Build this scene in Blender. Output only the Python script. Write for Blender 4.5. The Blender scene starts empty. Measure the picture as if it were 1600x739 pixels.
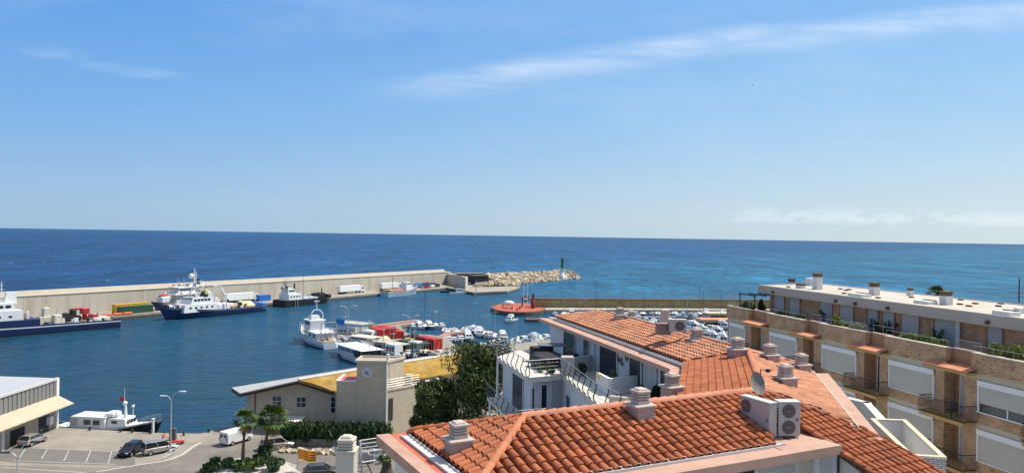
import bpy, bmesh, math, random
from mathutils import Vector, Matrix
random.seed(11)
R = math.radians
C = bpy.context.scene.collection
SC = bpy.context.scene
# ---------------------------------------------------------------- camera
EYE = 31.5                      # metres above the water
FPX = 1150.0                    # focal length in pixels of the 1600 px wide picture
PHI = math.atan(.0159); DL = 2.6/1150
UPV = Vector((0, math.sin(DL), math.cos(DL))); FW = Vector((0, math.cos(DL), -math.sin(DL)))
CX = Vector((math.cos(PHI), 0, 0)) + math.sin(PHI)*UPV
CY = Vector((-math.sin(PHI), 0, 0)) + math.cos(PHI)*UPV
cam = bpy.data.cameras.new('camera'); camo = bpy.data.objects.new('camera', cam); C.objects.link(camo)
m = Matrix.Identity(4)
for i, a in enumerate((CX, CY, -FW)):
    for k in range(3): m[k][i] = a[k]
m[2][3] = EYE
camo.matrix_world = m
cam.lens = 36*FPX/1600; cam.sensor_width = 36; cam.clip_start = .3; cam.clip_end = 60000
SC.camera = camo
# ---------------------------------------------------------------- sky, sun, exposure
SUN_AZ, SUN_EL = R(68), R(57)   # azimuth measured from +Y towards +X
w = bpy.data.worlds.new('World'); SC.world = w; w.use_nodes = True
nt = w.node_tree; N = nt.nodes; L = nt.links
for n in list(N): N.remove(n)
out = N.new('ShaderNodeOutputWorld'); bg = N.new('ShaderNodeBackground'); bg.inputs[1].default_value = .10
sky = N.new('ShaderNodeTexSky'); sky.sky_type = 'NISHITA'; sky.sun_disc = False
sky.sun_elevation = SUN_EL; sky.sun_rotation = SUN_AZ; sky.altitude = 30
sky.air_density = 1.0; sky.dust_density = 1.0; sky.ozone_density = 1.5
tc = N.new('ShaderNodeTexCoord'); sep = N.new('ShaderNodeSeparateXYZ'); L.new(tc.outputs['Generated'], sep.inputs[0])
def wm(op, a, b=None, c=None, clamp=False):
    n = N.new('ShaderNodeMath'); n.operation = op; n.use_clamp = clamp
    for i, x in enumerate((a, b, c)):
        if x is None: continue
        if isinstance(x, (int, float)): n.inputs[i].default_value = x
        else: L.new(x, n.inputs[i])
    return n.outputs[0]
yy = wm('MAXIMUM', sep.outputs[1], .001)
ua = wm('DIVIDE', sep.outputs[0], yy); wa = wm('DIVIDE', sep.outputs[2], yy)
cmb = N.new('ShaderNodeCombineXYZ'); L.new(ua, cmb.inputs[0]); L.new(wa, cmb.inputs[1])
def wnoise(scale, sx, sy, det=5, rough=.55, off=0, dist=0, rot=0):
    mp = N.new('ShaderNodeMapping'); L.new(cmb.outputs[0], mp.inputs[0])
    mp.inputs['Scale'].default_value = (sx, sy, 1); mp.inputs['Location'].default_value = (off, off*.7, off)
    mp.inputs['Rotation'].default_value = (0, 0, rot)
    no = N.new('ShaderNodeTexNoise'); no.inputs['Scale'].default_value = scale; no.inputs['Detail'].default_value = det
    no.inputs['Roughness'].default_value = rough; no.inputs['Distortion'].default_value = dist
    L.new(mp.outputs[0], no.inputs[0]); return no.outputs[0]
def wramp(x, a, b):
    n = N.new('ShaderNodeMapRange'); n.interpolation_type = 'SMOOTHSTEP'
    n.inputs[1].default_value = a; n.inputs[2].default_value = b; L.new(x, n.inputs[0]); return n.outputs[0]
# long cirrus streak across the right half of the sky
cen = wm('ADD', wm('ADD', wm('MULTIPLY', ua, .167), .222), wm('MULTIPLY', wm('MULTIPLY', ua, ua), -.056))
wob = wm('MULTIPLY', wm('SUBTRACT', wnoise(3, 1.2, 1, 3), .5), .03)
dv = wm('SUBTRACT', wm('SUBTRACT', wa, cen), wob)
edge = wm('MULTIPLY', wramp(dv, -.032, .004), wm('SUBTRACT', 1, wramp(dv, .002, .026)))
edge = wm('MULTIPLY', edge, wramp(ua, -.26, .02))
streak = wramp(wnoise(7, 1, 7, 6, .62, 3, .4, -.16), .28, .72)
cir = wm('MULTIPLY', wm('MULTIPLY', edge, wm('ADD', wm('MULTIPLY', streak, .75), .25)), .34)
veil = wm('MULTIPLY', wm('MULTIPLY', wramp(wnoise(2.2, 1, 3.5, 5, .6, 8, .3, -.14), .42, .8), wramp(wa, .02, .2)), .11)
# two small wisps on the left
def wisp(cu, cw, hu, hw, amt, sl=0.0):
    du = wm('DIVIDE', wm('SUBTRACT', ua, cu), hu)
    dw = wm('DIVIDE', wm('SUBTRACT', wm('SUBTRACT', wa, cw), wm('MULTIPLY', wm('SUBTRACT', ua, cu), sl)), hw)
    q = wm('ADD', wm('MULTIPLY', du, du), wm('MULTIPLY', dw, dw))
    s = wm('SUBTRACT', 1, q, clamp=True)
    return wm('MULTIPLY', wm('MULTIPLY', s, wramp(wnoise(14, 1, 5, 5, .6, 5), .25, .7)), amt)
ws = wm('ADD', wisp(-.62, .236, .06, .011, .10, -.05), wisp(-.52, .214, .085, .010, .14, -.10))
# row of small fair-weather clouds low on the right
cb = wnoise(11, 1, 1.9, 7, .58, 2.3)
band = wm('MULTIPLY', wramp(wa, .018, .028), wm('SUBTRACT', 1, wramp(wa, .030, .050)))
cu_ = wm('MULTIPLY', wm('MULTIPLY', wramp(wm('ADD', cb, wm('MULTIPLY', wm('MINIMUM', ua, .62), .25)), .60, .70), band), wramp(ua, .12, .42))
cu_ = wm('MULTIPLY', cu_, .24)
tot = wm('ADD', wm('ADD', cir, veil), wm('ADD', ws, cu_), clamp=True)
tint = N.new('ShaderNodeMix'); tint.data_type = 'RGBA'; tint.inputs[0].default_value = 0
mx = N.new('ShaderNodeMix'); mx.data_type = 'RGBA'; L.new(tot, mx.inputs[0])
def wmixc(f, c0, c1):
    n = N.new('ShaderNodeMix'); n.data_type = 'RGBA'; L.new(f, n.inputs[0])
    for i, q in ((6, c0), (7, c1)):
        if isinstance(q, tuple): n.inputs[i].default_value = (*q, 1)
        else: L.new(q, n.inputs[i])
    return n.outputs[2]
uu = wramp(ua, -.8, .8)            # the air is paler towards the sun's side (right)
low = wmixc(uu, (2.7,4.2,5.9), (5.0,6.0,6.4)); midc = wmixc(uu, (1.35,3.35,6.5), (2.9,4.9,7.0)); top = wmixc(uu, (.72,2.55,6.2), (1.8,3.9,7.1))
grad = wmixc(wramp(sep.outputs[2], .13, .33), wmixc(wramp(sep.outputs[2], -.02, .18), low, midc), top)
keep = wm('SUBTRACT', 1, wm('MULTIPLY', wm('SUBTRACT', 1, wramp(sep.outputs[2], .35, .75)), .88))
hi = wmixc(wm('MULTIPLY', wramp(sep.outputs[2], .34, .7), .30), sky.outputs[0], (6.2,6.1,5.9))   # unseen white veil overhead, added for brighter, more neutral fill light
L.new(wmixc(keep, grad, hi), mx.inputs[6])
mx.inputs[7].default_value = (8.6, 8.9, 9.3, 1)
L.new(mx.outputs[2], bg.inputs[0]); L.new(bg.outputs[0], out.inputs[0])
sun = bpy.data.lights.new('sun', 'SUN'); sun.energy = 4.3; sun.angle = R(.53); sun.color = (1, .94, .84)
so = bpy.data.objects.new('sun', sun); C.objects.link(so)
sd = Vector((math.sin(SUN_AZ)*math.cos(SUN_EL), math.cos(SUN_AZ)*math.cos(SUN_EL), math.sin(SUN_EL)))
so.rotation_euler = sd.to_track_quat('Z', 'Y').to_euler()
SC.view_settings.view_transform = 'Standard'; SC.view_settings.look = 'None'
SC.view_settings.exposure = 0.38; SC.view_settings.gamma = 1
SC.render.engine = 'CYCLES'
# ---------------------------------------------------------------- helpers
def ray(u, v): return FW*FPX + CX*(u-800) + CY*(369.5-v)
def at(u, v, z):                 # point of height z (above the water) seen at pixel u, v of the photograph
    d = ray(u, v); t = (z-EYE)/d.z
    return Vector((d.x*t, d.y*t, z))
def atY(u, v, Y):
    d = ray(u, v); t = Y/d.y
    return Vector((d.x*t, Y, EYE+d.z*t))
ZR = EYE                         # roofs are measured down from the eye
class MB:
    def __init__(s): s.v = []; s.f = []; s.sm = []
    def add(s, vs, fs, M=None, smooth=False):
        o = len(s.v)
        s.v += [(M @ Vector(v)) if M is not None else Vector(v) for v in vs]
        s.f += [tuple(i+o for i in f) for f in fs]; s.sm += [smooth]*len(fs); return s
    def box(s, x0, x1, y0, y1, z0, z1, M=None):
        return s.add([(x0,y0,z0),(x1,y0,z0),(x1,y1,z0),(x0,y1,z0),(x0,y0,z1),(x1,y0,z1),(x1,y1,z1),(x0,y1,z1)],
                     [(0,3,2,1),(4,5,6,7),(0,1,5,4),(1,2,6,5),(2,3,7,6),(3,0,4,7)], M)
    def bbox(s, x0, x1, y0, y1, z0, z1, b=.03, M=None):      # box with chamfered vertical and top edges
        p = [(x0+b,y0),(x1-b,y0),(x1,y0+b),(x1,y1-b),(x1-b,y1),(x0+b,y1),(x0,y1-b),(x0,y0+b)]
        q = [(x0+2*b,y0+b),(x1-2*b,y0+b),(x1-b,y0+2*b),(x1-b,y1-2*b),(x1-2*b,y1-b),(x0+2*b,y1-b),(x0+b,y1-2*b),(x0+b,y0+2*b)]
        vs = [(a,c,z0) for a,c in p]+[(a,c,z1-b) for a,c in p]+[(a,c,z1) for a,c in q]
        fs = [tuple(range(7,-1,-1)), tuple(range(16,24))]
        for k in (0, 8):
            fs += [(k+i, k+(i+1)%8, k+8+(i+1)%8, k+8+i) for i in range(8)]
        return s.add(vs, fs, M)
    def prism(s, poly, z0, z1, M=None):
        n = len(poly)
        a = sum(poly[i][0]*poly[(i+1)%n][1]-poly[(i+1)%n][0]*poly[i][1] for i in range(n))
        if a < 0: poly = poly[::-1]
        vs = [(p[0],p[1],z0) for p in poly]+[(p[0],p[1],z1) for p in poly]
        return s.add(vs, [tuple(range(n-1,-1,-1)), tuple(range(n,2*n))]+[(i,(i+1)%n,n+(i+1)%n,n+i) for i in range(n)], M)
    def ext(s, poly3, vec, M=None):                           # extrude a planar 3-D polygon along vec
        n = len(poly3); vs = [Vector(p) for p in poly3]; vs += [p+Vector(vec) for p in vs]
        return s.add(vs, [tuple(range(n-1,-1,-1)), tuple(range(n,2*n))]+[(i,(i+1)%n,n+(i+1)%n,n+i) for i in range(n)], M)
    def quad(s, *p, M=None): return s.add(list(p), [tuple(range(len(p)))], M)
    def cyl(s, p0, p1, r0, r1=None, n=8, M=None, cap=True, smooth=True):
        r1 = r0 if r1 is None else r1
        p0 = Vector(p0); p1 = Vector(p1); d = (p1-p0)
        if d.length < 1e-6: return s
        q = d.to_track_quat('Z', 'Y'); vs = []
        for p, r in ((p0, r0), (p1, r1)):
            for i in range(n):
                a = 2*math.pi*i/n; vs.append(p + q @ Vector((r*math.cos(a), r*math.sin(a), 0)))
        s.add(vs, [(i,(i+1)%n,n+(i+1)%n,n+i) for i in range(n)], M, smooth and n > 4)
        if cap: s.add(vs, [tuple(range(n-1,-1,-1)), tuple(range(n,2*n))], M)
        return s
    def tube(s, pts, r, n=5, M=None):
        for a, b in zip(pts, pts[1:]): s.cyl(a, b, r, r, n, M)
        return s
    def lathe(s, prof, n=12, c=(0,0,0), M=None, smooth=True):
        vs = [(c[0]+r*math.cos(2*math.pi*i/n), c[1]+r*math.sin(2*math.pi*i/n), c[2]+z) for r, z in prof for i in range(n)]
        fs = [(k*n+i, k*n+(i+1)%n, (k+1)*n+(i+1)%n, (k+1)*n+i) for k in range(len(prof)-1) for i in range(n)]
        s.add(vs, fs, M, smooth)
        k = (len(prof)-1)*n
        s.add(vs, [tuple(range(n-1,-1,-1)), tuple(range(k, k+n))], M); return s
    def ball(s, c, r, n=8, M=None, k=5):
        r = (r, r, r) if isinstance(r, (int, float)) else r
        vs = [(c[0], c[1], c[2]-r[2])]
        for j in range(1, k):
            t = math.pi*j/k
            for i in range(n):
                a = 2*math.pi*i/n
                vs.append((c[0]+r[0]*math.sin(t)*math.cos(a), c[1]+r[1]*math.sin(t)*math.sin(a), c[2]-r[2]*math.cos(t)))
        vs.append((c[0], c[1], c[2]+r[2])); e = len(vs)-1
        fs = [(0, 1+(i+1)%n, 1+i) for i in range(n)]
        for j in range(k-2):
            fs += [(1+j*n+i, 1+j*n+(i+1)%n, 1+(j+1)*n+(i+1)%n, 1+(j+1)*n+i) for i in range(n)]
        fs += [(1+(k-2)*n+i, 1+(k-2)*n+(i+1)%n, e) for i in range(n)]
        return s.add(vs, fs, M, True)
    def loft(s, secs, close=True, cap=True, M=None, smooth=False):
        n = len(secs[0]); vs = [p for q in secs for p in q]; fs = []
        for k in range(len(secs)-1):
            for i in range(n if close else n-1):
                fs.append((k*n+i, k*n+(i+1)%n, (k+1)*n+(i+1)%n, (k+1)*n+i))
        s.add(vs, fs, M, smooth)
        if cap: s.add(vs, [tuple(range(n-1,-1,-1)), tuple(range((len(secs)-1)*n, len(secs)*n))], M)
        return s
    def split(s, name, mat, parent=None, world=False):        # every 8-corner block becomes an object of its own
        for i in range(0, len(s.v), 8):
            q = MB(); q.v = s.v[i:i+8]; q.f = [tuple(a-i for a in f) for f in s.f if i <= f[0] < i+8]; q.sm = [False]*len(q.f)
            q.build(name, mat, parent, world)
    def build(s, name, mat, parent=None, world=False, recalc=True):
        vs = s.v
        if world and parent is not None:
            iv = chain(parent).inverted(); vs = [iv @ v for v in vs]
        me = bpy.data.meshes.new(name); me.from_pydata([tuple(v) for v in vs], [], s.f)
        me.polygons.foreach_set('use_smooth', s.sm)
        if recalc:
            bm = bmesh.new(); bm.from_mesh(me); bmesh.ops.recalc_face_normals(bm, faces=bm.faces); bm.to_mesh(me); bm.free()
        me.materials.append(mat)
        o = bpy.data.objects.new(name, me); C.objects.link(o)
        if parent is not None: o.parent = parent
        return o
def basis(o):
    return Matrix.Translation(o.location) @ o.rotation_euler.to_matrix().to_4x4() @ Matrix.Diagonal((*o.scale, 1))
def chain(o):
    m = basis(o)
    while o.parent is not None: o = o.parent; m = basis(o) @ m
    return m
def tag(o, label, cat, group=None):
    o['label'] = label; o['category'] = cat
    if group: o['group'] = group
    return o
def thing(name, label, cat, loc=(0,0,0), rz=0, group=None):
    o = bpy.data.objects.new(name, None); o.empty_display_size = .3; C.objects.link(o)
    o.location = loc; o.rotation_euler = (0, 0, rz); return tag(o, label, cat, group)
def struct(name, mb, mat):
    o = mb.build(name, mat); o['kind'] = 'structure'; return o
def dup(root, loc, rz, label, group=None, sc=None):
    r = root.copy(); C.objects.link(r); r.location = loc; r.rotation_euler = (0, 0, rz)
    if sc: r.scale = (sc, sc, sc)
    r['label'] = label
    if group: r['group'] = group
    for ch in list(root.children):
        c = ch.copy(); C.objects.link(c); c.parent = r
        for g in list(ch.children):
            d = g.copy(); C.objects.link(d); d.parent = c
    return r
def rot(a): return Matrix.Rotation(a, 4, 'Z')
def T(x, y, z=0): return Matrix.Translation((x, y, z))
def az(deg): return R(90-deg)    # compass-like heading (0 = +Y, 90 = +X) to the z rotation of something built facing +X
ORD = ['first','second','third','fourth','fifth','sixth','seventh','eighth','ninth','tenth','eleventh','twelfth','thirteenth','fourteenth',
 'fifteenth','sixteenth','seventeenth','eighteenth','nineteenth','twentieth','twenty-first','twenty-second','twenty-third','twenty-fourth','twenty-fifth','twenty-sixth','twenty-seventh','twenty-eighth','twenty-ninth','thirtieth']
# ---------------------------------------------------------------- materials
MATS = {}
def mat(name, col, rough=.75, metal=0, var=.14, scale=2.5, bump=0.0, island=0.0, spec=.4, fine=0.0, stretch=(1,1,1), stain=None, stain_amt=.5, emis=None):
    if name in MATS: return MATS[name]
    m = bpy.data.materials.new(name); m.use_nodes = True; nt = m.node_tree; N = nt.nodes; L = nt.links
    b = N['Principled BSDF']; b.inputs['Roughness'].default_value = rough; b.inputs['Metallic'].default_value = metal
    b.inputs['Specular IOR Level'].default_value = spec
    tc = N.new('ShaderNodeTexCoord'); mp = N.new('ShaderNodeMapping'); L.new(tc.outputs['Object'], mp.inputs[0])
    mp.inputs['Scale'].default_value = stretch
    no = N.new('ShaderNodeTexNoise'); no.inputs['Scale'].default_value = scale; no.inputs['Detail'].default_value = 6
    no.inputs['Roughness'].default_value = .6; L.new(mp.outputs[0], no.inputs[0])
    mr = N.new('ShaderNodeMapRange'); mr.inputs[1].default_value = .25; mr.inputs[2].default_value = .75
    mr.inputs[3].default_value = 1-var; mr.inputs[4].default_value = 1+var; L.new(no.outputs[0], mr.inputs[0])
    val = mr.outputs[0]
    if island:
        g = N.new('ShaderNodeNewGeometry'); ir = N.new('ShaderNodeMapRange'); ir.inputs[3].default_value = 1-island; ir.inputs[4].default_value = 1+island
        L.new(g.outputs['Random Per Island'], ir.inputs[0])
        mu = N.new('ShaderNodeMath'); mu.operation = 'MULTIPLY'; L.new(val, mu.inputs[0]); L.new(ir.outputs[0], mu.inputs[1]); val = mu.outputs[0]
    vm = N.new('ShaderNodeVectorMath'); vm.operation = 'SCALE'; vm.inputs[0].default_value = col; L.new(val, vm.inputs['Scale'])
    colout = vm.outputs[0]
    if stain:
        n2 = N.new('ShaderNodeTexNoise'); n2.inputs['Scale'].default_value = scale*.45; n2.inputs['Detail'].default_value = 8; n2.inputs['Roughness'].default_value = .7
        L.new(mp.outputs[0], n2.inputs[0]); r2 = N.new('ShaderNodeMapRange'); r2.inputs[1].default_value = .48; r2.inputs[2].default_value = .68; r2.inputs[4].default_value = stain_amt
        L.new(n2.outputs[0], r2.inputs[0]); mxx = N.new('ShaderNodeMix'); mxx.data_type = 'RGBA'
        L.new(r2.outputs[0], mxx.inputs[0]); L.new(colout, mxx.inputs[6]); mxx.inputs[7].default_value = (*stain, 1); colout = mxx.outputs[2]
    L.new(colout, b.inputs['Base Color'])
    if bump:
        bu = N.new('ShaderNodeBump'); bu.inputs['Strength'].default_value = bump; bu.inputs['Distance'].default_value = .05
        n3 = N.new('ShaderNodeTexNoise'); n3.inputs['Scale'].default_value = scale*5; n3.inputs['Detail'].default_value = 4
        L.new(mp.outputs[0], n3.inputs[0]); L.new(n3.outputs[0], bu.inputs['Height']); L.new(bu.outputs[0], b.inputs['Normal'])
    MATS[name] = m; return m
def brick(name, c1, c2, mortar, bw=.26, bh=.075, ms=.012, axis='XZ', rough=.9, off=.5, var=.25, rotz=0, dark=0.0, bumps=.4):
    if name in MATS: return MATS[name]
    m = bpy.data.materials.new(name); m.use_nodes = True; nt = m.node_tree; N = nt.nodes; L = nt.links
    b = N['Principled BSDF']; b.inputs['Roughness'].default_value = rough; b.inputs['Specular IOR Level'].default_value = .2
    tc = N.new('ShaderNodeTexCoord'); sp = N.new('ShaderNodeSeparateXYZ')
    vr = N.new('ShaderNodeVectorRotate'); vr.rotation_type = 'Z_AXIS'; vr.inputs['Angle'].default_value = rotz
    L.new(tc.outputs['Object'], vr.inputs[0]); L.new(vr.outputs[0], sp.inputs[0])
    cb = N.new('ShaderNodeCombineXYZ')
    if axis == 'AUTO':                                        # x+y so that both wall directions get courses
        ad = N.new('ShaderNodeMath'); L.new(sp.outputs[0], ad.inputs[0]); L.new(sp.outputs[1], ad.inputs[1]); L.new(ad.outputs[0], cb.inputs[0]); L.new(sp.outputs[2], cb.inputs[1])
    elif axis == 'XY': L.new(sp.outputs[0], cb.inputs[0]); L.new(sp.outputs[1], cb.inputs[1])
    else: L.new(sp.outputs[0], cb.inputs[0]); L.new(sp.outputs[2], cb.inputs[1])
    br = N.new('ShaderNodeTexBrick'); br.inputs['Scale'].default_value = 1; br.inputs['Brick Width'].default_value = bw; br.inputs['Row Height'].default_value = bh
    br.inputs['Mortar Size'].default_value = ms; br.offset = off; br.inputs['Color1'].default_value = (*c1, 1); br.inputs['Color2'].default_value = (*c2, 1); br.inputs['Mortar'].default_value = (*mortar, 1)
    L.new(cb.outputs[0], br.inputs[0])
    no = N.new('ShaderNodeTexNoise'); no.inputs['Scale'].default_value = 1.1; no.inputs['Detail'].default_value = 6; L.new(tc.outputs['Object'], no.inputs[0])
    mr = N.new('ShaderNodeMapRange'); mr.inputs[1].default_value = .3; mr.inputs[2].default_value = .7; mr.inputs[3].default_value = 1-var; mr.inputs[4].default_value = 1+var; L.new(no.outputs[0], mr.inputs[0])
    vm = N.new('ShaderNodeVectorMath'); vm.operation = 'SCALE'; L.new(br.outputs[0], vm.inputs[0]); L.new(mr.outputs[0], vm.inputs['Scale'])
    co = vm.outputs[0]
    if dark:                                                  # scattered darker over-burnt bricks in rows
        mp = N.new('ShaderNodeMapping'); mp.inputs['Scale'].default_value = (1.3, 1.3, 5.5); L.new(tc.outputs['Object'], mp.inputs[0])
        n2 = N.new('ShaderNodeTexNoise'); n2.inputs['Scale'].default_value = 1.6; n2.inputs['Detail'].default_value = 3; L.new(mp.outputs[0], n2.inputs[0])
        r2 = N.new('ShaderNodeMapRange'); r2.inputs[1].default_value = .60; r2.inputs[2].default_value = .66; r2.inputs[4].default_value = dark; L.new(n2.outputs[0], r2.inputs[0])
        mxx = N.new('ShaderNodeMix'); mxx.data_type = 'RGBA'; L.new(r2.outputs[0], mxx.inputs[0]); L.new(co, mxx.inputs[6]); mxx.inputs[7].default_value = (c1[0]*.3, c1[1]*.22, c1[2]*.22, 1); co = mxx.outputs[2]
    L.new(co, b.inputs['Base Color'])
    bu = N.new('ShaderNodeBump'); bu.inputs['Strength'].default_value = bumps; bu.inputs['Distance'].default_value = .01; bu.invert = True
    L.new(br.outputs['Fac'], bu.inputs['Height']); L.new(bu.outputs[0], b.inputs['Normal'])
    MATS[name] = m; return m
WHITE = mat('white_render', (.74,.72,.68), .85, var=.06, scale=1.2, stain=(.5,.47,.42), stain_amt=.35)
WPAINT = mat('white_paint', (.78,.78,.76), .35, var=.05, scale=2)
GLASS = mat('dark_glass', (.02,.025,.035), .08, spec=.8, var=.1)
NAVYDARK = mat('navy_opening', (.012,.018,.035), .25, spec=.5, var=.1)
METAL = mat('grey_steel', (.45,.46,.47), .4, .6, var=.1)
DARKM = mat('dark_iron', (.035,.03,.03), .5, .3, var=.2)
TYRE = mat('tyre_rubber', (.02,.02,.02), .8)
CONC = mat('concrete', (.42,.39,.34), .9, var=.12, scale=1.5, bump=.2, stain=(.25,.22,.19), stain_amt=.4)
# ================================================================ setting: sea, land
def water_mat():
    m = bpy.data.materials.new('sea_water'); m.use_nodes = True; nt = m.node_tree; N = nt.nodes; L = nt.links
    for n in list(N): N.remove(n)
    out = N.new('ShaderNodeOutputMaterial'); geo = N.new('ShaderNodeNewGeometry'); sp = N.new('ShaderNodeSeparateXYZ'); L.new(geo.outputs['Position'], sp.inputs[0])
    def mth(op, a, b=None, clamp=False):
        n = N.new('ShaderNodeMath'); n.operation = op; n.use_clamp = clamp
        for i, x in enumerate((a, b)):
            if x is None: continue
            if isinstance(x, (int, float)): n.inputs[i].default_value = x
            else: L.new(x, n.inputs[i])
        return n.outputs[0]
    def ramp(x, a, b, c=0, d=1):
        n = N.new('ShaderNodeMapRange'); n.interpolation_type = 'SMOOTHSTEP'
        for i, q in enumerate((a, b, c, d)): n.inputs[i+1].default_value = q
        L.new(x, n.inputs[0]); return n.outputs[0]
    def noise(scale, st=(1,1,1), det=4, rough=.55, rz=0, dist=0):
        mp = N.new('ShaderNodeMapping'); mp.inputs['Scale'].default_value = st; mp.inputs['Rotation'].default_value = (0,0,rz); L.new(geo.outputs['Position'], mp.inputs[0])
        no = N.new('ShaderNodeTexNoise'); no.inputs['Scale'].default_value = scale; no.inputs['Detail'].default_value = det; no.inputs['Roughness'].default_value = rough; no.inputs['Distortion'].default_value = dist
        L.new(mp.outputs[0], no.inputs[0]); return no.outputs[0]
    def mix(f, a, b):
        n = N.new('ShaderNodeMix'); n.data_type = 'RGBA'; L.new(f, n.inputs[0])
        for i, q in ((6, a), (7, b)):
            if isinstance(q, tuple): n.inputs[i].default_value = (*q, 1)
            else: L.new(q, n.inputs[i])
        return n.outputs[2]
    X, Y = sp.outputs[0], sp.outputs[1]
    big = noise(.004, (1, 2.2, 1), 4, .5, .3)
    wobx = mth('ADD', X, mth('MULTIPLY', mth('SUBTRACT', big, .5), 320))
    # shallow sandy bottom inshore on the right, deep blue offshore
    shore = mth('SUBTRACT', 1, ramp(mth('SUBTRACT', mth('MULTIPLY', Y, .75), wobx), 120, 900))
    col = mix(shore, (.013,.072,.185), (.018,.126,.222))
    left = ramp(mth('DIVIDE', X, mth('MAXIMUM', Y, 1)), -.75, .1)
    col = mix(left, (.009,.044,.130), col)
    far = ramp(Y, 1500, 9000); col = mix(far, col, (.012,.072,.175))
    # harbour basin: quiet greenish-blue water
    hb = mth('SUBTRACT', 1, ramp(mth('SUBTRACT', mth('SUBTRACT', Y, 262), mth('MULTIPLY', X, 1.45)), 150, 260))
    harb = mix(noise(.03, (1, 2.5, 1), 4, .6, .35), (.009,.054,.104), (.014,.088,.152))
    near = ramp(Y, 95, 290); harb = mix(near, (.007,.043,.072), harb)
    hb2 = mth('MULTIPLY', hb, mth('SUBTRACT', 1, ramp(Y, 320, 470)))
    col = mix(hb2, col, harb)
    # wind streaks
    st = noise(.02, (.35, 2.4, 1), 6, .65, .15, .6)
    col2 = mix(ramp(st, .38, .66, 0, .45), col, (.006,.040,.105)); col = col2
    fine = noise(.35, (.5, 1.8, 1), 4, .6, .1)
    out_ = mth('SUBTRACT', 1, hb2)
    chop = mth('MULTIPLY', ramp(noise(.028, (1.5, .55, 1), 5, .72, .1), .3, .7, .66, 1.34), ramp(noise(.11, (1.3, .7, 1), 4, .7, .2), .3, .7, .72, 1.28))
    swell = ramp(noise(.0045, (2.2, .55, 1), 5, .7, .1), .3, .7, .78, 1.22)
    far_ = mth('ADD', mth('MULTIPLY', mth('MULTIPLY', chop, swell), out_), hb2)
    vm = N.new('ShaderNodeVectorMath'); vm.operation = 'SCALE'; L.new(col, vm.inputs[0]); L.new(mth('MULTIPLY', far_, ramp(fine, .3, .7, .70, 1.32)), vm.inputs['Scale']); col = vm.outputs[0]
    # foam crests, outside the harbour only
    fm = noise(.06, (.9, .8, 1), 5, .78, .12, .3)
    foam = mth('MULTIPLY', ramp(fm, .675, .705), mth('MULTIPLY', mth('SUBTRACT', 1, hb2), mth('SUBTRACT', 1, ramp(Y, 900, 3500))))
    col = mix(foam, col, (.55,.62,.66))
    df = N.new('ShaderNodeBsdfDiffuse'); L.new(col, df.inputs[0])
    gl = N.new('ShaderNodeBsdfGlossy'); gl.inputs['Roughness'].default_value = .16
    b1 = N.new('ShaderNodeBump'); b1.inputs['Strength'].default_value = 1; b1.inputs['Distance'].default_value = .35; L.new(noise(.55, (.6, 1.5, 1), 5, .6, .25), b1.inputs['Height'])
    b2 = N.new('ShaderNodeBump'); b2.inputs['Strength'].default_value = .8; b2.inputs['Distance'].default_value = 1.0; L.new(noise(.12, (.5, 1.6, 1), 4, .6, .1), b2.inputs['Height']); L.new(b1.outputs[0], b2.inputs['Normal'])
    L.new(b2.outputs[0], gl.inputs['Normal'])
    fr = N.new('ShaderNodeFresnel'); fr.inputs[0].default_value = 1.33; L.new(b2.outputs[0], fr.inputs['Normal'])
    fc = mth('MULTIPLY', mth('MINIMUM', fr.outputs[0], .55), mth('ADD', mth('MULTIPLY', hb2, .30), .40))
    ms = N.new('ShaderNodeMixShader'); L.new(fc, ms.inputs[0]); L.new(df.outputs[0], ms.inputs[1]); L.new(gl.outputs[0], ms.inputs[2])
    L.new(ms.outputs[0], out.inputs[0]); return m
sea = MB(); n = 96; vs = [(0,0,0)]
rr = [400, 3000, 20000]
for r_ in rr: vs += [(r_*math.cos(2*math.pi*i/n), r_*math.sin(2*math.pi*i/n), 0) for i in range(n)]
fs = [(0, 1+i, 1+(i+1)%n) for i in range(n)]
for k in range(2): fs += [(1+k*n+i, 1+(k+1)*n+i, 1+(k+1)*n+(i+1)%n, 1+k*n+(i+1)%n) for i in range(n)]
sea.add(vs, fs); struct('sea', sea, water_mat())
QZ = 1.5
def pxy(u, v, z=QZ): p = at(u, v, z); return (p.x, p.y)
quaymat = mat('quay_concrete', (.29,.26,.215), .92, var=.16, scale=.35, bump=.15, stain=(.20,.175,.145), stain_amt=.75)
asph = mat('asphalt', (.195,.175,.15), .95, var=.2, scale=.4, bump=.2, stain=(.115,.10,.09), stain_amt=.7)
asph2 = mat('parking_asphalt', (.17,.158,.142), .95, var=.12, scale=.6, bump=.2, stain=(.12,.11,.1), stain_amt=.4)
# main land: quay along the harbour, then the shore going right; the town stands on it
land = [(-260,135), (-120,118), pxy(92,667.7), pxy(242,675.7), pxy(312,677), (-42.7,113), (-24,137), (-14,151), (-13,170), (-16,179), (-21,188), (-27,196), (-36,203), (-50,208), (-52,232),
        (-44,235), (-33,253), (-30,250), (-36,239), (-31,221), (-23,218), (-19,214), (-15,199), (-11,193), (-6.6,194.7), (11,213), (38,226), (90,238), (170,250), (260,300), (420,330), (420,-160), (-260,-160)]
struct('quay_ground', MB().prism(land, -2, QZ), quaymat)
struct('parking_lot', MB().prism([pxy(-30,702), pxy(48,699), pxy(178,705), pxy(209,706), pxy(212,728), pxy(181.6,727), pxy(20,722), pxy(-30,716)], QZ+.0, QZ+.004), asph2)
road = [pxy(266,719), pxy(293,705), pxy(312,695), pxy(345,690), pxy(420,682), pxy(520,690), pxy(640,700), (10,88), (10,60), (-90,60), (-78,93), pxy(135,730), pxy(210,729)]
struct('road', MB().prism(road, QZ, QZ+.004), asph)
line = mat('road_paint', (.44,.42,.38), .9, var=.35, scale=2)
pl = MB()
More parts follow.
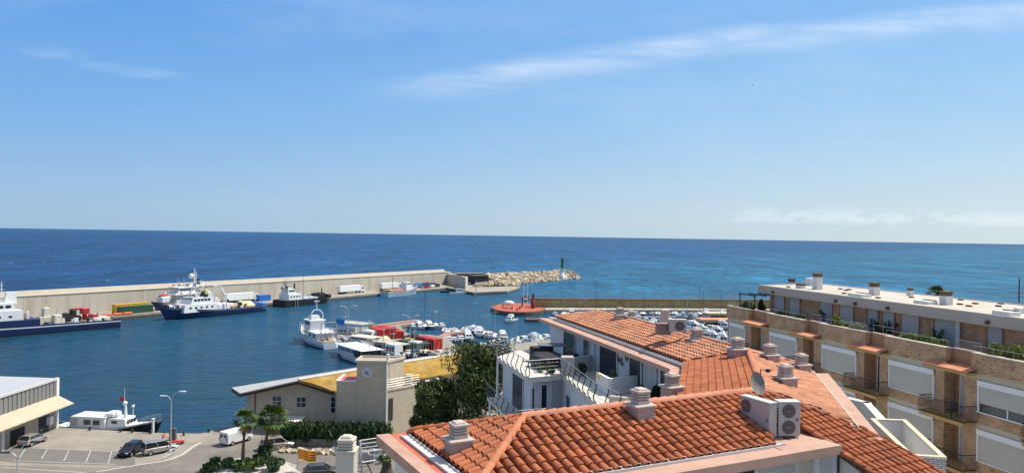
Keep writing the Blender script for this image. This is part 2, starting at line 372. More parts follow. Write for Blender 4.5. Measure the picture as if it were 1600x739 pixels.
def stripe(mb, a, b, w=.13, z=QZ+.008):
    a = Vector((a[0], a[1], 0)); b = Vector((b[0], b[1], 0)); d = (b-a).normalized(); q = Vector((-d.y, d.x, 0))*w/2
    mb.quad((a-q).to_tuple()[:2]+(z,), (b-q).to_tuple()[:2]+(z,), (b+q).to_tuple()[:2]+(z,), (a+q).to_tuple()[:2]+(z,))
for a, b in (((73.8,701.6),(65,716)), ((107.7,703),(99.7,719.5)), ((142,703.6),(134,722)), ((174.6,704),(169,723.6)), ((40,700.5),(31,713.5))):
    stripe(pl, pxy(*a), pxy(*b))
for i in range(4): stripe(pl, pxy(176+i*7, 709+i*1.2), pxy(190+i*6, 708.5+i*1.2), .1)
stripe(pl, pxy(20,719), pxy(181.6,724.8)); stripe(pl, pxy(0,729.5), pxy(135,738), .16); stripe(pl, pxy(48,699.3), pxy(174,705), .1)
struct('parking_lines', pl, line)
kb = MB(); kp = [pxy(150,738), pxy(210.6,728), pxy(245,723), pxy(266,718.6), pxy(284,711), pxy(293,705), pxy(300,699), pxy(314,691.5)]
for a, b in zip(kp, kp[1:]):
    a = Vector((*a, 0)); b = Vector((*b, 0)); d = (b-a).normalized(); q = Vector((-d.y, d.x, 0))*.15
    kb.prism([(a-q)[:2], (b-q)[:2], (b+q)[:2], (a+q)[:2]], QZ-.1, QZ+.12)
struct('kerb', kb, mat('kerb_stone', (.5,.47,.41), .9, var=.12))
island = [pxy(350,712), pxy(366,711), pxy(372,716), pxy(366,724), pxy(325,738), pxy(300,745), pxy(270,760), pxy(330,770), pxy(480,770), pxy(466,735), pxy(448,724)]
struct('traffic_island', MB().prism([pxy(318,739), pxy(340,727), pxy(372,716.5), pxy(400,716), pxy(448,724), pxy(470,739), pxy(460,775), pxy(320,775)], QZ, QZ+.13), mat('kerb_stone', (.5,.47,.41)))
ycir = MB()
for a, b in (((316,729),(345,717)), ((345,717),(366,717)), ((366,717),(371,722)), ((433,728),(446,721)), ((446,721),(462,727)), ((462,727),(450,738))): stripe(ycir, pxy(*a), pxy(*b), .3)
struct('junction_markings', ycir, line)
# outer breakwater quay
DQ = Vector((.5315,.847,0)); NQ = Vector((-.847,.5315,0))       # along and away from the camera
Q0 = Vector((-129,264,0))
def bw(t, o, z=0): p = Q0+DQ*t+NQ*o; return Vector((p.x, p.y, z))
qpoly = [bw(-160,0)[:2], bw(166,0)[:2], bw(176,1)[:2], pxy(740,456.5), pxy(760,455.5), pxy(792.6,454.4), pxy(812,449), pxy(803,446), bw(225,22)[:2], bw(225,45)[:2], bw(-160,45)[:2]]
struct('breakwater_quay', MB().prism(qpoly, -2, QZ), mat('old_quay', (.33,.30,.25), .92, var=.2, scale=.2, bump=.2, stain=(.2,.18,.15)))
def wallmat():
    m = mat('breakwater_concrete', (.50,.455,.375), .92, var=.12, scale=.5, bump=.15, stain=(.33,.285,.225), stain_amt=.65, stretch=(1,1,.14))
    return m
bwl = thing('breakwater_wall', 'long tall beige concrete sea wall of panels behind the moored ships', 'sea wall', bw(0,15)[:2]+(QZ,))
bwl_p = MB()
TE = 198
for k in range(-22, 29):
    t0 = k*7.1; t1 = min(t0+7.04, TE)
    if t0 >= TE: break
    p = [bw(t0,14.3)[:2], bw(t1,14.3)[:2], bw(t1,21)[:2], bw(t0,21)[:2]]
    bwl_p.prism(p, QZ-.5, 8.75)
bwl_p.prism([bw(-156,14.5)[:2], bw(TE-.1,14.5)[:2], bw(TE-.1,20.8)[:2], bw(-156,20.8)[:2]], QZ-.4, 8.7)
bwl_p.build('wall', wallmat(), bwl, world=True)
par = MB(); par.ext([bw(-156,19.0,8.6), bw(-156,19.6,10.1), bw(-156,21,10.1), bw(-156,22,8.6)], bw(TE,0)-bw(-156,0))
par.build('parapet', mat('coping_concrete', (.48,.43,.35), .9, var=.1, scale=.6), bwl, world=True)
cap = MB(); cap.prism([bw(-156,14.1)[:2], bw(TE,14.1)[:2], bw(TE,19)[:2], bw(-156,19)[:2]], 8.754, 8.95)
cap.build('walkway', mat('coping_concrete', (.48,.43,.35)), bwl, world=True)
we = MB(); e0 = bw(TE,14.3); e1 = pxy(727,452); 
we.prism([(e0.x,e0.y), e1, (e1[0]+1,e1[1]+5), bw(TE,21)[:2]], QZ-.5, 8.0); we.build('end_wall', wallmat(), bwl, world=True)
# jetty wall on the right and its round red head
jw = thing('jetty_wall', 'low ochre stone jetty wall behind the marina masts', 'wall', (60,309,QZ))
a0 = pxy(829,480); a1 = (150,322)
MB().prism([a0, a1, (150,325), (a0[0],a0[1]+3)], QZ-.3, 4.9).build('wall', brick('jetty_stone', (.36,.27,.13), (.30,.22,.11), (.22,.165,.09), 1.2, .5, .03, 'XZ', var=.3), jw, world=True)
MB().prism([(a0[0]-.4,a0[1]-.4), (150,321.4), (150,325.4), (a0[0]-.4,a0[1]+3.4)], 4.9, 5.15).build('coping', mat('dark_coping', (.11,.09,.06), .9), jw, world=True)
struct('jetty_quay', MB().prism([(a0[0]-3,a0[1]+8), (0,300), (14,297), (40,301), (100,309), (160,315), (160,336), (a0[0],a0[1]+10)], -1.5, QZ), mat('pale_quay', (.38,.345,.28), .9, var=.12))
hd = [(3.2+11.3*math.cos(2*math.pi*i/28), 305+19*math.sin(2*math.pi*i/28)) for i in range(28)]
struct('jetty_head', MB().prism(hd, -1.5, QZ+.05), mat('red_brown_quayside', (.19,.10,.075), .9, var=.25, scale=.6))
hd2 = [(3.2+10.3*math.cos(2*math.pi*i/28), 305+18*math.sin(2*math.pi*i/28)) for i in range(28)]
struct('jetty_paving', MB().prism(hd2, QZ, QZ+.06), mat('red_paving', (.42,.105,.065), .9, var=.15, scale=.4))
# boulders of the mole
def boulders(mb, n, f, rmin, rmax):
    for _ in range(n):
        c = f(); r = random.uniform(rmin, rmax)
        q = rot(random.random()*6.28) @ Matrix.Rotation(random.random()*3, 4, 'X')
        vs = [(sx*r*random.uniform(.6,1.1), sy*r*random.uniform(.6,1.1), sz*r*random.uniform(.45,.9)) for sx in (-1,1) for sy in (-1,1) for sz in (-1,1)]
        mb.add(vs, [(0,1,3,2),(4,6,7,5),(0,4,5,1),(2,3,7,6),(0,2,6,4),(1,5,7,3)], T(*c) @ q)
S0 = Vector((-16,452,0)); S1 = Vector((47,553,0)); SD = (S1-S0).normalized(); SN = Vector((-SD.y, SD.x, 0)); SL = (S1-S0).length
bo = MB()
def fb():
    t = random.random()**.9; o = random.uniform(-1, 1)
    wd = 11*(1-.35*t) * (1 if t < .9 else math.sqrt(max(0, 1-((t-.9)/.1)**2))+.15)
    h = (6.0-1.3*t)*(1-abs(o)**1.7)*random.uniform(.85,1.05)
    if t > .93: h *= (1-t)/.07*.8+.2
    p = S0+SD*SL*t+SN*wd*o; return (p.x, p.y, h+.1)
boulders(bo, 2000, fb, .8, 1.6)
def fb2():
    p = Vector((*pxy(777,447), 0)); q = random.uniform(-1,1); r2 = random.uniform(-1,1)
    return (p.x+q*13, p.y+6+r2*9+q*7, QZ+2.8*(1-abs(q))*(1-.5*abs(r2)))
boulders(bo, 420, fb2, .6, 1.2)
def fb3():
    t = random.uniform(0, 354); p = bw(t-156, 23+random.random()*9); return (p.x, p.y, random.uniform(0,5))
boulders(bo, 260, fb3, 1.0, 2.2)
o = bo.build('rock_armour', mat('limestone_rock', (.46,.385,.275), .95, var=.3, scale=.25, island=.45, bump=.2)); o['kind'] = 'stuff'
tag(o, 'pale limestone boulders heaped along the mole beyond the quay', 'rocks')
tide = mat('tide_stained_concrete', (.085,.075,.055), .9, var=.35, scale=.8, stretch=(1,1,.3))
def tideband(name, pts, z0, z1):
    mb = MB()
    for a, b in zip(pts, pts[1:]):
        a = Vector((a[0],a[1],0)); b = Vector((b[0],b[1],0)); d = (b-a).normalized(); q = Vector((d.y,-d.x,0))*.05
        mb.quad((a+q)[:2]+(z0,), (b+q)[:2]+(z0,), (b+q)[:2]+(z1,), (a+q)[:2]+(z1,))
        mb.quad((a-q)[:2]+(z0,), (b-q)[:2]+(z0,), (b-q)[:2]+(z1,), (a-q)[:2]+(z1,))
    struct(name, mb, tide)
tideband('quay_tide_mark', [Vector((*p,0)).to_tuple()[:2] for p in [tuple(bw(-160,0)[:2]), tuple(bw(166,0)[:2]), tuple(bw(176,1)[:2]), pxy(740,456.5), pxy(760,455.5), pxy(792.6,454.4), pxy(812,449)]], -.3, .85)
tideband('pier_tide_mark', land[5:20], -.3, .8); tideband('jetty_tide_mark', hd+[hd[0]], -.3, .8)
# haze over the horizon is the sky's own; the towns streets stay bare
# ================================================================ vehicles
def section(x, w, wt, z0, z1, c=.12):
    return [(x,-w/2,z0+c), (x,-w/2,z1-c*.6), (x,-wt/2,z1), (x,wt/2,z1), (x,w/2,z1-c*.6), (x,w/2,z0+c), (x,w/2-c,z0), (x,-w/2+c,z0)]
def car(name, label, cat, loc, head, paint, L=4.3, W=1.78, H=1.5, kind='hatch', group=None):
    t = thing(name, label, cat, loc, az(head), group)
    b = MB(); hb = .95 if kind != 'van' else 1.05; h = L/2
    if kind == 'van':
        s = [(-h,.9,.5,hb), (-h+.08,1,.3,hb), (-.2*L,1,.28,hb+.02), (.22*L,1,.28,hb+.02), (.34*L,.98,.3,hb), (h-.12,.92,.33,.85), (h,.8,.42,.68)]
    else:
        s = [(-h,.85,.5,.8), (-h+.12,.97,.3,hb), (-.25*L,1,.25,hb+.02), (.18*L,1,.25,hb), (.3*L,.99,.26,hb-.06), (h-.15,.92,.3,.74), (h,.78,.4,.62)]
    b.loft([section(x, W*k, W*k*.9, z0, z1) for x, k, z0, z1 in s]); 
    if kind == 'van' :
        rs = [(-h+.02,.96,.86), (-h+.1,1,.9), (.14*L,1,.9), (.22*L,.98,.86)]
        b.loft([[(x,-W*k/2,hb-.1),(x,-W*k/2,H-.25),(x,-W*k2/2,H-.04),(x,W*k2/2,H-.04),(x,W*k/2,H-.25),(x,W*k/2,hb-.1)] for x, k, k2 in rs])
        bo = b.build('body', paint, t)
        g = MB(); g.loft([[(.18*L,-W*.47,hb-.02),(.18*L,-W*.42,H-.1),(.18*L,W*.42,H-.1),(.18*L,W*.47,hb-.02)], [(.375*L,-W*.46,hb-.03),(.27*L,-W*.41,H-.2),(.27*L,W*.41,H-.2),(.375*L,W*.46,hb-.03)]])
        g.build('windshield', GLASS, t)
        for sy in (-1, 1):
            gw = MB().box(.02*L,.2*L, sy*W*.503-.01, sy*W*.503+.01, hb+.1, H-.38); gw.build('side_window', GLASS, t)
            MB().box(-h-.012,-h+.03, min(sy*.12,sy*.68), max(sy*.12,sy*.68), hb+.12, H-.35).build('rear_window', GLASS, t)
    else:
        bo = b.build('body', paint, t)
        if kind == 'wagon': xs = (-.475*L, -.44*L, .12*L, .32*L)
        else: xs = (-.46*L, -.34*L, .06*L, .24*L)
        g = MB(); zz = hb-.04
        g.loft([[(xs[0],-W*.44,zz),(xs[0],W*.44,zz),(xs[0]+.02,W*.44,zz+.01),(xs[0]+.02,-W*.44,zz+.01)],
                [(xs[0],-W*.455,zz),(xs[0],W*.455,zz),(xs[1],W*.38,H-.05),(xs[1],-W*.38,H-.05)],
                [(xs[3],-W*.455,zz),(xs[3],W*.455,zz),(xs[2],W*.38,H-.05),(xs[2],-W*.38,H-.05)]])
        g.build('windows', GLASS, t)
        r = MB(); r.loft([[(x,-W*.385*k,H-.06),(x,-W*.33*k,H),(x,W*.33*k,H),(x,W*.385*k,H-.06)] for x, k in ((xs[1]-.06,.95),(xs[1]+.1,1),(xs[2]-.1,1),(xs[2]+.05,.95))])
        for sy in (-1, 1):
            for f in (.02, .5, .98):
                xa = xs[0]+(xs[3]-xs[0])*f; xb = xs[1]+(xs[2]-xs[1])*f
                r.cyl((xa, sy*W*.457, zz), (xb, sy*W*.385, H-.04), .045, .04, 4)
        r.build('roof', paint, t)
    for sx in (-.31, .31):
        for sy in (-1, 1):
            wh = MB(); wh.cyl((sx*L, sy*(W/2-.2), .33), (sx*L, sy*(W/2+.01), .33), .33, .33, 14); wo = wh.build('wheel', TYRE, t)
            MB().cyl((sx*L, sy*(W/2-.01), .33), (sx*L, sy*(W/2+.025), .33), .2, .19, 10).build('rim', METAL, wo)
    for sy in (-1, 1):
        MB().bbox(h-.1, h-.0, sy*W*.34-.17, sy*W*.34+.17, .60, .74, .02).build('headlight', mat('lamp_lens', (.7,.7,.7), .2), t)
        MB().bbox(-h-.02, -h+.08, sy*W*.40-.1, sy*W*.40+.1, .68, .92 if kind!='van' else 1.2, .02).build('tail_light', mat('tail_red', (.35,.02,.02), .3), t)
        MB().bbox(.17*L, .17*L+.14, sy*(W/2+.08)-.09, sy*(W/2+.08)+.09, hb+.02, hb+.16, .02).build('wing_mirror', paint, t)
    return t
P_BLACK = mat('car_paint_black', (.012,.014,.02), .25, .2, var=.05, spec=.6)
P_SILVER = mat('car_paint_silver', (.42,.40,.37), .3, .5, var=.05, spec=.6)
P_WHITE = mat('car_paint_white', (.78,.78,.76), .3, var=.04, spec=.6)
P_GREY = mat('car_paint_grey', (.10,.105,.115), .3, .4, var=.05)
P_RED = mat('car_paint_red', (.45,.03,.02), .3, var=.05)
P_BLUE = mat('car_paint_blue', (.03,.09,.3), .3, var=.05)
g3 = lambda p, z=QZ+.006: (p[0], p[1], z)
car('parked_car', 'black hatchback parked nose out beside the silver people carrier', 'car', g3((-50.4,98.2)), 184, P_BLACK, 4.2, 1.76, 1.5)
car('parked_car', 'silver people carrier parked right of the black hatchback at the kerb', 'car', g3((-47.0,99.0)), 46, P_SILVER, 4.5, 1.8, 1.72, 'wagon')
car('parked_van', 'white panel van seen from behind near the palms', 'van', g3((-38.6,104.3)), 30, P_WHITE, 4.5, 1.85, 1.95, 'van')
car('parked_car', 'pale silver car half in the shade behind the second palm', 'car', g3((-32.0,101.6)), 62, P_SILVER, 4.4, 1.78, 1.7, 'wagon')
car('parked_car', 'grey car at the bottom edge right of the striped flag', 'car', g3((-23.0,90.6)), 75, P_GREY, 4.4, 1.78, 1.5)
car('parked_car', 'light car parked against the wall of the grey warehouse', 'car', g3((-66.0,102.0)), 5, P_SILVER, 4.1, 1.72, 1.45)
# articulated lorries on the breakwater quay
def lorry(label, t0, o, L=16, box=P_WHITE, cabm=P_WHITE):
    p = bw(t0, o); t = thing('articulated_lorry', label, 'lorry', (p.x, p.y, QZ), math.atan2(DQ.y, DQ.x), 'white articulated lorries along the sea wall')
    MB().bbox(-L/2, L/2-2.9, -1.25, 1.25, 1.15, 4.0, .05).build('trailer', box, t)
    MB().box(-L/2+.3, L/2-3.2, -.5, .5, .75, 1.14).build('chassis', DARKM, t)
    c = MB(); c.loft([[(L/2-2.4,-1.2,.6),(L/2-2.4,-1.2,3.6),(L/2-2.4,1.2,3.6),(L/2-2.4,1.2,.6)], [(L/2-.4,-1.2,.5),(L/2-.5,-1.2,3.3),(L/2-.5,1.2,3.3),(L/2-.4,1.2,.5)], [(L/2,-1.15,.5),(L/2-.15,-1.05,2.4),(L/2-.15,1.05,2.4),(L/2,1.15,.5)]])
    cb = c.build('cab', cabm, t)
    MB().quad((L/2-.16,-1.0,2.3),(L/2-.16,1.0,2.3),(L/2-.43,1.05,3.1),(L/2-.43,-1.05,3.1)).build('windshield', GLASS, t)
    for sy in (-1, 1): MB().box(L/2-1.9, L/2-.7, sy*1.21-.01, sy*1.21+.01, 1.9, 2.8).build('side_window', GLASS, t)
    for x in (-L/2+1.6, -L/2+2.9, -L/2+4.2, L/2-3.6, L/2-1.2):
        for sy in (-1, 1): MB().cyl((x, sy*.85, .5), (x, sy*1.22, .5), .5, .5, 12).build('wheel', TYRE, t)
    return t
def tq(u, o):                   # position along the quay line with offset o that is seen at column u
    k = (u-800)/1150.0; 
    for _ in range(1):
        q = Q0+NQ*o; return (k*q.y-q.x)/(DQ.x-k*DQ.y)
lorry('white articulated lorry with long box trailer, between the black workboat and the second lorry', tq(549.5,9.5), 9.5, 17)
lorry('white articulated lorry parked behind the grey fishing trawler', tq(611,9.5), 9.5, 15.5)
lorry('white articulated lorry seen behind the blue trawlers, next to the blue bin', tq(379,10), 10, 16.5)
def container(name, label, cat, u, o, L_, W_, H_, m, rz=None, z=QZ, pos=None):
    p = bw(tq(u, o), o) if pos is None else Vector((*pos, 0)); t = thing(name, label, cat, (p.x, p.y, z), math.atan2(DQ.y, DQ.x) if rz is None else rz)
    n = max(4, int(L_/.6)); pts = []
    for i in range(n):
        x = -L_/2+L_*i/n; s = .04 if i % 2 else 0; pts += [(x, -W_/2+s), (x+L_/n, -W_/2+s)]
    pts += [(x_, -y_) for x_, y_ in pts[::-1]]
    MB().prism(pts, .12, H_-.1).build('shell', m, t)
    fr = MB()
    for x in (-L_/2, L_/2-.12):
        for y in (-W_/2-.02, W_/2-.1): fr.box(x, x+.12, y, y+.12, 0, H_)
    fr.box(-L_/2, L_/2, -W_/2-.02, W_/2+.02, H_-.1, H_)
    fr.box(-L_/2, L_/2, -W_/2-.02, W_/2+.02, 0, .12)
    fr.build('frame', m, t)
    d = MB()
    for y in (-W_*.3, -W_*.1, W_*.1, W_*.3): d.cyl((L_/2+.03, y, .25), (L_/2+.03, y, H_-.2), .03, .03, 5)
    d.build('door_bars', METAL, t); return t
YEL = mat('yellow_paint', (.62,.36,.02), .6, var=.12); GRN = mat('green_paint', (.025,.085,.05), .6, var=.2)
BLU = mat('blue_paint', (.02,.15,.50), .5, var=.12); REDP = mat('red_paint', (.50,.018,.012), .5, var=.12, scale=1); REDT = mat('red_roof_paint', (.60,.12,.10), .6, var=.12)
container('container', 'yellow container behind the green one on the breakwater quay', 'container', 205.5, 7, 12, 2.6, 3.2, YEL)
container('container', 'dark green container in front of the yellow one on the quay', 'container', 213, 3.4, 12, 2.4, 2.6, GRN)
container('container', 'small blue container right of the lorry behind the trawlers', 'container', 413, 8.5, 6, 2.4, 2.5, BLU)
NET = mat('navy_net', (.012,.025,.07), .95, var=.4, scale=1.5, bump=.6)
def heap(mb, L_, W_, H_, n=26, M=None, jit=.3):
    secs = []
    for i in range(n+1):
        x = -L_/2+L_*i/n; e = math.sin(math.pi*min(1, max(0.001, (i/n)))) ** .3; h = H_*e*random.uniform(1-jit, 1); w_ = W_*e*random.uniform(.85, 1)
        secs.append([(x, -w_/2, 0)]+[(x, -w_/2*math.cos(a), h*math.sin(a)*random.uniform(.85,1.05)) for a in [math.pi*j/6 for j in range(1,6)]]+[(x, w_/2, 0)])
    mb.loft(secs, True, True, M, True); return mb
for u, L_, c, lab in ((668,24,NET,'long heap of dark blue fishing nets against the sea wall'), (654,8,mat('blue_tarp', (.03,.14,.34), .7, var=.2, bump=.4),'bright blue tarpaulin heap at the left end of the dark nets')):
    p = bw(tq(u, 10), 10); o = heap(MB(), L_, 3.4, 3.0, 30).build('net_heap', c); o.location = (p.x, p.y, QZ); o.rotation_euler = (0, 0, math.atan2(DQ.y, DQ.x)); tag(o, lab, 'fishing nets')
def qcar(u, o, paint, label, kind='hatch', dh=0):
    p = bw(tq(u, o), o); car('parked_car', label, 'car', (p.x, p.y, QZ), 32+dh, paint, 4.3, 1.8, 1.5, kind, 'cars on the breakwater quay')
qcar(662,5,P_SILVER,'silver car just right of the grey fishing trawler on the quay', 'hatch')
qcar(668.5,4.2,P_RED,'red car on the breakwater quay in front of the dark nets')
qcar(677,5.2,P_WHITE,'white van on the quay at the right end of the dark nets','van')
qcar(683,5,P_GREY,'dark car on the quay right of the white van')
qcar(725,4,P_WHITE,'white car nearest the end of the tall sea wall','hatch',50)
qcar(731,7,P_SILVER,'silver car between two white cars past the end of the sea wall','hatch',40)
qcar(737.5,4,P_WHITE,'white estate car on the quay tip, third from the wall end','wagon',55)
qcar(743,9,P_BLACK,'black car parked by the dark shed on the quay tip','hatch',40)
qcar(750,5,P_GREY,'grey car on the quay tip in front of the dark shed','hatch',60)
# dark shed and walls at the quay tip
sh = thing('storage_shed', 'dark navy shed at the foot of the boulder mole', 'shed', (-20,441,QZ), R(40))
MB().bbox(-5,5,-4,4,0,5.2,.1).build('wall', mat('navy_sheet', (.015,.02,.04), .7, var=.2), sh)
MB().box(-5.3,5.3,-4.3,4.3,5.21,5.5).build('roof', mat('grey_felt', (.10,.09,.08), .9), sh)
MB().box(5.005,5.05,-1.5,1.5,0,3.6).build('door', mat('shed_door', (.07,.075,.085), .6), sh)
hut = thing('stone_hut', 'low grey brown wall block between sea wall end and navy shed', 'wall', (-26,451,QZ), R(20))
MB().prism([(-9,-2),(9,-2),(9,2),(-9,2)], 0, 6.0).build('wall', mat('weathered_wall', (.16,.13,.10), .9, var=.2), hut)
MB().box(-9.2,9.2,-2.2,2.2,6.01,6.2).build('coping', CONC, hut)
# workers' clutter: fish boxes, pallets and drums on quay
for i, (u, o_, c, nm, lab) in enumerate(((499,4,mat('pale_green_gear', (.12,.25,.18), .8, var=.3),'net_drum','pale green net drum left of the first white lorry'), (492,3.4,mat('yellow_gear', (.45,.36,.08), .8, var=.3),'fish_crate','stack of yellow fish crates by the black workboat'), (486,4,mat('grey_gear', (.3,.3,.3), .8, var=.3),'pallet_stack','grey pallets piled behind the stern of the black workboat'))):
    p = bw(tq(u, o_), o_); mb = MB()
    if nm == 'net_drum':
        mb.cyl((0,-1.3,1.2),(0,1.3,1.2),.7,.7,12); mb.cyl((0,-1.4,1.2),(0,-1.3,1.2),1.2,1.2,14); mb.cyl((0,1.3,1.2),(0,1.4,1.2),1.2,1.2,14)
        mb.box(-.8,.8,-1.5,-1.3,0,.5); mb.box(-.8,.8,1.3,1.5,0,.5)
    else:
        for a in range(4):
            for k in range(3+a % 2): mb.bbox(-1.6+a*.85, -.85+a*.85, -.5, .5, k*.42, k*.42+.38, .03)
    o = mb.build(nm, c); o.location = (p.x, p.y, QZ); o.rotation_euler = (0,0,R(58)); tag(o, lab, 'quay gear')
# ================================================================ ships and boats (x forward, z = 0 at the waterline)
def hull_secs(L, W, fs, fm, fb, rake=.08, n=12, sternw=.8, bulw=0.0, inset=0.0, zt=0.0, full=2.4, draft=.5, tumble=.86):
    secs = []
    for i in range(n+1):
        t = i/n; x = -L/2 + L*t
        wd = W/2*(sternw+(1-sternw)*min(1, t/.3)) if t < .3 else W/2*(1-max(0, (t-.5)/.5)**full)
        wd = max(wd-inset, .02)
        top = fs+(fm-fs)*(t/.5)**1.2 if t < .5 else fm+(fb-fm)*((t-.5)/.5)**1.8
        xo = x+rake*L*max(0, (t-.6)/.4)**1.5
        secs.append((x, xo, wd, wd*tumble*(1 if t < .6 else 1-.5*((t-.6)/.4)), top))
    return secs
def hull(L, W, fs, fm, fb, name='hull', m=None, parent=None, lower=None, deck=None, deckdrop=.35, stripe=None, **k):
    S = hull_secs(L, W, fs, fm, fb, **k); mb = MB()
    mb.loft([[(x,-b*.8,-.5),(x,-b,.05),((x+xo)/2,-(a+b)/2*1.01,top*.5),(xo,-a,top),(xo,a,top),((x+xo)/2,(a+b)/2*1.01,top*.5),(x,b,.05),(x,b*.8,-.5)] for x,xo,a,b,top in S], True, True, None, False)
    # top of the closed loft is recessed: build a thin bulwark and put the deck below it
    h = MB()
    for s in (-1, 1):
        h.loft([[(x,s*b*.8,-.5),(x,s*b,.05),((x+xo)/2,s*(a+b)/2*1.01,top*.5),(xo,s*a,top),(xo,s*max(a-.12,0),top),(xo,s*max(a-.12,0),top-deckdrop-.1)] for x,xo,a,b,top in S], False, False)
    x,xo,a,b,top = S[0]
    h.quad((x,-b*.8,-.5),(x,b*.8,-.5),(x,b,.05),(x,a,top),(x,-a,top),(x,-b,.05))
    h.quad((x+.12,-a,top-deckdrop),(x+.12,a,top-deckdrop),(x+.12,a,top),(x+.12,-a,top))
    h.loft([[(x,-b*.8,-.5),(x,b*.8,-.5)] for x,xo,a,b,top in S], False, False)
    o = h.build(name, m, parent)
    d = MB(); d.loft([[(xo,-max(a-.06,.01),top-deckdrop),(xo,max(a-.06,.01),top-deckdrop)] for x,xo,a,b,top in S], False, False); d.build('deck', deck or m, parent)
    if lower:
        w = MB()
        for s in (-1, 1): w.loft([[(x,s*(b*1.0+.02),-.3),(x,s*(b+.025),.12),(x+(xo-x)*.12,s*(b+(a-b)*.12+.03),max(.35,top*.16))] for x,xo,a,b,top in S], False, False)
        w.build('boot_top', lower, parent)
    if stripe:
        mt, f0, f1 = stripe; w = MB()
        for s in (-1, 1): w.loft([[(x+(xo-x)*f0,s*(b+(a-b)*f0+.05+.03*(a>.3)),top*f0),(x+(xo-x)*f1,s*(b+(a-b)*f1+.05+.03*(a>.3)),top*f1)] for x,xo,a,b,top in S], False, False)
        w.build('stripe', mt, parent)
    return S
def house(mb, x0, x1, w, z0, z1, rake=.3, tw=.92):
    mb.loft([[(x0,-w/2,z0),(x1,-w/2,z0),(x1,w/2,z0),(x0,w/2,z0)], [(x0+rake*.3,-w/2*tw,z1),(x1-rake,-w/2*tw,z1),(x1-rake,w/2*tw,z1),(x0+rake*.3,w/2*tw,z1)]], True, True)
def winrow(mb, x0, x1, w, z0, z1, n, gap=.25):
    d = (x1-x0)/n
    for i in range(n):
        a = x0+i*d+gap*d/2; b = x0+(i+1)*d-gap*d/2
        for s in (-1, 1): mb.box(a, b, s*w/2-.02, s*w/2+.02, z0, z1)
def winfront(mb, x, w, z0, z1, n):
    d = w/n
    for i in range(n): mb.box(x-.03, x+.03, -w/2+i*d+d*.14, -w/2+(i+1)*d-d*.14, z0, z1)
HNAVY = mat('hull_navy', (.010,.022,.085), .35, var=.12, scale=.8, spec=.5); HBLACK = mat('hull_black', (.012,.014,.018), .5, var=.2)
HBLUE = mat('hull_blue', (.014,.05,.17), .4, var=.12); SHIPW = mat('ship_white', (.72,.72,.70), .5, var=.07, scale=.7, stain=(.5,.42,.33), stain_amt=.25)
DECKG = mat('deck_grey', (.33,.34,.33), .8, var=.15); DECKW = mat('deck_cream', (.62,.58,.48), .8, var=.12); RUST = mat('antifouling', (.16,.03,.02), .8, var=.2)
CREAM = mat('cream_net', (.66,.58,.36), .95, var=.25, scale=1.2, bump=.5); HGREY = mat('hull_pale_grey', (.42,.47,.48), .5, var=.12)
ROPE = mat('tan_gear', (.42,.27,.13), .95, var=.35, scale=2)
def mast(parent, x, z0, z1, r=.14, m=SHIPW, arms=(), y=0, name='mast', dome=None):
    mb = MB(); mb.cyl((x,y,z0),(x,y,z1),r,r*.6,7)
    for za, wa in arms: mb.cyl((x,y-wa,za),(x,y+wa,za),.06,.06,5)
    o = mb.build(name, m, parent)
    if dome: MB().ball(dome[:3], dome[3], 10).build('radar_dome', WPAINT, o)
    return o
def rail(mb, pts, h=1.0, r=.03, n=2, every=1.5):
    for k in range(1, n+1): mb.tube([(p[0],p[1],p[2]+h*k/n) for p in pts], r, 4)
    for a, b in zip(pts, pts[1:]):
        d = (Vector(b)-Vector(a)); c = max(1, int(d.length/every))
        for i in range(c+1):
            p = Vector(a)+d*i/c; mb.cyl(p, p+Vector((0,0,h)), r, r, 4)
def clutter(parent, x0, x1, w_, z_, n, seed, hmax=1.3, light=None, poles=4):
    rg = random.Random(seed)
    for m_, k in ((light or SHIPW, n), (DARKM, n//2), (ROPE, n//3)):
        for _ in range(k):
            mb = MB(); x = rg.uniform(x0, x1); y = rg.uniform(-w_/2, w_/2); a = rg.uniform(.2,.7); b = rg.uniform(.2,.6); h = rg.uniform(.3, hmax)
            if rg.random() < .6: mb.bbox(x-a,x+a,y-b,y+b,z_,z_+h,.06); nm = 'deck_box'
            else: mb.cyl((x,y-b,z_+a*.7),(x,y+b,z_+a*.7),a*.7,a*.7,8); nm = 'deck_drum'
            mb.build(nm, m_, parent)
        if m_ is not ROPE:
            for _ in range(poles): x = rg.uniform(x0,x1); y = rg.uniform(-w_/2,w_/2); MB().cyl((x,y,z_),(x+rg.uniform(-.8,.8),y,z_+rg.uniform(2,4.5)),.06,.04,4).build('whip_aerial', m_, parent)
# --- large navy supply vessel at the left edge, stern on the right
def placeship(name, label, cat, u1, v1, u2, v2, L, group=None, frac=0.0):
    """bow end waterline pixel (u1,v1), stern end (u2,v2); returns thing with its stern at the stern pixel"""
    a = at(u1, v1, 0); b = at(u2, v2, 0); d = (a-b); d.z = 0; d.normalize()
    c = b + d*L/2
    return thing(name, label, cat, (c.x, c.y, 0), math.atan2(d.y, d.x), group)
t = placeship('supply_ship', 'large navy blue supply ship with white bridge and red deck crane', 'ship', -10, 524.5, 176, 509, 58)
hull(58, 12.5, 2.7, 3.0, 5.6, m=HNAVY, parent=t, lower=HBLACK, deck=DECKG, deckdrop=.5, sternw=.93, tumble=.96, stripe=(SHIPW,.72,.84))
MB().prism([(-6,-6.1),(8,-6.2),(22,-5.3),(31,-2),(33,0),(31,2),(22,5.3),(8,6.2),(-6,6.1)], 2.6, 4.6).build('forecastle', HNAVY, t)
s = MB()
rail(s, [(-6,-6,4.6),(8,-6.1,4.6),(22,-5.2,4.6)], 1); rail(s, [(-28,-5.9,2.7),(-8,-6.1,2.9)], .6, .04, 1)
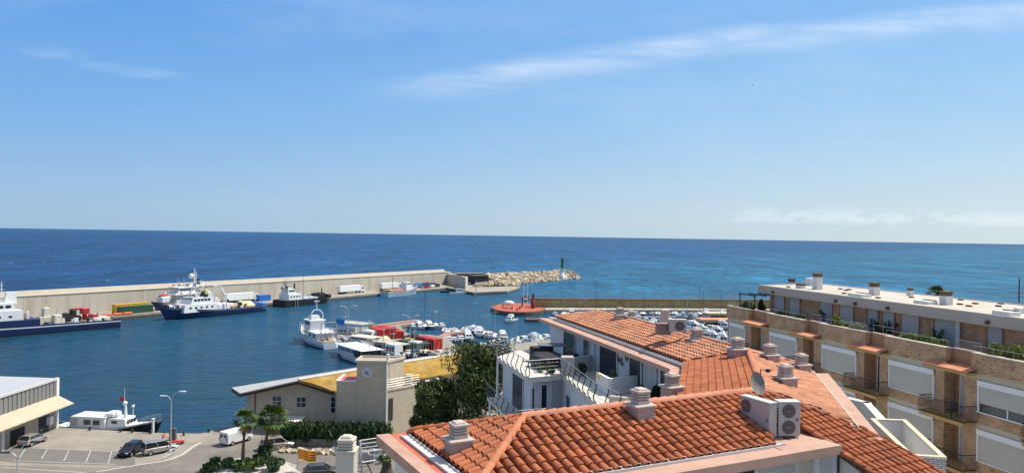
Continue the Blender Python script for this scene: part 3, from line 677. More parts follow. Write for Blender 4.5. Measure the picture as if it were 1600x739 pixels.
s.tube([(-6,-6.25,4.1),(8,-6.35,4.2),(22,-5.5,4.3)], .16, 4); s.build('rails', SHIPW, t)
b = MB(); house(b, -2, 20, 10.4, 4.5, 7.4, .4, .98); house(b, 0, 17, 9.4, 7.4, 9.6, .8, .95); house(b, 3.5, 13, 6.0, 9.6, 11.6, .8, .9); sup = b.build('superstructure', SHIPW, t)
g = MB(); winrow(g, .8, 16, 9.25, 8.15, 9.0, 8, .3); winrow(g, 0, 19, 10.36, 5.4, 6.0, 7, .7); winfront(g, 16.6, 8.4, 8.1, 9.0, 7); g.split('window', GLASS, sup)
fn = MB(); house(fn, -1.5, 1.5, 2.4, 9.0, 12.4, .5, .85); fn.build('funnel', SHIPW, t)
mast(t, 6.0, 11.5, 17.6, .3, SHIPW, ((13.5,2.2),(15.2,1.6),(16.6,1.1)), dome=(6.0,-2.4,14.4,.75))
mast(t, 1.5, 9.5, 15.5, .18, SHIPW, ((13.2,2.6),(14.4,1.8)), y=-2); mast(t, 9.5, 11.5, 16.5, .2, SHIPW, ((14,2),(15.2,1.4)), y=1.5)
eq = MB(); eq.bbox(-12,-8.5,-4.5,-1.5,2.5,4.3,.1); eq.bbox(-13,-11,0,3,2.5,5.0,.1); eq.bbox(-17,-14.5,-3.5,1,2.5,4.0,.1); eq.bbox(-11.5,-9.8,-4.2,-2,4.3,6.9,.1)
eq.cyl((-10.6,-3.1,6.9),(-10.6,-3.1,8.2),.25,.1,6); eq.bbox(-27,-22,-2,3,2.5,3.4,.1); eq.build('deck_gear', DECKW, t)
g = MB(); g.box(-11.52,-11.48,-3.8,-2.4,5.2,6.4); g.box(-11.2,-10.1,-4.26,-4.19,5.2,6.4); g.build('gear_window', GLASS, t)
cr = MB(); cr.cyl((-20.5,0,2.5),(-20.5,0,5.5),.7,.6,10); cr.bbox(-21.6,-19.4,-1.2,1.2,4.6,6.4,.2); cr.tube([(-20.5,0,6.2),(-17.6,0,6.3),(-16.2,0,5.2)], .42, 6)
cr.cyl((-23,-2,3.4),(-23,2,3.4),.9,.9,12); cr.build('deck_crane', mat('crane_red', (.45,.02,.03), .5, var=.15), t)
wn = MB(); wn.cyl((-15.4,-1.5,3.9),(-15.4,1.5,3.9),1.3,1.3,12); wn.bbox(-17.8,-16.4,-1.2,1.2,2.5,6.3,.2); wn.build('winch', DARKM, t)
for i, x in enumerate((-26,-18,-9,0)): 
    MB().cyl((x,-6.3,.9),(x,-6.3,2.0),.42,.42,8).build('fender', TYRE, t)
clutter(t, -26, -7, 8, 2.3, 26, 1, 1.8); clutter(t, 3, 14, 6, 9.6, 10, 2, 1.6, None, 8); clutter(t, 4, 11, 3.4, 11.6, 8, 7, 1.6, None, 9); clutter(t, -4, 0, 7, 4.6, 9, 3, 2.2)
# orange workboats lying behind the stern of the supply ship
def simple_launch(name, label, cat, loc, head, L, W, m, deck, cab=None, fb=.9, group=None, cabm=None):
    t = thing(name, label, cat, loc, az(head), group)
    hull(L, W, fb*.85, fb*.85, fb*1.35, m=m, parent=t, deck=deck, deckdrop=.25, n=8)
    if cab:
        b = MB(); house(b, cab[0], cab[1], W*.62, fb*.55, fb*.55+cab[2], .35, .88); c = b.build('cabin', cabm or WPAINT, t)
        g = MB(); winrow(g, cab[0]+.2, cab[1]-.4, W*.6, fb*.55+cab[2]*.55, fb*.55+cab[2]*.85, 3); winfront(g, cab[1]-.22, W*.52, fb*.55+cab[2]*.5, fb*.55+cab[2]*.88, 2); g.split('window', GLASS, c)
    return t
ORA = mat('orange_paint', (.70,.12,.03), .5, var=.12)
def onq(u, o): p = bw(tq(u, o), o); return p
p = onq(160, 1.6); pp = thing('orange_barrier', 'low orange boom and fenders stacked on the quay left of the yellow container', 'quay gear', (p.x,p.y,QZ), math.atan2(DQ.y,DQ.x))
o = MB(); [o.cyl((-7+i*3.6,-.6,.45),(-4+i*3.6,-.6,.45),.42,.42,8) for i in range(5)]; o.build('boom', ORA, pp)
MB().bbox(-1,2.5,-.2,1.5,.0,1.3,.1).build('crate', DECKG, pp)
# --- the two blue-hulled trawlers lying side by side
def trawler(label, u1, v1, u2, v2, L, hm, off=0, big=True, group='blue trawlers lying side by side'):
    t = placeship('fishing_trawler', label, 'trawler', u1, v1, u2, v2, L, group)
    q = Vector((-math.sin(t.rotation_euler.z), math.cos(t.rotation_euler.z), 0)); t.location = Vector(t.location)+q*off
    hull(L, 9.5, 2.5, 2.6, 5.0, m=hm, parent=t, lower=HBLACK, deck=DECKG, deckdrop=.6, sternw=.9, tumble=.9, stripe=(SHIPW,.86,.9), full=2.2)
    b = MB(); house(b, 2, 15.5, 7.4, 2.2, 5.0, .4, .97); house(b, 3.5, 12.5, 6.6, 5.0, 7.4, .9, .92); c = b.build('superstructure', SHIPW, t)
    g = MB(); winrow(g, 4.4, 11.4, 6.45, 6.0, 6.8, 5); winrow(g, 3, 14, 7.38, 3.5, 4.1, 5, .6); winfront(g, 11.9, 5.8, 5.9, 6.9, 6); g.split('window', GLASS, c)
    return t
t = trawler('blue trawler nearest the camera with a white arch, yellow net and cream nets heaped aft', 257.5, 500, 405, 485.5, 40, HNAVY)
a = MB()
for s in (-1, 1): a.tube([(9.5,s*2.6,7.3),(7.5,s*2.6,11.2),(6.6,s*1.6,12.6),(6.6,0,12.9)], .22, 6); a.tube([(-2,s*4.3,2.4),(-1.2,s*3.6,7.5),(-.6,s*2.2,10.6)], .26, 6)
a.tube([(-.6,-2.2,10.6),(-.6,2.2,10.6)], .26, 6); a.tube([(-.6,0,10.6),(6.6,0,12.8)], .12, 5); a.build('gantry', SHIPW, t)
clutter(t, -16, 1, 7, 2.1, 30, 4, 2.2); clutter(t, 3, 12, 5.5, 7.4, 14, 5, 1.6, None, 8); clutter(t, 14, 19, 3.5, 4.0, 10, 6, 1.3)
nb = MB(); nb.ball((3.6,-.6,8.7), (1.3,1.0,1.2), 9); nb.build('net_bundle', mat('yellow_net', (.48,.47,.16), .95, var=.3, bump=.5), t)
bx = MB(); bx.bbox(-3.5,1.5,-3.4,3.4,2.2,4.4,.15); bx.bbox(-8,-5,-3.2,.5,2.0,3.9,.15); bx.bbox(-4.5,-3.5,-4.2,-3.3,2.2,5.2,.1); bx.build('deck_house', SHIPW, t)
n1 = heap(MB(), 9.5, 6.4, 2.9, 14, T(-12.6,0,2.1)); n1.build('net_heap', CREAM, t)
pw = MB(); pw.cyl((-7.2,-3,4.3),(-7.2,-3,5.2),.7,.7,10); pw.cyl((-9.4,-3.9,2.3),(-8.6,-3.9,4.6),.45,.45,8); pw.bbox(-10,-9.2,-2,2.4,2.2,4.3,.1); pw.build('winch', DARKM, t)
MB().bbox(-19.9,-17.8,-4.2,4.2,1.2,3.5,.15).build('stern_ramp', BLU, t)
for x in (-16,-11.5,-7): MB().ball((x,-4.95,.8), (.45,.35,.6), 8).build('fender', DECKW, t)
bw2 = MB(); rail(bw2, [(13,-4.2,4.1),(17,-2.8,4.9),(20.5,-.6,5.2)], .9); bw2.cyl((14.5,-1,3.4),(14.5,1,3.4),.6,.6,8); bw2.build('bow_rail', SHIPW, t)
mast(t, 8.2, 7.3, 11.6, .16, SHIPW, ((9.6,1.2),(10.8,.8)))
t = trawler('blue trawler on the quay side with tall stepped white bridge and white radar dome', 236, 492.5, 380, 478, 40, HNAVY, 0)
q = Vector((-math.sin(t.rotation_euler.z), math.cos(t.rotation_euler.z), 0))
b = MB(); house(b, 6, 14, 5.4, 7.4, 9.4, 1.0, .9); house(b, 3.8, 9, 3.8, 9.4, 10.4, .5, .9); b.bbox(7,15.6,-3.5,3.5,6.9,7.3,.05); b.bbox(5,14,-2.9,2.9,9.41,9.8,.05); c = b.build('upper_bridge', SHIPW, t)
g = MB(); winrow(g, 7, 13, 5.2, 8.3, 9.0, 5); winfront(g, 13.2, 4.6, 8.2, 9.1, 5); g.split('window', GLASS, c)
mast(t, 4.5, 10.4, 16.5, .3, SHIPW, ((13.0,2.0),(14.6,1.2)), dome=(5.6,-.4,13.6,1.0)); mast(t, 2.6, 7.4, 15.2, .2, SHIPW, ((12.4,1.6),(13.8,1)), y=-1.4); mast(t, 3.4, 10.4, 12.6, .7, DARKM, y=.8, name='exhaust')
ud = MB(); ud.cyl((-1,-1.6,9.0),(-1,-1.6,11),.3,.2,6); ud.bbox(-2.4,1.5,-3,3,2.2,5,.1); ud.build('deck_house', SHIPW, t)
MB().bbox(16.2,20.0,-1.7,1.7,4.6,6.6,.3).build('tender_cover', SHIPW, t); MB().ball((18.1,0,6.8), (2.0,1.3,.5), 10).build('inflatable', REDP, t)
clutter(t, -10, 2, 7, 2.1, 20, 8, 2.6); clutter(t, 4, 13, 4.5, 9.4, 12, 9, 1.5, None, 9); clutter(t, 3, 15, 6.2, 7.3, 10, 10, 1.0)
# --- black workboat
t = placeship('workboat', 'black hulled workboat with white wheelhouse aft, moored between the trawlers and lorries', 'workboat', 514, 471.8, 436, 479.6, 29)
t.location.x += .0
hull(29, 8, 2.9, 2.7, 3.2, m=HBLACK, parent=t, deck=DECKG, deckdrop=.7, sternw=.95, tumble=.97, full=5, rake=.02)
b = MB(); house(b, -12, -4.5, 6, 2.2, 5.2, .3, .95); house(b, -11.6, -7.5, 4.4, 5.2, 7.4, .4, .9); c = b.build('wheelhouse', SHIPW, t)
g = MB(); winrow(g, -11.2, -8, 4.3, 6.1, 6.9, 3); winrow(g, -11.5, -5, 5.9, 3.8, 4.4, 4, .5); g.split('window', GLASS, c)
mast(t, -11, 7.4, 11.5, .15, DARKM, ((9.4,1.3),)); mast(t, -1.2, 2.3, 13.0, .12, DARKM); mast(t, -6.2, 5.2, 9.4, .5, DARKM, name='exhaust')
d = MB(); d.bbox(-3.5,5,-3,3,2.0,3.2,.1); d.build('hatch', mat('pale_blue_hatch', (.42,.45,.55), .7), t)
d = MB(); d.bbox(6,8.4,-2.6,2.6,2.0,4.4,.1); d.cyl((9.3,-2,3.5),(9.3,2,3.5),1.2,1.2,12); d.cyl((9.8,0,3),(9.8,0,6.6),.3,.2,6); d.bbox(11,13,-3,3,2.3,3.8,.1); d.build('deck_gear', DARKM, t)
for x in (-9.5,-8.2,2,9.5): MB().cyl((x,-4.2,-.2),(x,-4.2,2.6),.12,.12,6).build('rubbing_post', CONC, t)
clutter(t, -4, 13, 5.5, 2.2, 18, 11, 1.8); clutter(t, -12, -8, 4, 7.4, 5, 12, 1.4, None, 6)
# --- pale grey trawler
t = placeship('fishing_trawler', 'pale grey fishing trawler in front of the second white lorry, bow to the right', 'trawler', 652, 458, 600, 463.4, 26)
hull(26, 7, 2.6, 2.2, 4.0, m=HGREY, parent=t, deck=mat('salmon_deck', (.45,.20,.15), .8), deckdrop=.5, lower=mat('pale_boot', (.55,.55,.5), .7))
b = MB(); house(b, 2, 8, 4.8, 1.9, 4.4, .5); house(b, 3, 7, 3.8, 4.4, 6.3, .5); c = b.build('wheelhouse', SHIPW, t); g = MB(); winrow(g, 3.4, 6.6, 3.7, 5.1, 5.8, 3); g.split('window', GLASS, c)
mast(t, 4.5, 6.3, 10.2, .16, SHIPW, ((8.6,1.3),)); mast(t, -6.5, 2, 9.2, .16, DARKM)
d = MB(); d.bbox(-11,-8,-2.6,2.6,2,3.2,.1); d.build('net_heap', mat('yellow_gear', (.45,.36,.08), .8), t); d = MB(); d.bbox(-7,0,-2.2,2.2,1.9,3.1,.2); d.build('hatch', mat('salmon_deck', (.45,.20,.15)), t)
clutter(t, -11, 2, 5, 1.9, 14, 13, 1.6)
t = simple_launch('fishing_boat', 'small white fishing boat moored at the sea wall end by the parked cars', 'boat', at(717,459,0), 70, 10, 3.2, WPAINT, DECKG, (-1.5,2,2.2))
t = simple_launch('fishing_boat', 'dark low boat just left of the small white one by the sea wall end', 'boat', at(701,457,0), 62, 9, 3, HBLACK, DECKG, None)
# --- white fishing boats at the inner quay
def inner(label, u1, v1, u2, v2, L, W, g=None):
    t = placeship('fishing_boat', label, 'fishing boat', u1, v1, u2, v2, L, g); return t
t = inner('white fishing boat with tall wheelhouse and dark blue line along its hull', 463, 524, 519, 545, 22.5, 6)
hull(22.5, 6.6, 2.0, 1.9, 4.2, m=SHIPW, parent=t, lower=mat('blue_boot', (.02,.05,.16), .5), deck=DECKG, deckdrop=.5, stripe=(HNAVY,.36,.43), full=2.3, rake=.10)
b = MB(); house(b, -6, 3.5, 4.8, 1.5, 3.6, .1, 1); b.bbox(-6.6,3.6,-2.9,2.9,3.61,3.78,.03); house(b, .2, 5.4, 4.2, 3.7, 6.4, .5, .95); b.bbox(-.2,5.6,-2.4,2.4,6.4,6.56,.03); house(b, 1.8, 4.4, 2.4, 6.56, 7.7, .5, .9); c = b.build('wheelhouse', SHIPW, t)
g = MB(); winrow(g, 1.0, 4.8, 4.16, 5.2, 6.0, 3); winfront(g, 5.2, 3.8, 5.1, 6.05, 5); winrow(g, -5, 1, 4.82, 2.2, 3.1, 2, .5); g.split('window', GLASS, c)
a = MB(); [a.tube([(.6,s*1.7,6.5),(.8,s*1.6,8.6),(1.2,s*.8,9.3),(1.2,0,9.4)], .13, 6) for s in (-1,1)]; a.cyl((1.2,0,9.2),(1.2,0,12.2),.13,.08,6); a.cyl((1.2,-.8,11.8),(1.2,.8,11.8),.12,.12,6); a.build('mast', SHIPW, t)
r = MB(); rail(r, [(7,-2.9,2.6),(10.5,-1.8,3.4),(13.0,-.2,4.2)], .8); rail(r, [(7,2.9,2.6),(10.5,1.8,3.4),(13.0,.2,4.2)], .8); r.build('bow_rail', METAL, t)
gn = MB(); gn.tube([(-8.8,-2.4,1.6),(-8.4,-2.0,6.8),(-8.4,2.0,6.8),(-8.8,2.4,1.6)], .14, 6); gn.tube([(-8.4,0,6.8),(-1,0,3.8)], .06, 5); gn.build('gantry', DECKG, t)
heap(MB(), 3.2, 3.2, 1.1, 8, T(-9.6,0,1.4), .4).build('net_heap', ROPE, t); clutter(t, -10, -6, 4.5, 1.5, 9, 14, 1.2); clutter(t, 6, 9, 2.5, 2.4, 5, 15, .8, None, 1)
t = inner('white fishing boat with broad flat white awning and a row of blue cabin windows', 512, 546, 590, 571, 22, 6)
hull(22, 6.4, 1.5, 1.5, 3.2, m=SHIPW, parent=t, lower=mat('blue_boot', (.02,.05,.16)), deck=DECKG, deckdrop=.4, full=2.2, stripe=(mat('pale_blue_line', (.25,.33,.45), .5),.45,.5))
b = MB(); house(b, -3.5, 6.2, 4.9, 1.1, 3.0, .3, .98); c = b.build('cabin', SHIPW, t); g = MB(); winrow(g, -3.2, 5.8, 4.92, 1.95, 2.7, 7, .3); g.split('window', mat('blue_window', (.04,.08,.18), .2), c)
a = MB(); a.bbox(-8.2,6.4,-3.0,3.0,3.15,3.3,.05); 
aw = a.build('awning', WPAINT, t)
p_ = MB(); [p_.cyl((x,s*2.8,1.2),(x,s*2.8,3.15),.06,.06,5) for x in (-8,-6,-4) for s in (-1,1)]; p_.build('awning_posts', METAL, aw)
MB().box(-7.8,-3.6,-2.5,2.5,1.2,2.9).build('shade_screen', mat('dark_screen', (.03,.03,.03), .9), t)
mk = MB(); [mk.cyl((x,y,1.2),(x-.6,y,6.4),.07,.04,5) for x,y in ((-8.6,-2.2),(-9.2,-.4),(-9.8,1.8))]; mk.tube([(-8.6,-2.2,1.4),(-8.6,2.2,1.4)], .1, 5); mk.build('poles', mat('wood_pole', (.20,.13,.08), .9), t)
mast(t, 7.2, 2.2, 4.0, .1, SHIPW)
# other craft packed at the inner quay
def canopy_boat(label, u, v, head, L, W, hm, cm, z1=3.2):
    p = at(u, v, 0); t = thing('fishing_boat', label, 'fishing boat', (p.x,p.y,0), az(head))
    hull(L, W, 1.4, 1.3, 2.6, m=hm, parent=t, deck=DECKG, deckdrop=.4, lower=HBLACK)
    if cm: 
        MB().bbox(-L*.36,L*.22,-W*.47,W*.47,z1,z1+.14,.04).build('awning', cm, t)
        p_ = MB(); [p_.cyl((x*L,s*W*.42,1),(x*L,s*W*.42,z1),.06,.06,5) for x in (-.34,-.08,.2) for s in (-1,1)]; p_.build('awning_posts', METAL, t)
    b = MB(); house(b, -L*.02, L*.24, W*.62, 1.0, 2.8+.9*(cm is None), .3); c = b.build('wheelhouse', SHIPW, t)
    g = MB(); winrow(g, 0, L*.2, W*.6, 2.0, 2.5+.6*(cm is None), 3); winfront(g, L*.24-.2, W*.5, 2.0, 2.6, 3); g.split('window', GLASS, c)
    if True:
        heap(MB(), L*.22, W*.6, 1.1, 8, T(-L*.3,0,1.0)).build('net_heap', random.choice((ROPE, DARKM, CREAM, NET)), t)
    clutter(t, -L*.44, -L*.1, W*.7, 1.0, 8, int(u*7+v), 1.1, None, 2); clutter(t, L*.25, L*.4, W*.35, 1.3, 4, int(u*3+v), .7, None, 1)
    mast(t, L*.12, 3.2, 7.6, .09, METAL, ((6.2,.8),)); mast(t, -L*.36, 1.2, 6.0, .08, METAL)
    return t
BEIGE = mat('beige_canvas', (.47,.43,.33), .9, var=.12); DGREEN = mat('dark_green_canvas', (.035,.06,.045), .9, var=.3)
canopy_boat('fishing boat under a wide beige canvas canopy left of the twin red containers', 609, 553, -55, 19, 6, SHIPW, BEIGE)
canopy_boat('fishing boat with dark green awning between the beige canopy and the second red container', 640, 553, -50, 17, 5.4, HBLACK, DGREEN)
canopy_boat('dark hulled boat low in the shadow beside the harbour office roof', 622, 561, -52, 15, 4.6, HBLACK, None)
canopy_boat('white cabin boat with two dark windows beside the second red container', 655, 556, -60, 13, 4.4, SHIPW, None)
canopy_boat('white trawler with grey canopy frame behind the tall wheelhouse boat', 548, 528, -60, 19, 6, SHIPW, mat('grey_canvas', (.40,.39,.34), .9), 4.6)
canopy_boat('cream boat with small wheelhouse in front of the twin red containers', 585, 537, -58, 16, 5, DECKW, None)
canopy_boat('white boat covered with pale tarpaulin just behind the flat white awning', 566, 541, -57, 15, 4.8, SHIPW, DECKW, 2.8)
# pilot boat at the near quay
t = thing('patrol_boat', 'white launch with long cabin and black hull lying at the near quay', 'launch', (at(176,675,0).x, 112.2, 0), az(96))
hull(15.6, 4.4, 1.5, 1.6, 2.9, m=HBLACK, parent=t, deck=SHIPW, deckdrop=.15, sternw=.7)
wk = MB(); S = hull_secs(15.6, 4.42, 1.5, 1.6, 2.9, sternw=.7)
for s_ in (-1, 1): wk.loft([[(x+(xo-x)*.6,s_*(b+(a-b)*.6+.04),top*.72),(xo,s_*(a+.03),top+.02)] for x,xo,a,b,top in S], False, False)
wk.build('rubbing_strake', SHIPW, t)
b = MB(); house(b, -4.9, .9, 3.4, 1.35, 3.0, .25, .93); b.bbox(-4.7,.8,-1.62,1.62,3.0,3.12,.03); house(b, .9, 4.2, 2.9, 1.4, 2.9, .5, .9); b.bbox(.2,1.8,-1.0,1.0,3.1,3.65,.15); c = b.build('cabin', WPAINT, t)
g = MB(); [g.box(x, x+1.05, -1.70, -1.60, 1.95, 2.65) for x in (-2.6,-1.1)]; [g.box(x, x+1.05, 1.60, 1.70, 1.95, 2.65) for x in (-2.6,-1.1)]; g.box(1.7,2.5,-1.44,-1.36,2.2,2.6); winfront(g, 4.0, 2.4, 2.1, 2.7, 3); g.split('window', GLASS, c)
MB().box(-4.8,-3.6,-1.72,-1.6,1.8,2.8).build('door', HGREY, c)
a = MB(); a.cyl((3.0,0,2.9),(3.0,0,4.9),.28,.12,7); a.cyl((2.6,.3,4.5),(2.6,.3,7.2),.04,.03,5); a.cyl((4.2,0,2.9),(4.2,0,4.4),.06,.05,5); a.ball((4.2,0,4.6),.25,8); a.ball((2.9,0,5.0),.35,8); a.build('mast', WPAINT, t)
MB().box(2.05,2.75,-.02,.02,5.3,5.9).build('flag', mat('flag_red', (.5,.02,.02), .8), t)
r = MB(); rail(r, [(4.6,-1.6,1.8),(6.6,-1.0,2.4),(8.6,-.1,2.9)], .7, .025); rail(r, [(4.6,1.6,1.8),(6.6,1.0,2.4),(8.6,.1,2.9)], .7, .025); rail(r, [(-7.4,-1.5,1.5),(-5,-1.9,1.5)], .8,.025); r.build('rail', METAL, t)
for x in (-5,-1,3): MB().cyl((x,-2.3,.3),(x,-2.3,1.2),.22,.22,8).build('fender', TYRE, t)
# ---------------------------------------------------------------- marina prototypes
def proto_motor(i):
    L = (6.2, 7.5, 9.5)[i]; W = L*.34
    t = thing('motorboat', 'x', 'motorboat'); 
    hull(L, W, .75, .75, 1.25, m=WPAINT, parent=t, deck=(DECKW, WPAINT, DECKG)[i], deckdrop=.2, n=7, lower=(HNAVY, None, HBLACK)[i])
    b = MB(); house(b, -L*.05, L*.27, W*.7, .6, 1.35+.25*i, .5, .8); 
    if i == 2: house(b, -L*.12, L*.12, W*.55, 1.8, 2.6, .4, .85)
    c = b.build('cabin', WPAINT, t)
    g = MB(); winrow(g, -L*.02, L*.17, W*.67, .98, 1.25+.25*i, 2); winfront(g, L*.27-.3, W*.55, .95, 1.28+.25*i, 2); g.build('windows', GLASS, c)
    MB().bbox(-L/2-.35,-L/2+.1,-.25,.25,.1,1.15,.08).build('outboard', DARKM if i != 1 else WPAINT, t)
    if i == 1:
        MB().bbox(-L*.42,-L*.08,-W*.4,W*.4,.72,1.0,.1).build('tarpaulin', mat('blue_canvas', (.03,.08,.22), .8), t)
    return t
def proto_open(i):
    L = 5.6; W = 2.1; t = thing('open_boat', 'x', 'boat')
    hull(L, W, .6, .6, .95, m=(WPAINT, HBLUE)[i], parent=t, deck=DECKG, deckdrop=.35, n=6)
    MB().box(-1.4,-1.1,-.9,.9,.35,.5).build('bench', DECKW, t); MB().box(.5,.8,-.85,.85,.35,.5).build('bench', DECKW, t)
    MB().bbox(-.5,.1,-.3,.3,.3,1.1,.05).build('console', WPAINT, t); return t
def proto_sail(i):
    L = (8.5, 10.5, 12)[i]; W = L*.31; t = thing('sailing_boat', 'x', 'sailing boat')
    hull(L, W, .95, .9, 1.3, m=(WPAINT, HNAVY, WPAINT)[i], parent=t, deck=WPAINT if i else DECKW, deckdrop=.1, n=8, full=1.8, sternw=.6)
    b = MB(); house(b, -L*.12, L*.22, W*.5, .8, 1.5, .9, .8); c = b.build('cabin', WPAINT, t); g = MB(); winrow(g, -L*.08, L*.12, W*.48, 1.1, 1.32, 3); g.build('windows', GLASS, c)
    H = (10.5, 13, 15.5)[i]; mm = MB(); mm.cyl((L*.08,0,1.2),(L*.08,0,H),.085,.06,6); mm.cyl((L*.08,-W*.25,H*.55),(L*.08,W*.25,H*.55),.03,.03,4); mo = mm.build('mast', METAL if i != 1 else mat('dark_mast', (.07,.065,.06), .5), t)
    st = MB(); st.cyl((L*.5,0,1.2),(L*.08,0,H-.1),.018,.018,3); st.cyl((-L*.46,0,1.0),(L*.08,0,H-.1),.018,.018,3); st.build('stays', DARKM, mo)
    bo_ = MB(); bo_.cyl((L*.06,0,2.1),(-L*.34,0,2.0),.16,.12,7); bo_.build('furled_sail', mat(('blue_canvas','beige_canvas','blue_canvas')[i], (.03,.08,.22)), t)
    return t
PM = [proto_motor(i) for i in range(3)]; PO = [proto_open(i) for i in range(2)]; PS = [proto_sail(i) for i in range(3)]
USED = {}
def put(pr, loc, head, label, group, sc=1.0):
    if pr.name not in USED:
        USED[pr.name] = 1; pr.location = loc; pr.rotation_euler = (0,0,az(head)); pr.scale = (sc,sc,sc); pr['label'] = label; pr['group'] = group; return pr
    return dup(pr, loc, az(head), label, group, sc)
KN = {'motorboat': 'white motorboat', 'open_boat': 'small open boat', 'sailing_boat': 'sailing boat'}
def row(seq, pts, head, where, group):
    """seq: prototypes; pts: world x,y of each"""
    cnt = {}
    for pr, (x, y) in zip(seq, pts):
        k = pr.name.split('.')[0]; n = cnt.get(k, 0); cnt[k] = n+1
        put(pr, (x, y, 0), head+random.uniform(-5,5), '%s %s from the left %s' % (ORD[n], KN[k], where), group, random.uniform(.9,1.1))
def seg(p0, p1, n, jit=.4):
    return [(p0[0]+(p1[0]-p0[0])*(i+.5)/n+random.uniform(-jit,jit), p0[1]+(p1[1]-p0[1])*(i+.5)/n+random.uniform(-jit,jit)) for i in range(n)]
w0 = lambda u, v: tuple(at(u, v, 0))[:2]
m0, m1, m2 = PM; o0, o1 = PO; s0, s1, s2 = PS
pier = mat('pinkish_pontoon', (.40,.22,.18), .9, var=.15)
def pontoon(name, pts, wd, z=.75, m=pier):
    mb = MB()
    for a, b in zip(pts, pts[1:]):
        a = Vector((*a, 0)); b = Vector((*b, 0)); d = (b-a).normalized(); q = Vector((-d.y, d.x, 0))*wd/2
        mb.prism([(a-q)[:2], (b-q)[:2], (b+q)[:2], (a+q)[:2]], .15, z)
    return struct(name, mb, m)
pontoon('pontoon', [(-21,219), w0(700,524), w0(740,519), w0(768,522)], 2.6)
pontoon('fishing_pier', [(-44,234.5), (-32,252.5)], 2.2, 1.9, pier)
pontoon('dock', [at(821,497.5,1)[:2], at(846,497.5,1)[:2]], 5, .9, mat('dark_dock', (.14,.08,.06), .9))
row([m1,m2,s1,m2,s0,m1], seg(w0(640,513), w0(694,511), 6, .5), 150, 'in the cluster at the tip of the fishing pier', 'boats at the tip of the fishing pier')
row([s0,m0,s0,o1,s1,m1,s2,m0], seg(w0(692,521), w0(752,516.5), 8, .5), -10, 'on the far side of the pink pontoon', 'boats on the far side of the pink pontoon')
row([m0,m1,m0,o0,m1,m0,m2,m0], seg(w0(694,534), w0(737,530), 8, .4), 165, 'on the near side of the pink pontoon root', 'motorboats on the near side of the pink pontoon')
row([m2,s0,m1,m1,s2,m0,m2], seg(w0(745,524), w0(790,530), 7, .6), 170, 'clustered at the outer end of the pink pontoon', 'boats at the outer end of the pink pontoon')
row([o0,m0,m1,o0,m0,m1,m2,m0,m1], seg(w0(752,542), w0(862,530), 9, .3), -30, 'along the near beige quay', 'boats along the near beige quay')
put(m2, at(798,502,0), 200, 'lone white motorboat floating in open water below the red jetty head', 'lone motorboat', 1.0)['group'] = 'motorboat in open water'
row([m1,s0,m2,s2,m0,s1,m2,m1,m2,s0,m1,s1,m0,s2,m2,s0,m1,m0,s1,m2,m0,m2,s2,m1,m2,m0,m2], seg((16,290), (104,303), 27, .3), 185, 'in the row moored under the jetty wall', 'boats moored under the jetty wall')
row([s2,m1,m2,o0,s1,m2,m2,m1,s0,m2,m0,m2,s2,m2,s1,m1,m2,m0,s0,m2,m1,m2,m2], seg((26,268), (100,284), 23, .4), 5, 'in the middle row of the marina', 'boats in the middle row of the marina')
row([m2,m1,m2,m0,m2,m1,s1,m2,m0,m2,m1,m2], seg((46,250), (96,262), 12, .4), 184, 'in the row nearest the tiled roof', 'boats in the marina row nearest the tiled roof')
pontoon('marina_pontoon', [(22,279), (104,294)], 2.2, .75, mat('pale_quay', (.50,.46,.38)))
# boats on the hard, some under dark covers
def hard(u, v, head, lab, pr, cover=None):
    p = at(u, v, QZ); t = put(pr, (p.x,p.y,QZ+.9), head, lab, 'boats stored ashore behind the tiled roof', 1.0)
    return t
for i, (u, v, h, pr) in enumerate(((1082,518,120,m2),(1094,524,115,m2),(1107,520,110,m1),(1118,527,118,m2),(1128,517,112,m2),(1112,536,118,m2),(1128,540,120,m2))):
    hard(u, v, h, '%s boat from the left stored ashore between the tiled roof and the brick block' % ORD[i], pr)
for i, (u, v, wd) in enumerate(((1068,503,9),(1090,499,10),(1109,507,9))):
    p = at(u, v, 0); o = heap(MB(), wd, 3.2, 1.9, 10, None, .12).build('covered_boat', mat('navy_cover', (.012,.016,.03), .8, var=.2)); o.location = (p.x,p.y,.4); o.rotation_euler = (0,0,R(10+20*i)); tag(o, '%s dark blue tarpaulin covered boat from the left near the brick block' % ORD[i], 'boat', 'boats under dark blue covers')
# containers, lamps, flags and clutter on the inner quay
rz = R(52)
container('container', 'red container with paler roof, left one of the joined pair on the inner quay', 'container', 0,0, 7.5,2.6,2.6, REDP, R(121), pos=(-38.4,212.0))
container('container', 'red container, right one of the joined pair on the inner quay', 'container', 0,0, 7.0,2.6,2.6, REDP, R(121), pos=(-36.0,214.0))
container('container', 'small red container at the right foot of the joined pair', 'container', 0,0, 2.4,2.2,2.0, REDP, R(121), pos=(-32.0,210.5))
container('container', 'separate red container with flat pink roof near the pine tree top', 'container', 0,0, 7.6,2.7,2.7, REDP, R(132), pos=(-21.2,193.4))
for i, (u, v, m_, lab) in enumerate(((583,522,ROPE,'tan heap of nets left of the joined red containers'),(572,527,CREAM,'cream heap of nets nearest the white fishing boats'),(600,534,CREAM,'cream nets spread in front of the joined red containers'),(640,536,mat('yellow_gear', (.45,.36,.08)),'yellow and grey gear pile between the red containers'),(612,517,mat('dark_red_nets', (.25,.05,.04), .9, var=.3),'dark red nets behind the joined red containers'),(598,515,mat('dark_red_nets', (.25,.05,.04)),'dark red net row along the far edge of the inner quay'),(648,530,DARKM,'dark heap of gear right of the joined red containers'))):
    p = pxy(u, v); o = heap(MB(), 8, 4, 1.7, 12).build('net_heap', m_); o.location = (p[0],p[1],QZ); o.rotation_euler = (0,0,R(60+17*i)); tag(o, lab, 'fishing nets')
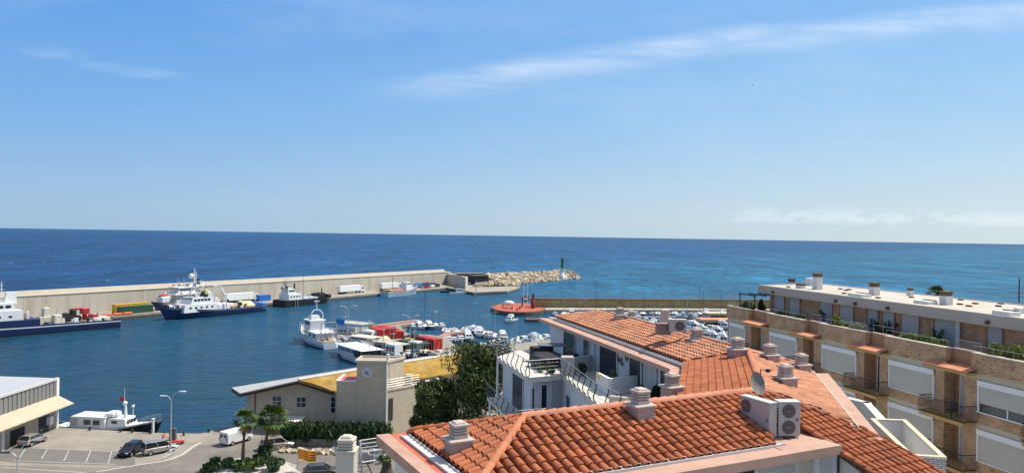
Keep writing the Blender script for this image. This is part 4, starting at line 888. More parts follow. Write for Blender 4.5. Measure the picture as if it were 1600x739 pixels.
# ================================================================ lighthouses, lamps, flags, people
GREEN = mat('lighthouse_green', (.010,.135,.05), .4, var=.08)
p = at(878, 428.5, 5.0); t = thing('lighthouse', 'slim green and white lighthouse at the end of the boulder mole', 'lighthouse', (p.x,p.y,4.2))
MB().lathe([(2.2,-2.5),(2.2,.6),(1.5,.8),(1.5,4.2),(1.75,4.3),(1.75,4.6)], 14).build('base', WHITE, t)
MB().lathe([(.95,4.6),(.80,10.6),(1.2,10.8),(1.2,11.0)], 14).build('tower', GREEN, t)
l = MB(); l.lathe([(.55,11.0),(.55,12.0),(.7,12.05),(.1,12.6)], 10); l.build('lantern', GREEN, t)
r = MB(); rail(r, [(1.15*math.cos(a*math.pi/4),1.15*math.sin(a*math.pi/4),11.0) for a in range(9)], .8, .04, 2, 2); r.build('gallery_rail', GREEN, t)
MB().box(1.95,2.5,-.45,.45,.6,4.0).build('ladder_housing', WHITE, t)
p = at(833, 468.5, 5.0); t = thing('lighthouse', 'small dark red harbour light on the left end of the jetty wall', 'lighthouse', (p.x,p.y,4.6))
RD = mat('lighthouse_red', (.20,.022,.02), .5, var=.15)
MB().lathe([(.8,-3.0),(.8,.1),(.62,.2),(.42,2.2),(.6,2.3),(.6,2.45)], 12).build('tower', RD, t); MB().lathe([(.3,2.45),(.3,3.0),(.36,3.05),(.06,3.4)], 10).build('lantern', RD, t)
MB().cyl((0,0,3.4),(0,0,4.3),.05,.04,5).build('antenna', RD, t)
# things on the jetty head
p = at(795,481.5,QZ); t = thing('canopy', 'pale round topped shelter on the red jetty head', 'shelter', (p.x,p.y,QZ))
a = MB(); [a.cyl((x,y,0),(x,y,2.0),.08,.08,5) for x in (-1.5,1.5) for y in (-1.2,1.2)]; a.build('posts', METAL, t); MB().ball((0,0,2.1), (2.3,1.9,1.1), 12).build('dome', WPAINT, t)
for i, (u, v) in enumerate(((800,484),(812,484),(815,481),(786,480),(808,486))):
    p = at(u, v, QZ); mb = MB(); mb.lathe([(.45,0),(.28,.25),(.22,.9),(.42,1.05),(.42,1.3),(.1,1.45)], 8); o = mb.build('mooring_bollard', DARKM); o.location = (p.x,p.y,QZ+.06); o.scale=(.85,.85,.85); tag(o, '%s dark iron bollard from the left on the red jetty head' % ORD[sorted([786,800,808,812,815]).index(u)], 'bollard', 'bollards on the jetty head')
p = at(821.5,474,QZ); t = thing('notice_board', 'dark board with pale round sign at the back of the red jetty head', 'sign', (p.x,p.y,QZ))
MB().box(-1.2,1.2,-.1,.1,.9,3.2).build('panel', DARKM, t); MB().cyl((0,-.11,2.1),(0,-.16,2.1),.75,.75,16).build('sign_face', WPAINT, t); a = MB(); [a.cyl((x,0,0),(x,0,1.2),.08,.08,5) for x in (-1.2,1.2)]; a.build('posts', METAL, t)
p = at(816,478,QZ); t = thing('totem', 'dark slim post standing left of the sign board on the jetty head', 'post', (p.x,p.y,QZ)); MB().bbox(-.22,.22,-.22,.22,0,3.2,.05).build('shaft', DARKM, t); MB().ball((0,0,3.4),.25,8).build('lamp', DARKM, t)
for i,(u,h) in enumerate(((818,12.5),(824,11.8))):
    p = at(u,477,QZ); t = thing('flagpole', ('left','right')[i]+' tall white pole rising beside the sign board on the red jetty head', 'pole', (p.x,p.y,QZ), 0, 'white poles on the jetty head'); MB().cyl((0,0,0),(0,0,h),.13,.07,6).build('shaft', WPAINT, t); MB().lathe([(.35,0),(.35,.25),(.15,.3)],8).build('base', CONC, t)
# street lamps with two arms
LAMPM = mat('galvanised_steel', (.55,.55,.53), .4, .4, var=.06)
def lamp(label, loc, h, head, arms=2, grp='double armed street lamps', span=1.9, drop=.0, headm=None):
    t = thing('street_lamp', label, 'street lamp', loc, az(head), grp)
    mb = MB(); mb.cyl((0,0,0),(0,0,h*.82),.11,.075,8); mb.lathe([(.2,0),(.2,.35),(.12,.4)], 8); mb.build('pole', LAMPM, t)
    for s in (-1, 1)[:arms]:
        pts = [(0,0,h*.78)]+[(s*span*(1-math.cos(a)), 0, h*.82+h*.18*math.sin(a)) for a in [math.pi/2*k/6 for k in range(0,7)]]
        if s == -1 and drop: pts = [(x*.62, y, z-(z-h*.78)*drop) for x, y, z in pts]
        ar = MB().tube(pts, .045, 6).build('arm', LAMPM, t); e = pts[-1]
        hd = MB(); hd.loft([[(e[0]-s*.1,-.12,e[2]-.05),(e[0]-s*.1,.12,e[2]-.05),(e[0]-s*.1,.1,e[2]+.08),(e[0]-s*.1,-.1,e[2]+.08)],[(e[0]+s*.75,-.16,e[2]-.02),(e[0]+s*.75,.16,e[2]-.02),(e[0]+s*.75,.1,e[2]+.06),(e[0]+s*.75,-.1,e[2]+.06)]]); hd.build('lamp_head', headm or WPAINT, ar)
    return t
p = pxy(266.5,706); lamp('double armed street lamp beside the silver people carrier and the man in orange', (p[0],p[1],QZ), 8.2, 90, 2, span=1.2, drop=.35)
p = atY(28,690,69); t = lamp('double armed street lamp at the bottom left corner with a dark left lamp head', (p.x,p.y,QZ), p.z-QZ+.0, 84, 2, span=1.25, drop=.45, headm=DARKM)
for i, (u, vb, vt, lab) in enumerate(((543.5,530,478,'double armed street lamp behind the boats right of the tall wheelhouse'),(640.5,541,492,'double armed street lamp left of the separate red container'))):
    p = pxy(u, vb); D = p[1]; h = (vb-vt)*D/FPX; lamp(lab, (p[0],p[1],QZ), h, 80+12*i, 2, span=1.5)
for i, (u, vb, vt, lab) in enumerate(((867,531,515,'small lamp on the beige quay between the pink pontoon and the terrace'),(1041,545,468,'pale lamp rising behind the chimney and fan unit on the far roof side'))):
    if i: continue
    p = pxy(u, vb); lamp(lab, (p[0],p[1],QZ), 6, 80, 2, span=1.0)
# blue flags over the fishing boats
for i, (u, v) in enumerate(((524,505),(529,506))):
    p = at(u, 531, QZ); z = EYE-(v-12-358)*p.y/FPX
    t = thing('flagpole', ('left','right')[i]+' of the two blue flags flying above the white fishing boats', 'flag', (p.x,p.y,.5), 0, 'blue flags over the fishing boats')
    MB().cyl((0,0,0),(0,0,z-.5),.06,.04,5).build('pole', METAL, t); f = MB(); n = 6
    f.loft([[(x*.32,.12*math.sin(x*1.4),z-.6),(x*.32-.05,.12*math.sin(x*1.4+.4),z-2.1),(x*.32-.05,.12*math.sin(x*1.4+.4)+.02,z-2.1),(x*.32,.12*math.sin(x*1.4)+.02,z-.6)] for x in range(n)]); f.build('flag', BLU, t)
# striped flag on the traffic island
p = pxy(465,737); t = thing('flagpole', 'yellow flag with four red stripes on a short pole near the grey car', 'flag', (p[0],p[1],QZ), 0)
MB().cyl((0,0,0),(0,0,3.0),.045,.035,6).build('pole', METAL, t)
def wave(x, z): return (x, .16*math.sin(x*2.6+z*.9), z-.18*x*.9+.05*math.sin(x*3))
for k in range(9):
    f = MB(); z0 = 2.95-k*.147; cols = []
    for i in range(13):
        x = .05+i*.18; a = wave(x, z0); b = wave(x, z0-.147); cols.append([a, b, (b[0],b[1]+.012,b[2]), (a[0],a[1]+.012,a[2])])
    f.loft(cols); f.build('flag_stripe', mat('flag_yellow', (.80,.48,.02), .8, var=.05) if k % 2 == 0 else mat('flag_red_stripe', (.62,.05,.02), .8, var=.05), t)
# ---- people
def person(name_label, loc, head, pose, top, legs, skin, hair, H=1.75, bend=0.0):
    t = thing('person', name_label, 'person', loc, az(head))
    k = H/1.75; me = bpy.data.meshes.new('body'); V = []; E_ = []; Rr = []
    def v(x, y, z, r):
        V.append((x*k, y*k, z*k)); Rr.append(r*k); return len(V)-1
    lean = bend
    pel = v(0,0,.93,.13); wai = v(.04*lean,0,1.08,.125); che = v(.22*lean,0,1.33,.15); nec = v(.34*lean,0,1.49,.06); hea = v(.40*lean,0,1.60,.088); hea2 = v(.42*lean,0,1.68,.082)
    E_ += [(pel,wai),(wai,che),(che,nec),(nec,hea),(hea,hea2)]
    for s in (-1, 1):
        st = s*pose.get('stride', .0)
        hp = v(0,s*.09,.86,.095); kn = v(.06+st*.22,s*.1,.48,.062); an = v(-.0+st*.34,s*.1,.08,.042); to = v(.16+st*.34,s*.11,.035,.035)
        E_ += [(pel,hp),(hp,kn),(kn,an),(an,to)]
        sh = v(.22*lean,s*.18,1.40,.06)
        ax = pose.get('arm', .0)
        el = v(.22*lean+.02+ax*.12,s*.24,1.12,.045); wr = v(.22*lean+.05+ax*.34,s*.22,.92+ax*.14,.034); ha = v(.22*lean+.08+ax*.42,s*.21,.84+ax*.16,.036)
        E_ += [(che,sh),(sh,el),(el,wr),(wr,ha)]
        for q in range(5):
            f1 = v(.22*lean+.09+ax*.46+.01*q,s*(.19+.012*q),.77+ax*.15,.011); E_.append((ha,f1))
    me.from_pydata(V, E_, []); o = bpy.data.objects.new('body', me); C.objects.link(o); o.parent = t
    md = o.modifiers.new('skin', 'SKIN')
    for i, sv in enumerate(me.skin_vertices[0].data): sv.radius = (Rr[i], Rr[i]); sv.use_root = (i == 0)
    o.modifiers.new('sub', 'SUBSURF').levels = 1
    dg = bpy.context.evaluated_depsgraph_get(); ev = o.evaluated_get(dg); nm = bpy.data.meshes.new_from_object(ev)
    o.modifiers.clear(); o.data = nm; nm.materials.clear()
    for mm in (skin, top, legs): nm.materials.append(mm)
    for pf in nm.polygons:
        c = pf.center; z = c.z/k
        arm = abs(c.y)/k > .20
        pf.material_index = 2 if z < .98 and not (arm and z > .7) else (0 if (z > 1.50 or (arm and z < .98)) else 1); pf.use_smooth = True
    hm = MB(); hx = .42*lean*k; hm.ball((hx-.012*k,0,1.70*k), (.10*k,.095*k,.075*k), 10); hm.build('hair', hair, t)
    return t
SKIN = mat('skin', (.42,.24,.16), .6, var=.05)
p = pxy(254,693.5); person('person in orange top and dark trousers bending forward to push a low red cart', (p[0],p[1],QZ), 84, {'stride':.6,'arm':.9}, mat('orange_vest', (.75,.16,.02), .8), mat('dark_trousers', (.02,.022,.03), .9), SKIN, mat('dark_hair', (.02,.015,.01), .8), 1.75, .55)
t = thing('hand_cart', 'low red hand cart in front of the person in orange', 'cart', (p[0]+1.75,p[1]+.25,QZ), R(8))
MB().bbox(-.7,1.1,-.4,.4,.28,.42,.03).build('platform', REDP, t); MB().tube([(-.7,-.3,.4),(-.95,-.3,1.0),(-.95,.3,1.0),(-.7,.3,.4)], .02, 5).build('handle', DARKM, t)
for x in (-.5,.9):
    for y in (-.32,.32): MB().cyl((x,y-.04,.14),(x,y+.04,.14),.14,.14,10).build('wheel', TYRE, t)
p = pxy(275,690); t = thing('cabinet', 'grey electricity cabinet beside the left street lamp on the quay', 'cabinet', (p[0]-.9,p[1]+1.0,QZ), 0); MB().bbox(-.45,.45,-.25,.25,0,1.7,.04).build('case', mat('dark_grey_paint', (.10,.10,.10), .6), t); MB().box(-.4,.4,-.262,-.252,.15,1.6).build('door', mat('dark_grey_door', (.13,.13,.13), .6), t)
p = pxy(63.5,688); person('person in dark clothes standing at the grey warehouse wall', (p[0],p[1],QZ), 120, {'stride':.1,'arm':.1}, mat('dark_shirt', (.03,.035,.045), .9), mat('dark_trousers', (.02,.022,.03)), SKIN, mat('dark_hair', (.02,.015,.01)), 1.75, .1)
# guard rails near the parked cars and mooring bollards on the quay edge
p0 = pxy(256,719); p1 = pxy(280,706); t = thing('guard_rail', 'low white tubular guard rail beside the silver people carrier', 'railing', (p0[0],p0[1],QZ))
n = 4
for i in range(n):
    a = Vector((p0[0]+(p1[0]-p0[0])*i/n, p0[1]+(p1[1]-p0[1])*i/n, QZ)); b = Vector((p0[0]+(p1[0]-p0[0])*(i+.8)/n, p0[1]+(p1[1]-p0[1])*(i+.8)/n, QZ)); u_ = Vector((0,0,.85))
    MB().tube([a, a+u_, b+u_, b], .03, 6).tube([a+u_*.5, b+u_*.5], .025, 5).build('hoop', WPAINT, t, world=True)
for i, u in enumerate((140,188,206,235,287,326)):
    v = 668+ (u-92)*.053 if u < 312 else 673.5
    p = pxy(u, v+1.5); o = MB().lathe([(.2,0),(.16,.08),(.13,.35),(.22,.42),(.22,.5),(.05,.55)], 8).build('mooring_bollard', DARKM); o.location = (p[0],p[1],QZ); tag(o, '%s mooring bollard from the left along the near quay edge' % ORD[i], 'bollard', 'bollards along the near quay')
p = pxy(237.5,676); t = thing('service_post', 'slim white service post at the quay edge by the launch bow', 'post', (p[0],p[1]+.3,QZ)); MB().bbox(-.14,.14,-.14,.14,0,1.9,.03).build('shaft', WPAINT, t); MB().bbox(-.2,.2,-.2,.2,1.9,2.05,.02).build('cap', WPAINT, t)
# gull high over the bay
g = thing('gull', 'tiny gull high in the sky right of centre', 'bird', at(1175,133,60)[:] if False else tuple(atY(1175,134,70)))
body = MB(); body.ball((0,0,0), (.2,.06,.06), 8)
for s in (-1,1): body.loft([[(.08,s*.05,.03),(-.08,s*.05,.03),(-.08,s*.05,.01),(.08,s*.05,.01)],[(.1,s*.35,.16),(-.04,s*.35,.16),(-.04,s*.35,.15),(.1,s*.35,.15)],[(-.1,s*.7,.08),(-.14,s*.7,.08),(-.14,s*.7,.075),(-.1,s*.7,.075)]])
g.scale = (.5,.5,.5); body.build('body', mat('gull_grey', (.35,.35,.36), .8), g)
# ================================================================ harbour office with clock tower
BRK = brick('grey_beige_brick', (.56,.47,.345), (.50,.42,.31), (.40,.335,.25), .5, .16, .02, 'AUTO', var=.10, bumps=.3)
BRK2 = BRK
RA = R(90-39.6); RX = Vector((math.cos(RA), math.sin(RA), 0)); RN = Vector((-RX.y, RX.x, 0))   # ridge direction, and to the harbour side
rf = at(466,594,9.25); ef = at(362,605,6.95); ef2 = at(375,614,7.0)
hbld = thing('harbour_office', 'low stone harbour office with mustard and grey gabled roof and clock tower', 'building', (-28,118,QZ))
LEN = 36; dr = Vector((0,0,-.22))
def rp(p, z): return (p.x, p.y, z)
ridge0 = rf; ridge1 = rf+RX*LEN
eL0 = Vector((ef.x,ef.y,6.95)); eL1 = ef+RX*(LEN+5)
eR0 = Vector((-26.5,111.0,7.5)); eR1 = ridge1 - RN*7.2; eR1.z = 7.55
def slab(poly, th, name, m, par):
    mb = MB(); mb.ext([Vector(p) for p in poly], (0,0,-th)); return mb.build(name, m, par, world=True)
ROOFG = mat('pale_roof_sheet', (.38,.375,.36), .6, var=.08, scale=.5, stain=(.36,.35,.32))
ROOFY = mat('lichen_yellow_roof', (.32,.19,.03), .9, var=.35, scale=.6, stain=(.47,.34,.15), stain_amt=.6, bump=.2)
# left (harbour) slope
slab([rp(ridge0,9.25), rp(ef2,7.0), rp(eL0,6.95), (eL1.x,eL1.y,6.95), rp(ridge1,9.25)], .18, 'roof', ROOFG, hbld)
# town-side slope: gently arched in three strips
A = [ridge0, ridge1]; B = [eR0, eR1]
prev = (Vector(rp(ridge0,9.27)), Vector(rp(ridge1,9.27)))
ys = MB()
for k in range(1, 5):
    f = k/4; z = 9.27-(9.27-7.5)*(f**1.35)
    c = (ridge0.lerp(eR0, f), ridge1.lerp(eR1, f)); c[0].z = z; c[1].z = z
    ys.quad(prev[0], prev[1], c[1], c[0]); lo = Vector((0,0,-.18)); ys.quad(prev[0]+lo, c[0]+lo, c[1]+lo, prev[1]+lo); ys.quad(prev[0], c[0], c[0]+lo, prev[0]+lo); ys.quad(prev[1], prev[1]+lo, c[1]+lo, c[1])
    prev = c
ys.quad(prev[0], prev[1], prev[1]+lo, prev[0]+lo); ys.build('roof', ROOFY, hbld, world=True)
rc = MB(); rc.tube([rp(ridge0,9.36), rp(ridge1,9.36)], .22, 6); rc.build('ridge_cap', mat('pale_ridge', (.62,.57,.48), .8), hbld, world=True)
fa = MB()
for a, b in ((rp(ridge0,9.05), rp(ef2,6.8)), (rp(ridge0,9.05), rp(eR0,7.3)), (rp(ef2,6.8), rp(eL0,6.75))):
    a = Vector(a); b = Vector(b); fa.ext([a+Vector((0,-.12,.02)), b+Vector((0,-.12,.02)), b+Vector((0,-.12,-.35)), a+Vector((0,-.12,-.35))], (0,.1,0))
fa.build('fascia', mat('dark_brown_fascia', (.05,.03,.02), .8), hbld, world=True)
# walls
w1 = Vector((-38.6,111.8,0)); w0_ = Vector((-40.6,114.0,0)); w2 = Vector((-25.6,111.8,0))
def zl(p):                      # underside of the roof above a plan point
    q = p-ridge0; d = q.dot(RN); return 9.05-.215*abs(d) if d > 0 else 9.05-.20*abs(d)
gw = MB(); pk = Vector((ridge0.x,111.8,0))
gw.ext([(w1.x,111.8,QZ-.3),(w2.x,111.8,QZ-.3),(w2.x,111.8,7.35),(pk.x,111.8,8.98),(w1.x,111.8,7.05)], (0,.35,0))
gw.build('gable_wall', BRK, hbld, world=True)
sw = MB(); lw1 = w0_+RX*LEN; rw1 = w2+RX*LEN
for a, b, zt in ((w1,w0_,6.75),(w0_,lw1,6.75),(lw1,rw1,7.0),(w2+Vector((.2,.3,0)),rw1,7.2)):
    d = (b-a).normalized(); q = Vector((-d.y,d.x,0))*.15; sw.prism([(a-q)[:2],(b-q)[:2],(b+q)[:2],(a+q)[:2]], QZ-.3, zt)
sw.build('side_wall', BRK, hbld, world=True)
MB().cyl((w1.x,111.66,QZ),(w1.x,111.66,7.0),.07,.07,6).build('drainpipe', mat('brown_pipe', (.10,.06,.04), .6), hbld, world=True)
FR = mat('white_frame', (.62,.61,.58), .5)
def window(par, c, w_, h_, ax, nx=2, nz=2, fm=FR, depth=.1, gl=GLASS, name='window', out=None):
    """c centre on the wall, ax wall direction, out outward normal"""
    ax = Vector(ax).normalized(); up = Vector((0,0,1)); n_ = Vector((ax.y,-ax.x,0)) if out is None else Vector(out)
    def bar(mb, x0, x1, z0, z1, d0, d1):
        P = [c+ax*x+up*z+n_*d for d in (d0, d1) for x, z in ((x0,z0),(x1,z0),(x1,z1),(x0,z1))]
        mb.add(P, [(3,2,1,0),(4,5,6,7),(0,1,5,4),(1,2,6,5),(2,3,7,6),(3,0,4,7)])
    f = MB(); t_ = .07
    bar(f,-w_/2,w_/2,-h_/2,-h_/2+t_,.0,.06); bar(f,-w_/2,w_/2,h_/2-t_,h_/2,.0,.06); bar(f,-w_/2,-w_/2+t_,-h_/2+t_,h_/2-t_,.0,.06); bar(f,w_/2-t_,w_/2,-h_/2+t_,h_/2-t_,.0,.06)
    for i in range(1, nx): x = -w_/2+w_*i/nx; bar(f,x-.03,x+.03,-h_/2+t_,h_/2-t_,.005,.05)
    for i in range(1, nz): z = -h_/2+h_*i/nz; bar(f,-w_/2+t_,w_/2-t_,z-.03,z+.03,.005,.045)
    fo = f.build(name, fm, par, world=True)
    g = MB(); bar(g,-w_/2+t_,w_/2-t_,-h_/2+t_,h_/2-t_,.002,.02); g.build('pane', gl, fo, world=True); return fo
for u, v in ((432.5,626.5),(470.5,628)):
    p = atY(u, v, 111.72); window(hbld, p, 1.5, 1.6, (1,0,0))
p = atY(520.5, 632, 111.72); window(hbld, p, .8, 2.5, (1,0,0), 1, 3)
# clock tower and its lower wings
XT0 = atY(526,600,107).x; XT1 = atY(557,600,107).x; XT2 = atY(603,600,107).x
tr = MB(); tr.prism([(XT1,107),(XT2,107),(XT2+.5,107.6),(XT2+2.0,111),(XT1,111)], QZ-.3, 12.7); tw = tr.build('tower', BRK, hbld, world=True)
tt = MB()
for a, b in (((XT1-.1,106.9),(XT2+.12,106.9)),((XT2+.12,106.9),(XT2+2.1,111.1)),((XT1-.1,106.9),(XT1-.1,111.1)),((XT1-.1,111.1),(XT2+2.1,111.1))):
    a = Vector((*a,0)); b = Vector((*b,0)); d = (b-a).normalized(); q = Vector((-d.y,d.x,0))*.16; tt.prism([(a-q)[:2],(b-q)[:2],(b+q)[:2],(a+q)[:2]], 12.6+random.random()*.01, 12.95)
tt.build('coping', mat('stone_coping', (.52,.46,.37), .9), tw, world=True)
MB().bbox(XT1+4.1,XT1+4.5,108,108.4,12.7,13.7,.05).build('vent', WHITE, tw, world=True)
lb = MB(); lb.prism([(XT0,106.95),(XT1-.01,106.95),(XT1-.01,111.6),(XT0,111.6)], QZ-.3, 9.8); lb.build('wall', BRK, hbld, world=True)
lt = MB(); lt.box(XT0-.1,XT1-.02,106.85,107.2,9.8,10.0); lt.box(XT0-.1,XT0+.2,107.2,111.7,9.8,10.0); lt.build('coping', WHITE, hbld, world=True)
MB().box(XT0+.2,XT1-.02,107.2,111.5,9.8,9.84).build('roof', mat('red_roof_paint', (.60,.12,.10)), hbld, world=True)
ra = Vector((XT2+.02,107,0)); RB = Vector((math.sin(R(42)), math.cos(R(42)),0)); rb = ra+RB*6.4; rbn = Vector((-RB.y,RB.x,0))
rw = MB(); rw.prism([ra[:2], rb[:2], (rb+rbn*5)[:2], (ra+rbn*2)[:2]], QZ-.3, 8.5); rw.build('wall', brick('pale_beige_brick', (.56,.48,.35), (.51,.435,.32), (.42,.36,.26), .5, .16, .02, 'AUTO', var=.08), hbld, world=True)
rc = MB(); q = Vector((RB.y,-RB.x,0)); rc.prism([(ra+q*.1)[:2],(rb+q*.1)[:2],(rb-q*.3)[:2],(ra-q*.3)[:2]], 8.5, 8.7); rc.build('coping', mat('stone_coping', (.52,.46,.37)), hbld, world=True)
rl = MB(); rail(rl, [(ra.x,ra.y,8.7),((rb).x,rb.y,8.7)], 1.4, .018, 4, 1.3); rl.build('roof_railing', METAL, hbld, world=True)
mp = MB(); mp.bbox(rb.x-2.2,rb.x-1.2,rb.y-.6,rb.y+.6,8.5,10.1,.05); mp.build('roof_hood', mat('stone_coping', (.52,.46,.37)), hbld, world=True)
MB().cyl((XT2+.12,106.85,QZ+.6),(XT2+.12,106.85,12.6),.11,.11,8).build('downpipe', WPAINT, hbld, world=True)
p = ra+RB*.9; p.z = EYE-(639-363.7)*(p.y)/FPX; window(hbld, p+q*.01, .75, 3.2, RB, 1, 4, DARKM, out=(q.x,q.y,0))
p = rb+RB*2+Vector((0,0,6.4)); window(hbld, Vector((rb.x+2.4,rb.y+1.9,6.6)), 2.2, 1.2, RB, 2, 1, FR, out=(q.x,q.y,0))
eb = MB(); eb.prism([(rb+RB*.02)[:2],(rb+RB*9)[:2],(rb+RB*9+rbn*6)[:2],(rb+rbn*4)[:2]], QZ-.3, 7.6); eb.build('wall', mat('white_render', (.74,.72,.68)), hbld, world=True)
# clock: pale strokes and hands straight on the brick
cp = atY(573.5,582,106.93); ck = MB(); ck.cyl((cp.x,106.94,cp.z),(cp.x,106.965,cp.z),.76,.76,28); ck2 = ck.build('clock_face', mat('clock_grey', (.50,.49,.47), .8, var=.05), tw, world=True)
mk = MB(); hd_ = MB()
for i in range(12):
    a = math.pi*2*i/12; r0, r1 = .50, .82
    ca, sa = math.sin(a), math.cos(a); mk.cyl((cp.x+ca*r0,106.91,cp.z+sa*r0),(cp.x+ca*r1,106.91,cp.z+sa*r1),.075,.075,4)
for a, ln, th in ((R(282),.4,.05),(R(150),.62,.045)):
    hd_.cyl((cp.x-math.sin(a)*.12,106.87,cp.z-math.cos(a)*.12),(cp.x+math.sin(a)*ln,106.87,cp.z+math.cos(a)*ln),th,th*.6,4)
mo = mk.build('hour_marks', mat('clock_white', (.72,.73,.74), .5, var=.02), tw, world=True); hd_.build('clock_hands', mat('clock_hand_blue', (.02,.03,.08), .5), tw, world=True)
rv = MB(); p = ridge0+RX*14-RN*2.6; rv.bbox(p.x-.7,p.x+.7,p.y-.5,p.y+.5,8.6,9.8,.05); rv.build('roof_vent', mat('stone_coping', (.52,.46,.37)), hbld, world=True)
MB().bbox(p.x-.9,p.x+.9,p.y-.7,p.y+.7,9.8,9.95,.04).build('roof_vent_cap', WHITE, hbld, world=True)
# canopy over the entrance at the foot of the gable
cpn = MB(); a = atY(441,657,109); b = atY(470,657,109); cpn.bbox(a.x,b.x,108.2,111.7,a.z-.15,a.z+.1,.04); cpn.build('porch_roof', WHITE, hbld, world=True)
# ---- warehouse on the left
wh = thing('warehouse', 'grey metal clad quay warehouse with cream corrugated canopy on the left', 'warehouse', (-75,95,QZ))
WX = -68.2; Y1 = 110.6; Y0 = 60
zt = 8.95; zc = 6.25
MB().prism([(WX,Y0),(WX,Y1),(-112,Y1+3.5),(-112,Y0)], QZ-.3, zc-.4).build('wall', mat('warehouse_plaster', (.45,.39,.31), .9, var=.12, scale=.6, stain=(.22,.19,.16)), wh, world=True)
cl = MB(); y = Y0; k = 0
pts = []
while y < Y1: pts += [(WX+.02+(.09 if k % 2 else 0), y), (WX+.02+(.09 if k % 2 else 0), min(y+.45,Y1))]; y += .45; k += 1
cl.prism(pts+[(WX-.3,Y1),(WX-.3,Y0)], zc-.4, zt-.3); cl.box(-112,WX,Y1-.3,Y1,zc-.4,zt-.3)
cl.build('cladding', mat('grey_cladding', (.23,.225,.215), .6, .1, var=.12, scale=.4, stretch=(1,4,.2)), wh, world=True)
MB().box(WX-.1,WX+.25,Y0,Y1+.2,zt-.32,zt+.02).build('roof_trim', mat('pale_trim', (.55,.54,.52), .6), wh, world=True)
MB().prism([(WX-.1,Y0),(WX-.1,Y1+.1),(-112,Y1+3.6),(-112,Y0)], zt-.3, zt-.06).build('roof', mat('pale_warehouse_roof', (.42,.43,.45), .6, var=.06, scale=.3), wh, world=True)
MB().ext([(-79,Y0,zt-.05),(-79,Y1+.5,zt-.05),(-112,Y1+3.4,zt-.05),(-112,Y0,zt-.05)], (0,0,.8)).build('raised_roof', mat('pale_warehouse_roof', (.42,.43,.45)), wh, world=True)
MB().cyl((-79,Y1-1,zt),(-79,Y1-1,zt+1.1),.3,.3,8).ball((-79,Y1-1,zt+1.2),.4,8).build('roof_vent', WPAINT, wh, world=True)
cn = MB(); n = 64; secs = []
for i in range(n+1):
    y = Y0+(Y1+.4-Y0)*i/n; dz = .07 if i % 2 else 0
    secs.append([(WX+.1,y,zc+dz),(WX+2.5,y,zc-1.15+dz),(WX+2.5,y,zc-1.25+dz*.3),(WX+.1,y,zc-.1)])
cn.loft(secs); cn.build('canopy', mat('cream_sheet', (.50,.42,.30), .7, var=.08, scale=.6), wh, world=True)
p_ = MB()
for y in (Y1-.2, Y1-12, Y1-24): p_.box(WX+.05,WX+.45,y-.25,y+.25,QZ,zc-.2)
p_.box(WX-.02,WX+.32,Y1-.3,Y1+.3,zc-.3,zt); p_.split('column', WHITE, wh, world=True)
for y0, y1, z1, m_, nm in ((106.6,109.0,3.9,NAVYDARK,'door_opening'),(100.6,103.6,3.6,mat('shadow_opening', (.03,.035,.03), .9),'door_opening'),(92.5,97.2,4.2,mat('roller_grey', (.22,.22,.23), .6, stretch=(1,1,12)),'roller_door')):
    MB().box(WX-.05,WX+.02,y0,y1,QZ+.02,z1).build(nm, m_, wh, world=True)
MB().box(WX+.02,WX+.6,108.4,109.2,2.4,3.6).build('wall_unit', WPAINT, wh, world=True)
# ---- foliage helper
def leafmat(name, col, isl=.5, trans=.25, alt=None):
    m = mat(name, col, .6, var=.2, scale=.8, island=isl, spec=.25)
    b = m.node_tree.nodes['Principled BSDF']
    return m
def leaves(clumps, size, asp=2.2, up=.0, seed=1):
    rg = random.Random(seed); mb = MB()
    for (c, r, n) in clumps:
        for _ in range(n):
            while True:
                d = Vector((rg.uniform(-1,1), rg.uniform(-1,1), rg.uniform(-1,1)))
                if .05 < d.length <= 1: break
            d = d*(.55+.45*d.length)/max(d.length,.3) if rg.random() < .65 else d
            p = Vector((c[0]+d.x*r[0], c[1]+d.y*r[1], c[2]+d.z*r[2])); s = size*rg.uniform(.6,1.3)
            a = Vector((rg.uniform(-1,1), rg.uniform(-1,1), rg.uniform(-.7,1)+up)).normalized(); b = a.cross(Vector((rg.uniform(-1,1),rg.uniform(-1,1),rg.uniform(-1,1)))).normalized()
            mb.add([p-b*s*.35, p+a*s*asp*.5, p+b*s*.35, p-a*s*asp*.5], [(0,1,2,3)])
    return mb
PINE = leafmat('pine_needles', (.075,.10,.028), .55); BARK = mat('bark', (.12,.085,.06), .95, var=.3, bump=.5)
def pine(label, x, y, z0, ztop, w_, seed, group='pines in front of the harbour office'):
    t = thing('pine_tree', label, 'tree', (x,y,z0), 0, group); rg = random.Random(seed); H_ = ztop-z0
    tr = MB(); base = [(0,0,-.5)]
    for k in range(1,7): base.append((rg.uniform(-.3,.3)*k*.3, rg.uniform(-.3,.3)*k*.3, H_*.9*k/6))
    for i in range(6): tr.cyl(base[i], base[i+1], .42*(1-i/7), .42*(1-(i+1)/7), 8)
    cl = []; crown0 = H_*.22
    for k in range(84):
        f = rg.random()**.85; z = crown0+(H_-crown0)*f; rad = w_/2*(1-.62*f**2.2)*math.sqrt(rg.uniform(.12,1)); a = rg.random()*6.28
        p = (rad*math.cos(a), rad*math.sin(a), z-.2); s = rg.uniform(.6,1.15)*w_/8*1.35
        cl.append((p, (s,s,s*.8), 430))
        if k % 2 == 0: tr.cyl((0,0,z*.85), p, .10, .03, 5)
    cl.append(((0,0,H_*.93),(w_*.14,w_*.14,H_*.06),600))
    tr.build('trunk', BARK, t); c = leaves(cl, .17, 2.6, .5, seed).build('crown', PINE, t, recalc=False); return t
pine('large dark pine, the taller of the two, left of the curved terrace', -2.9, 76, QZ, 20.2, 9.8, 3)
pine('smaller dark pine left of and in front of the tall pine', -7.7, 74, QZ, 16.8, 6.2, 8)
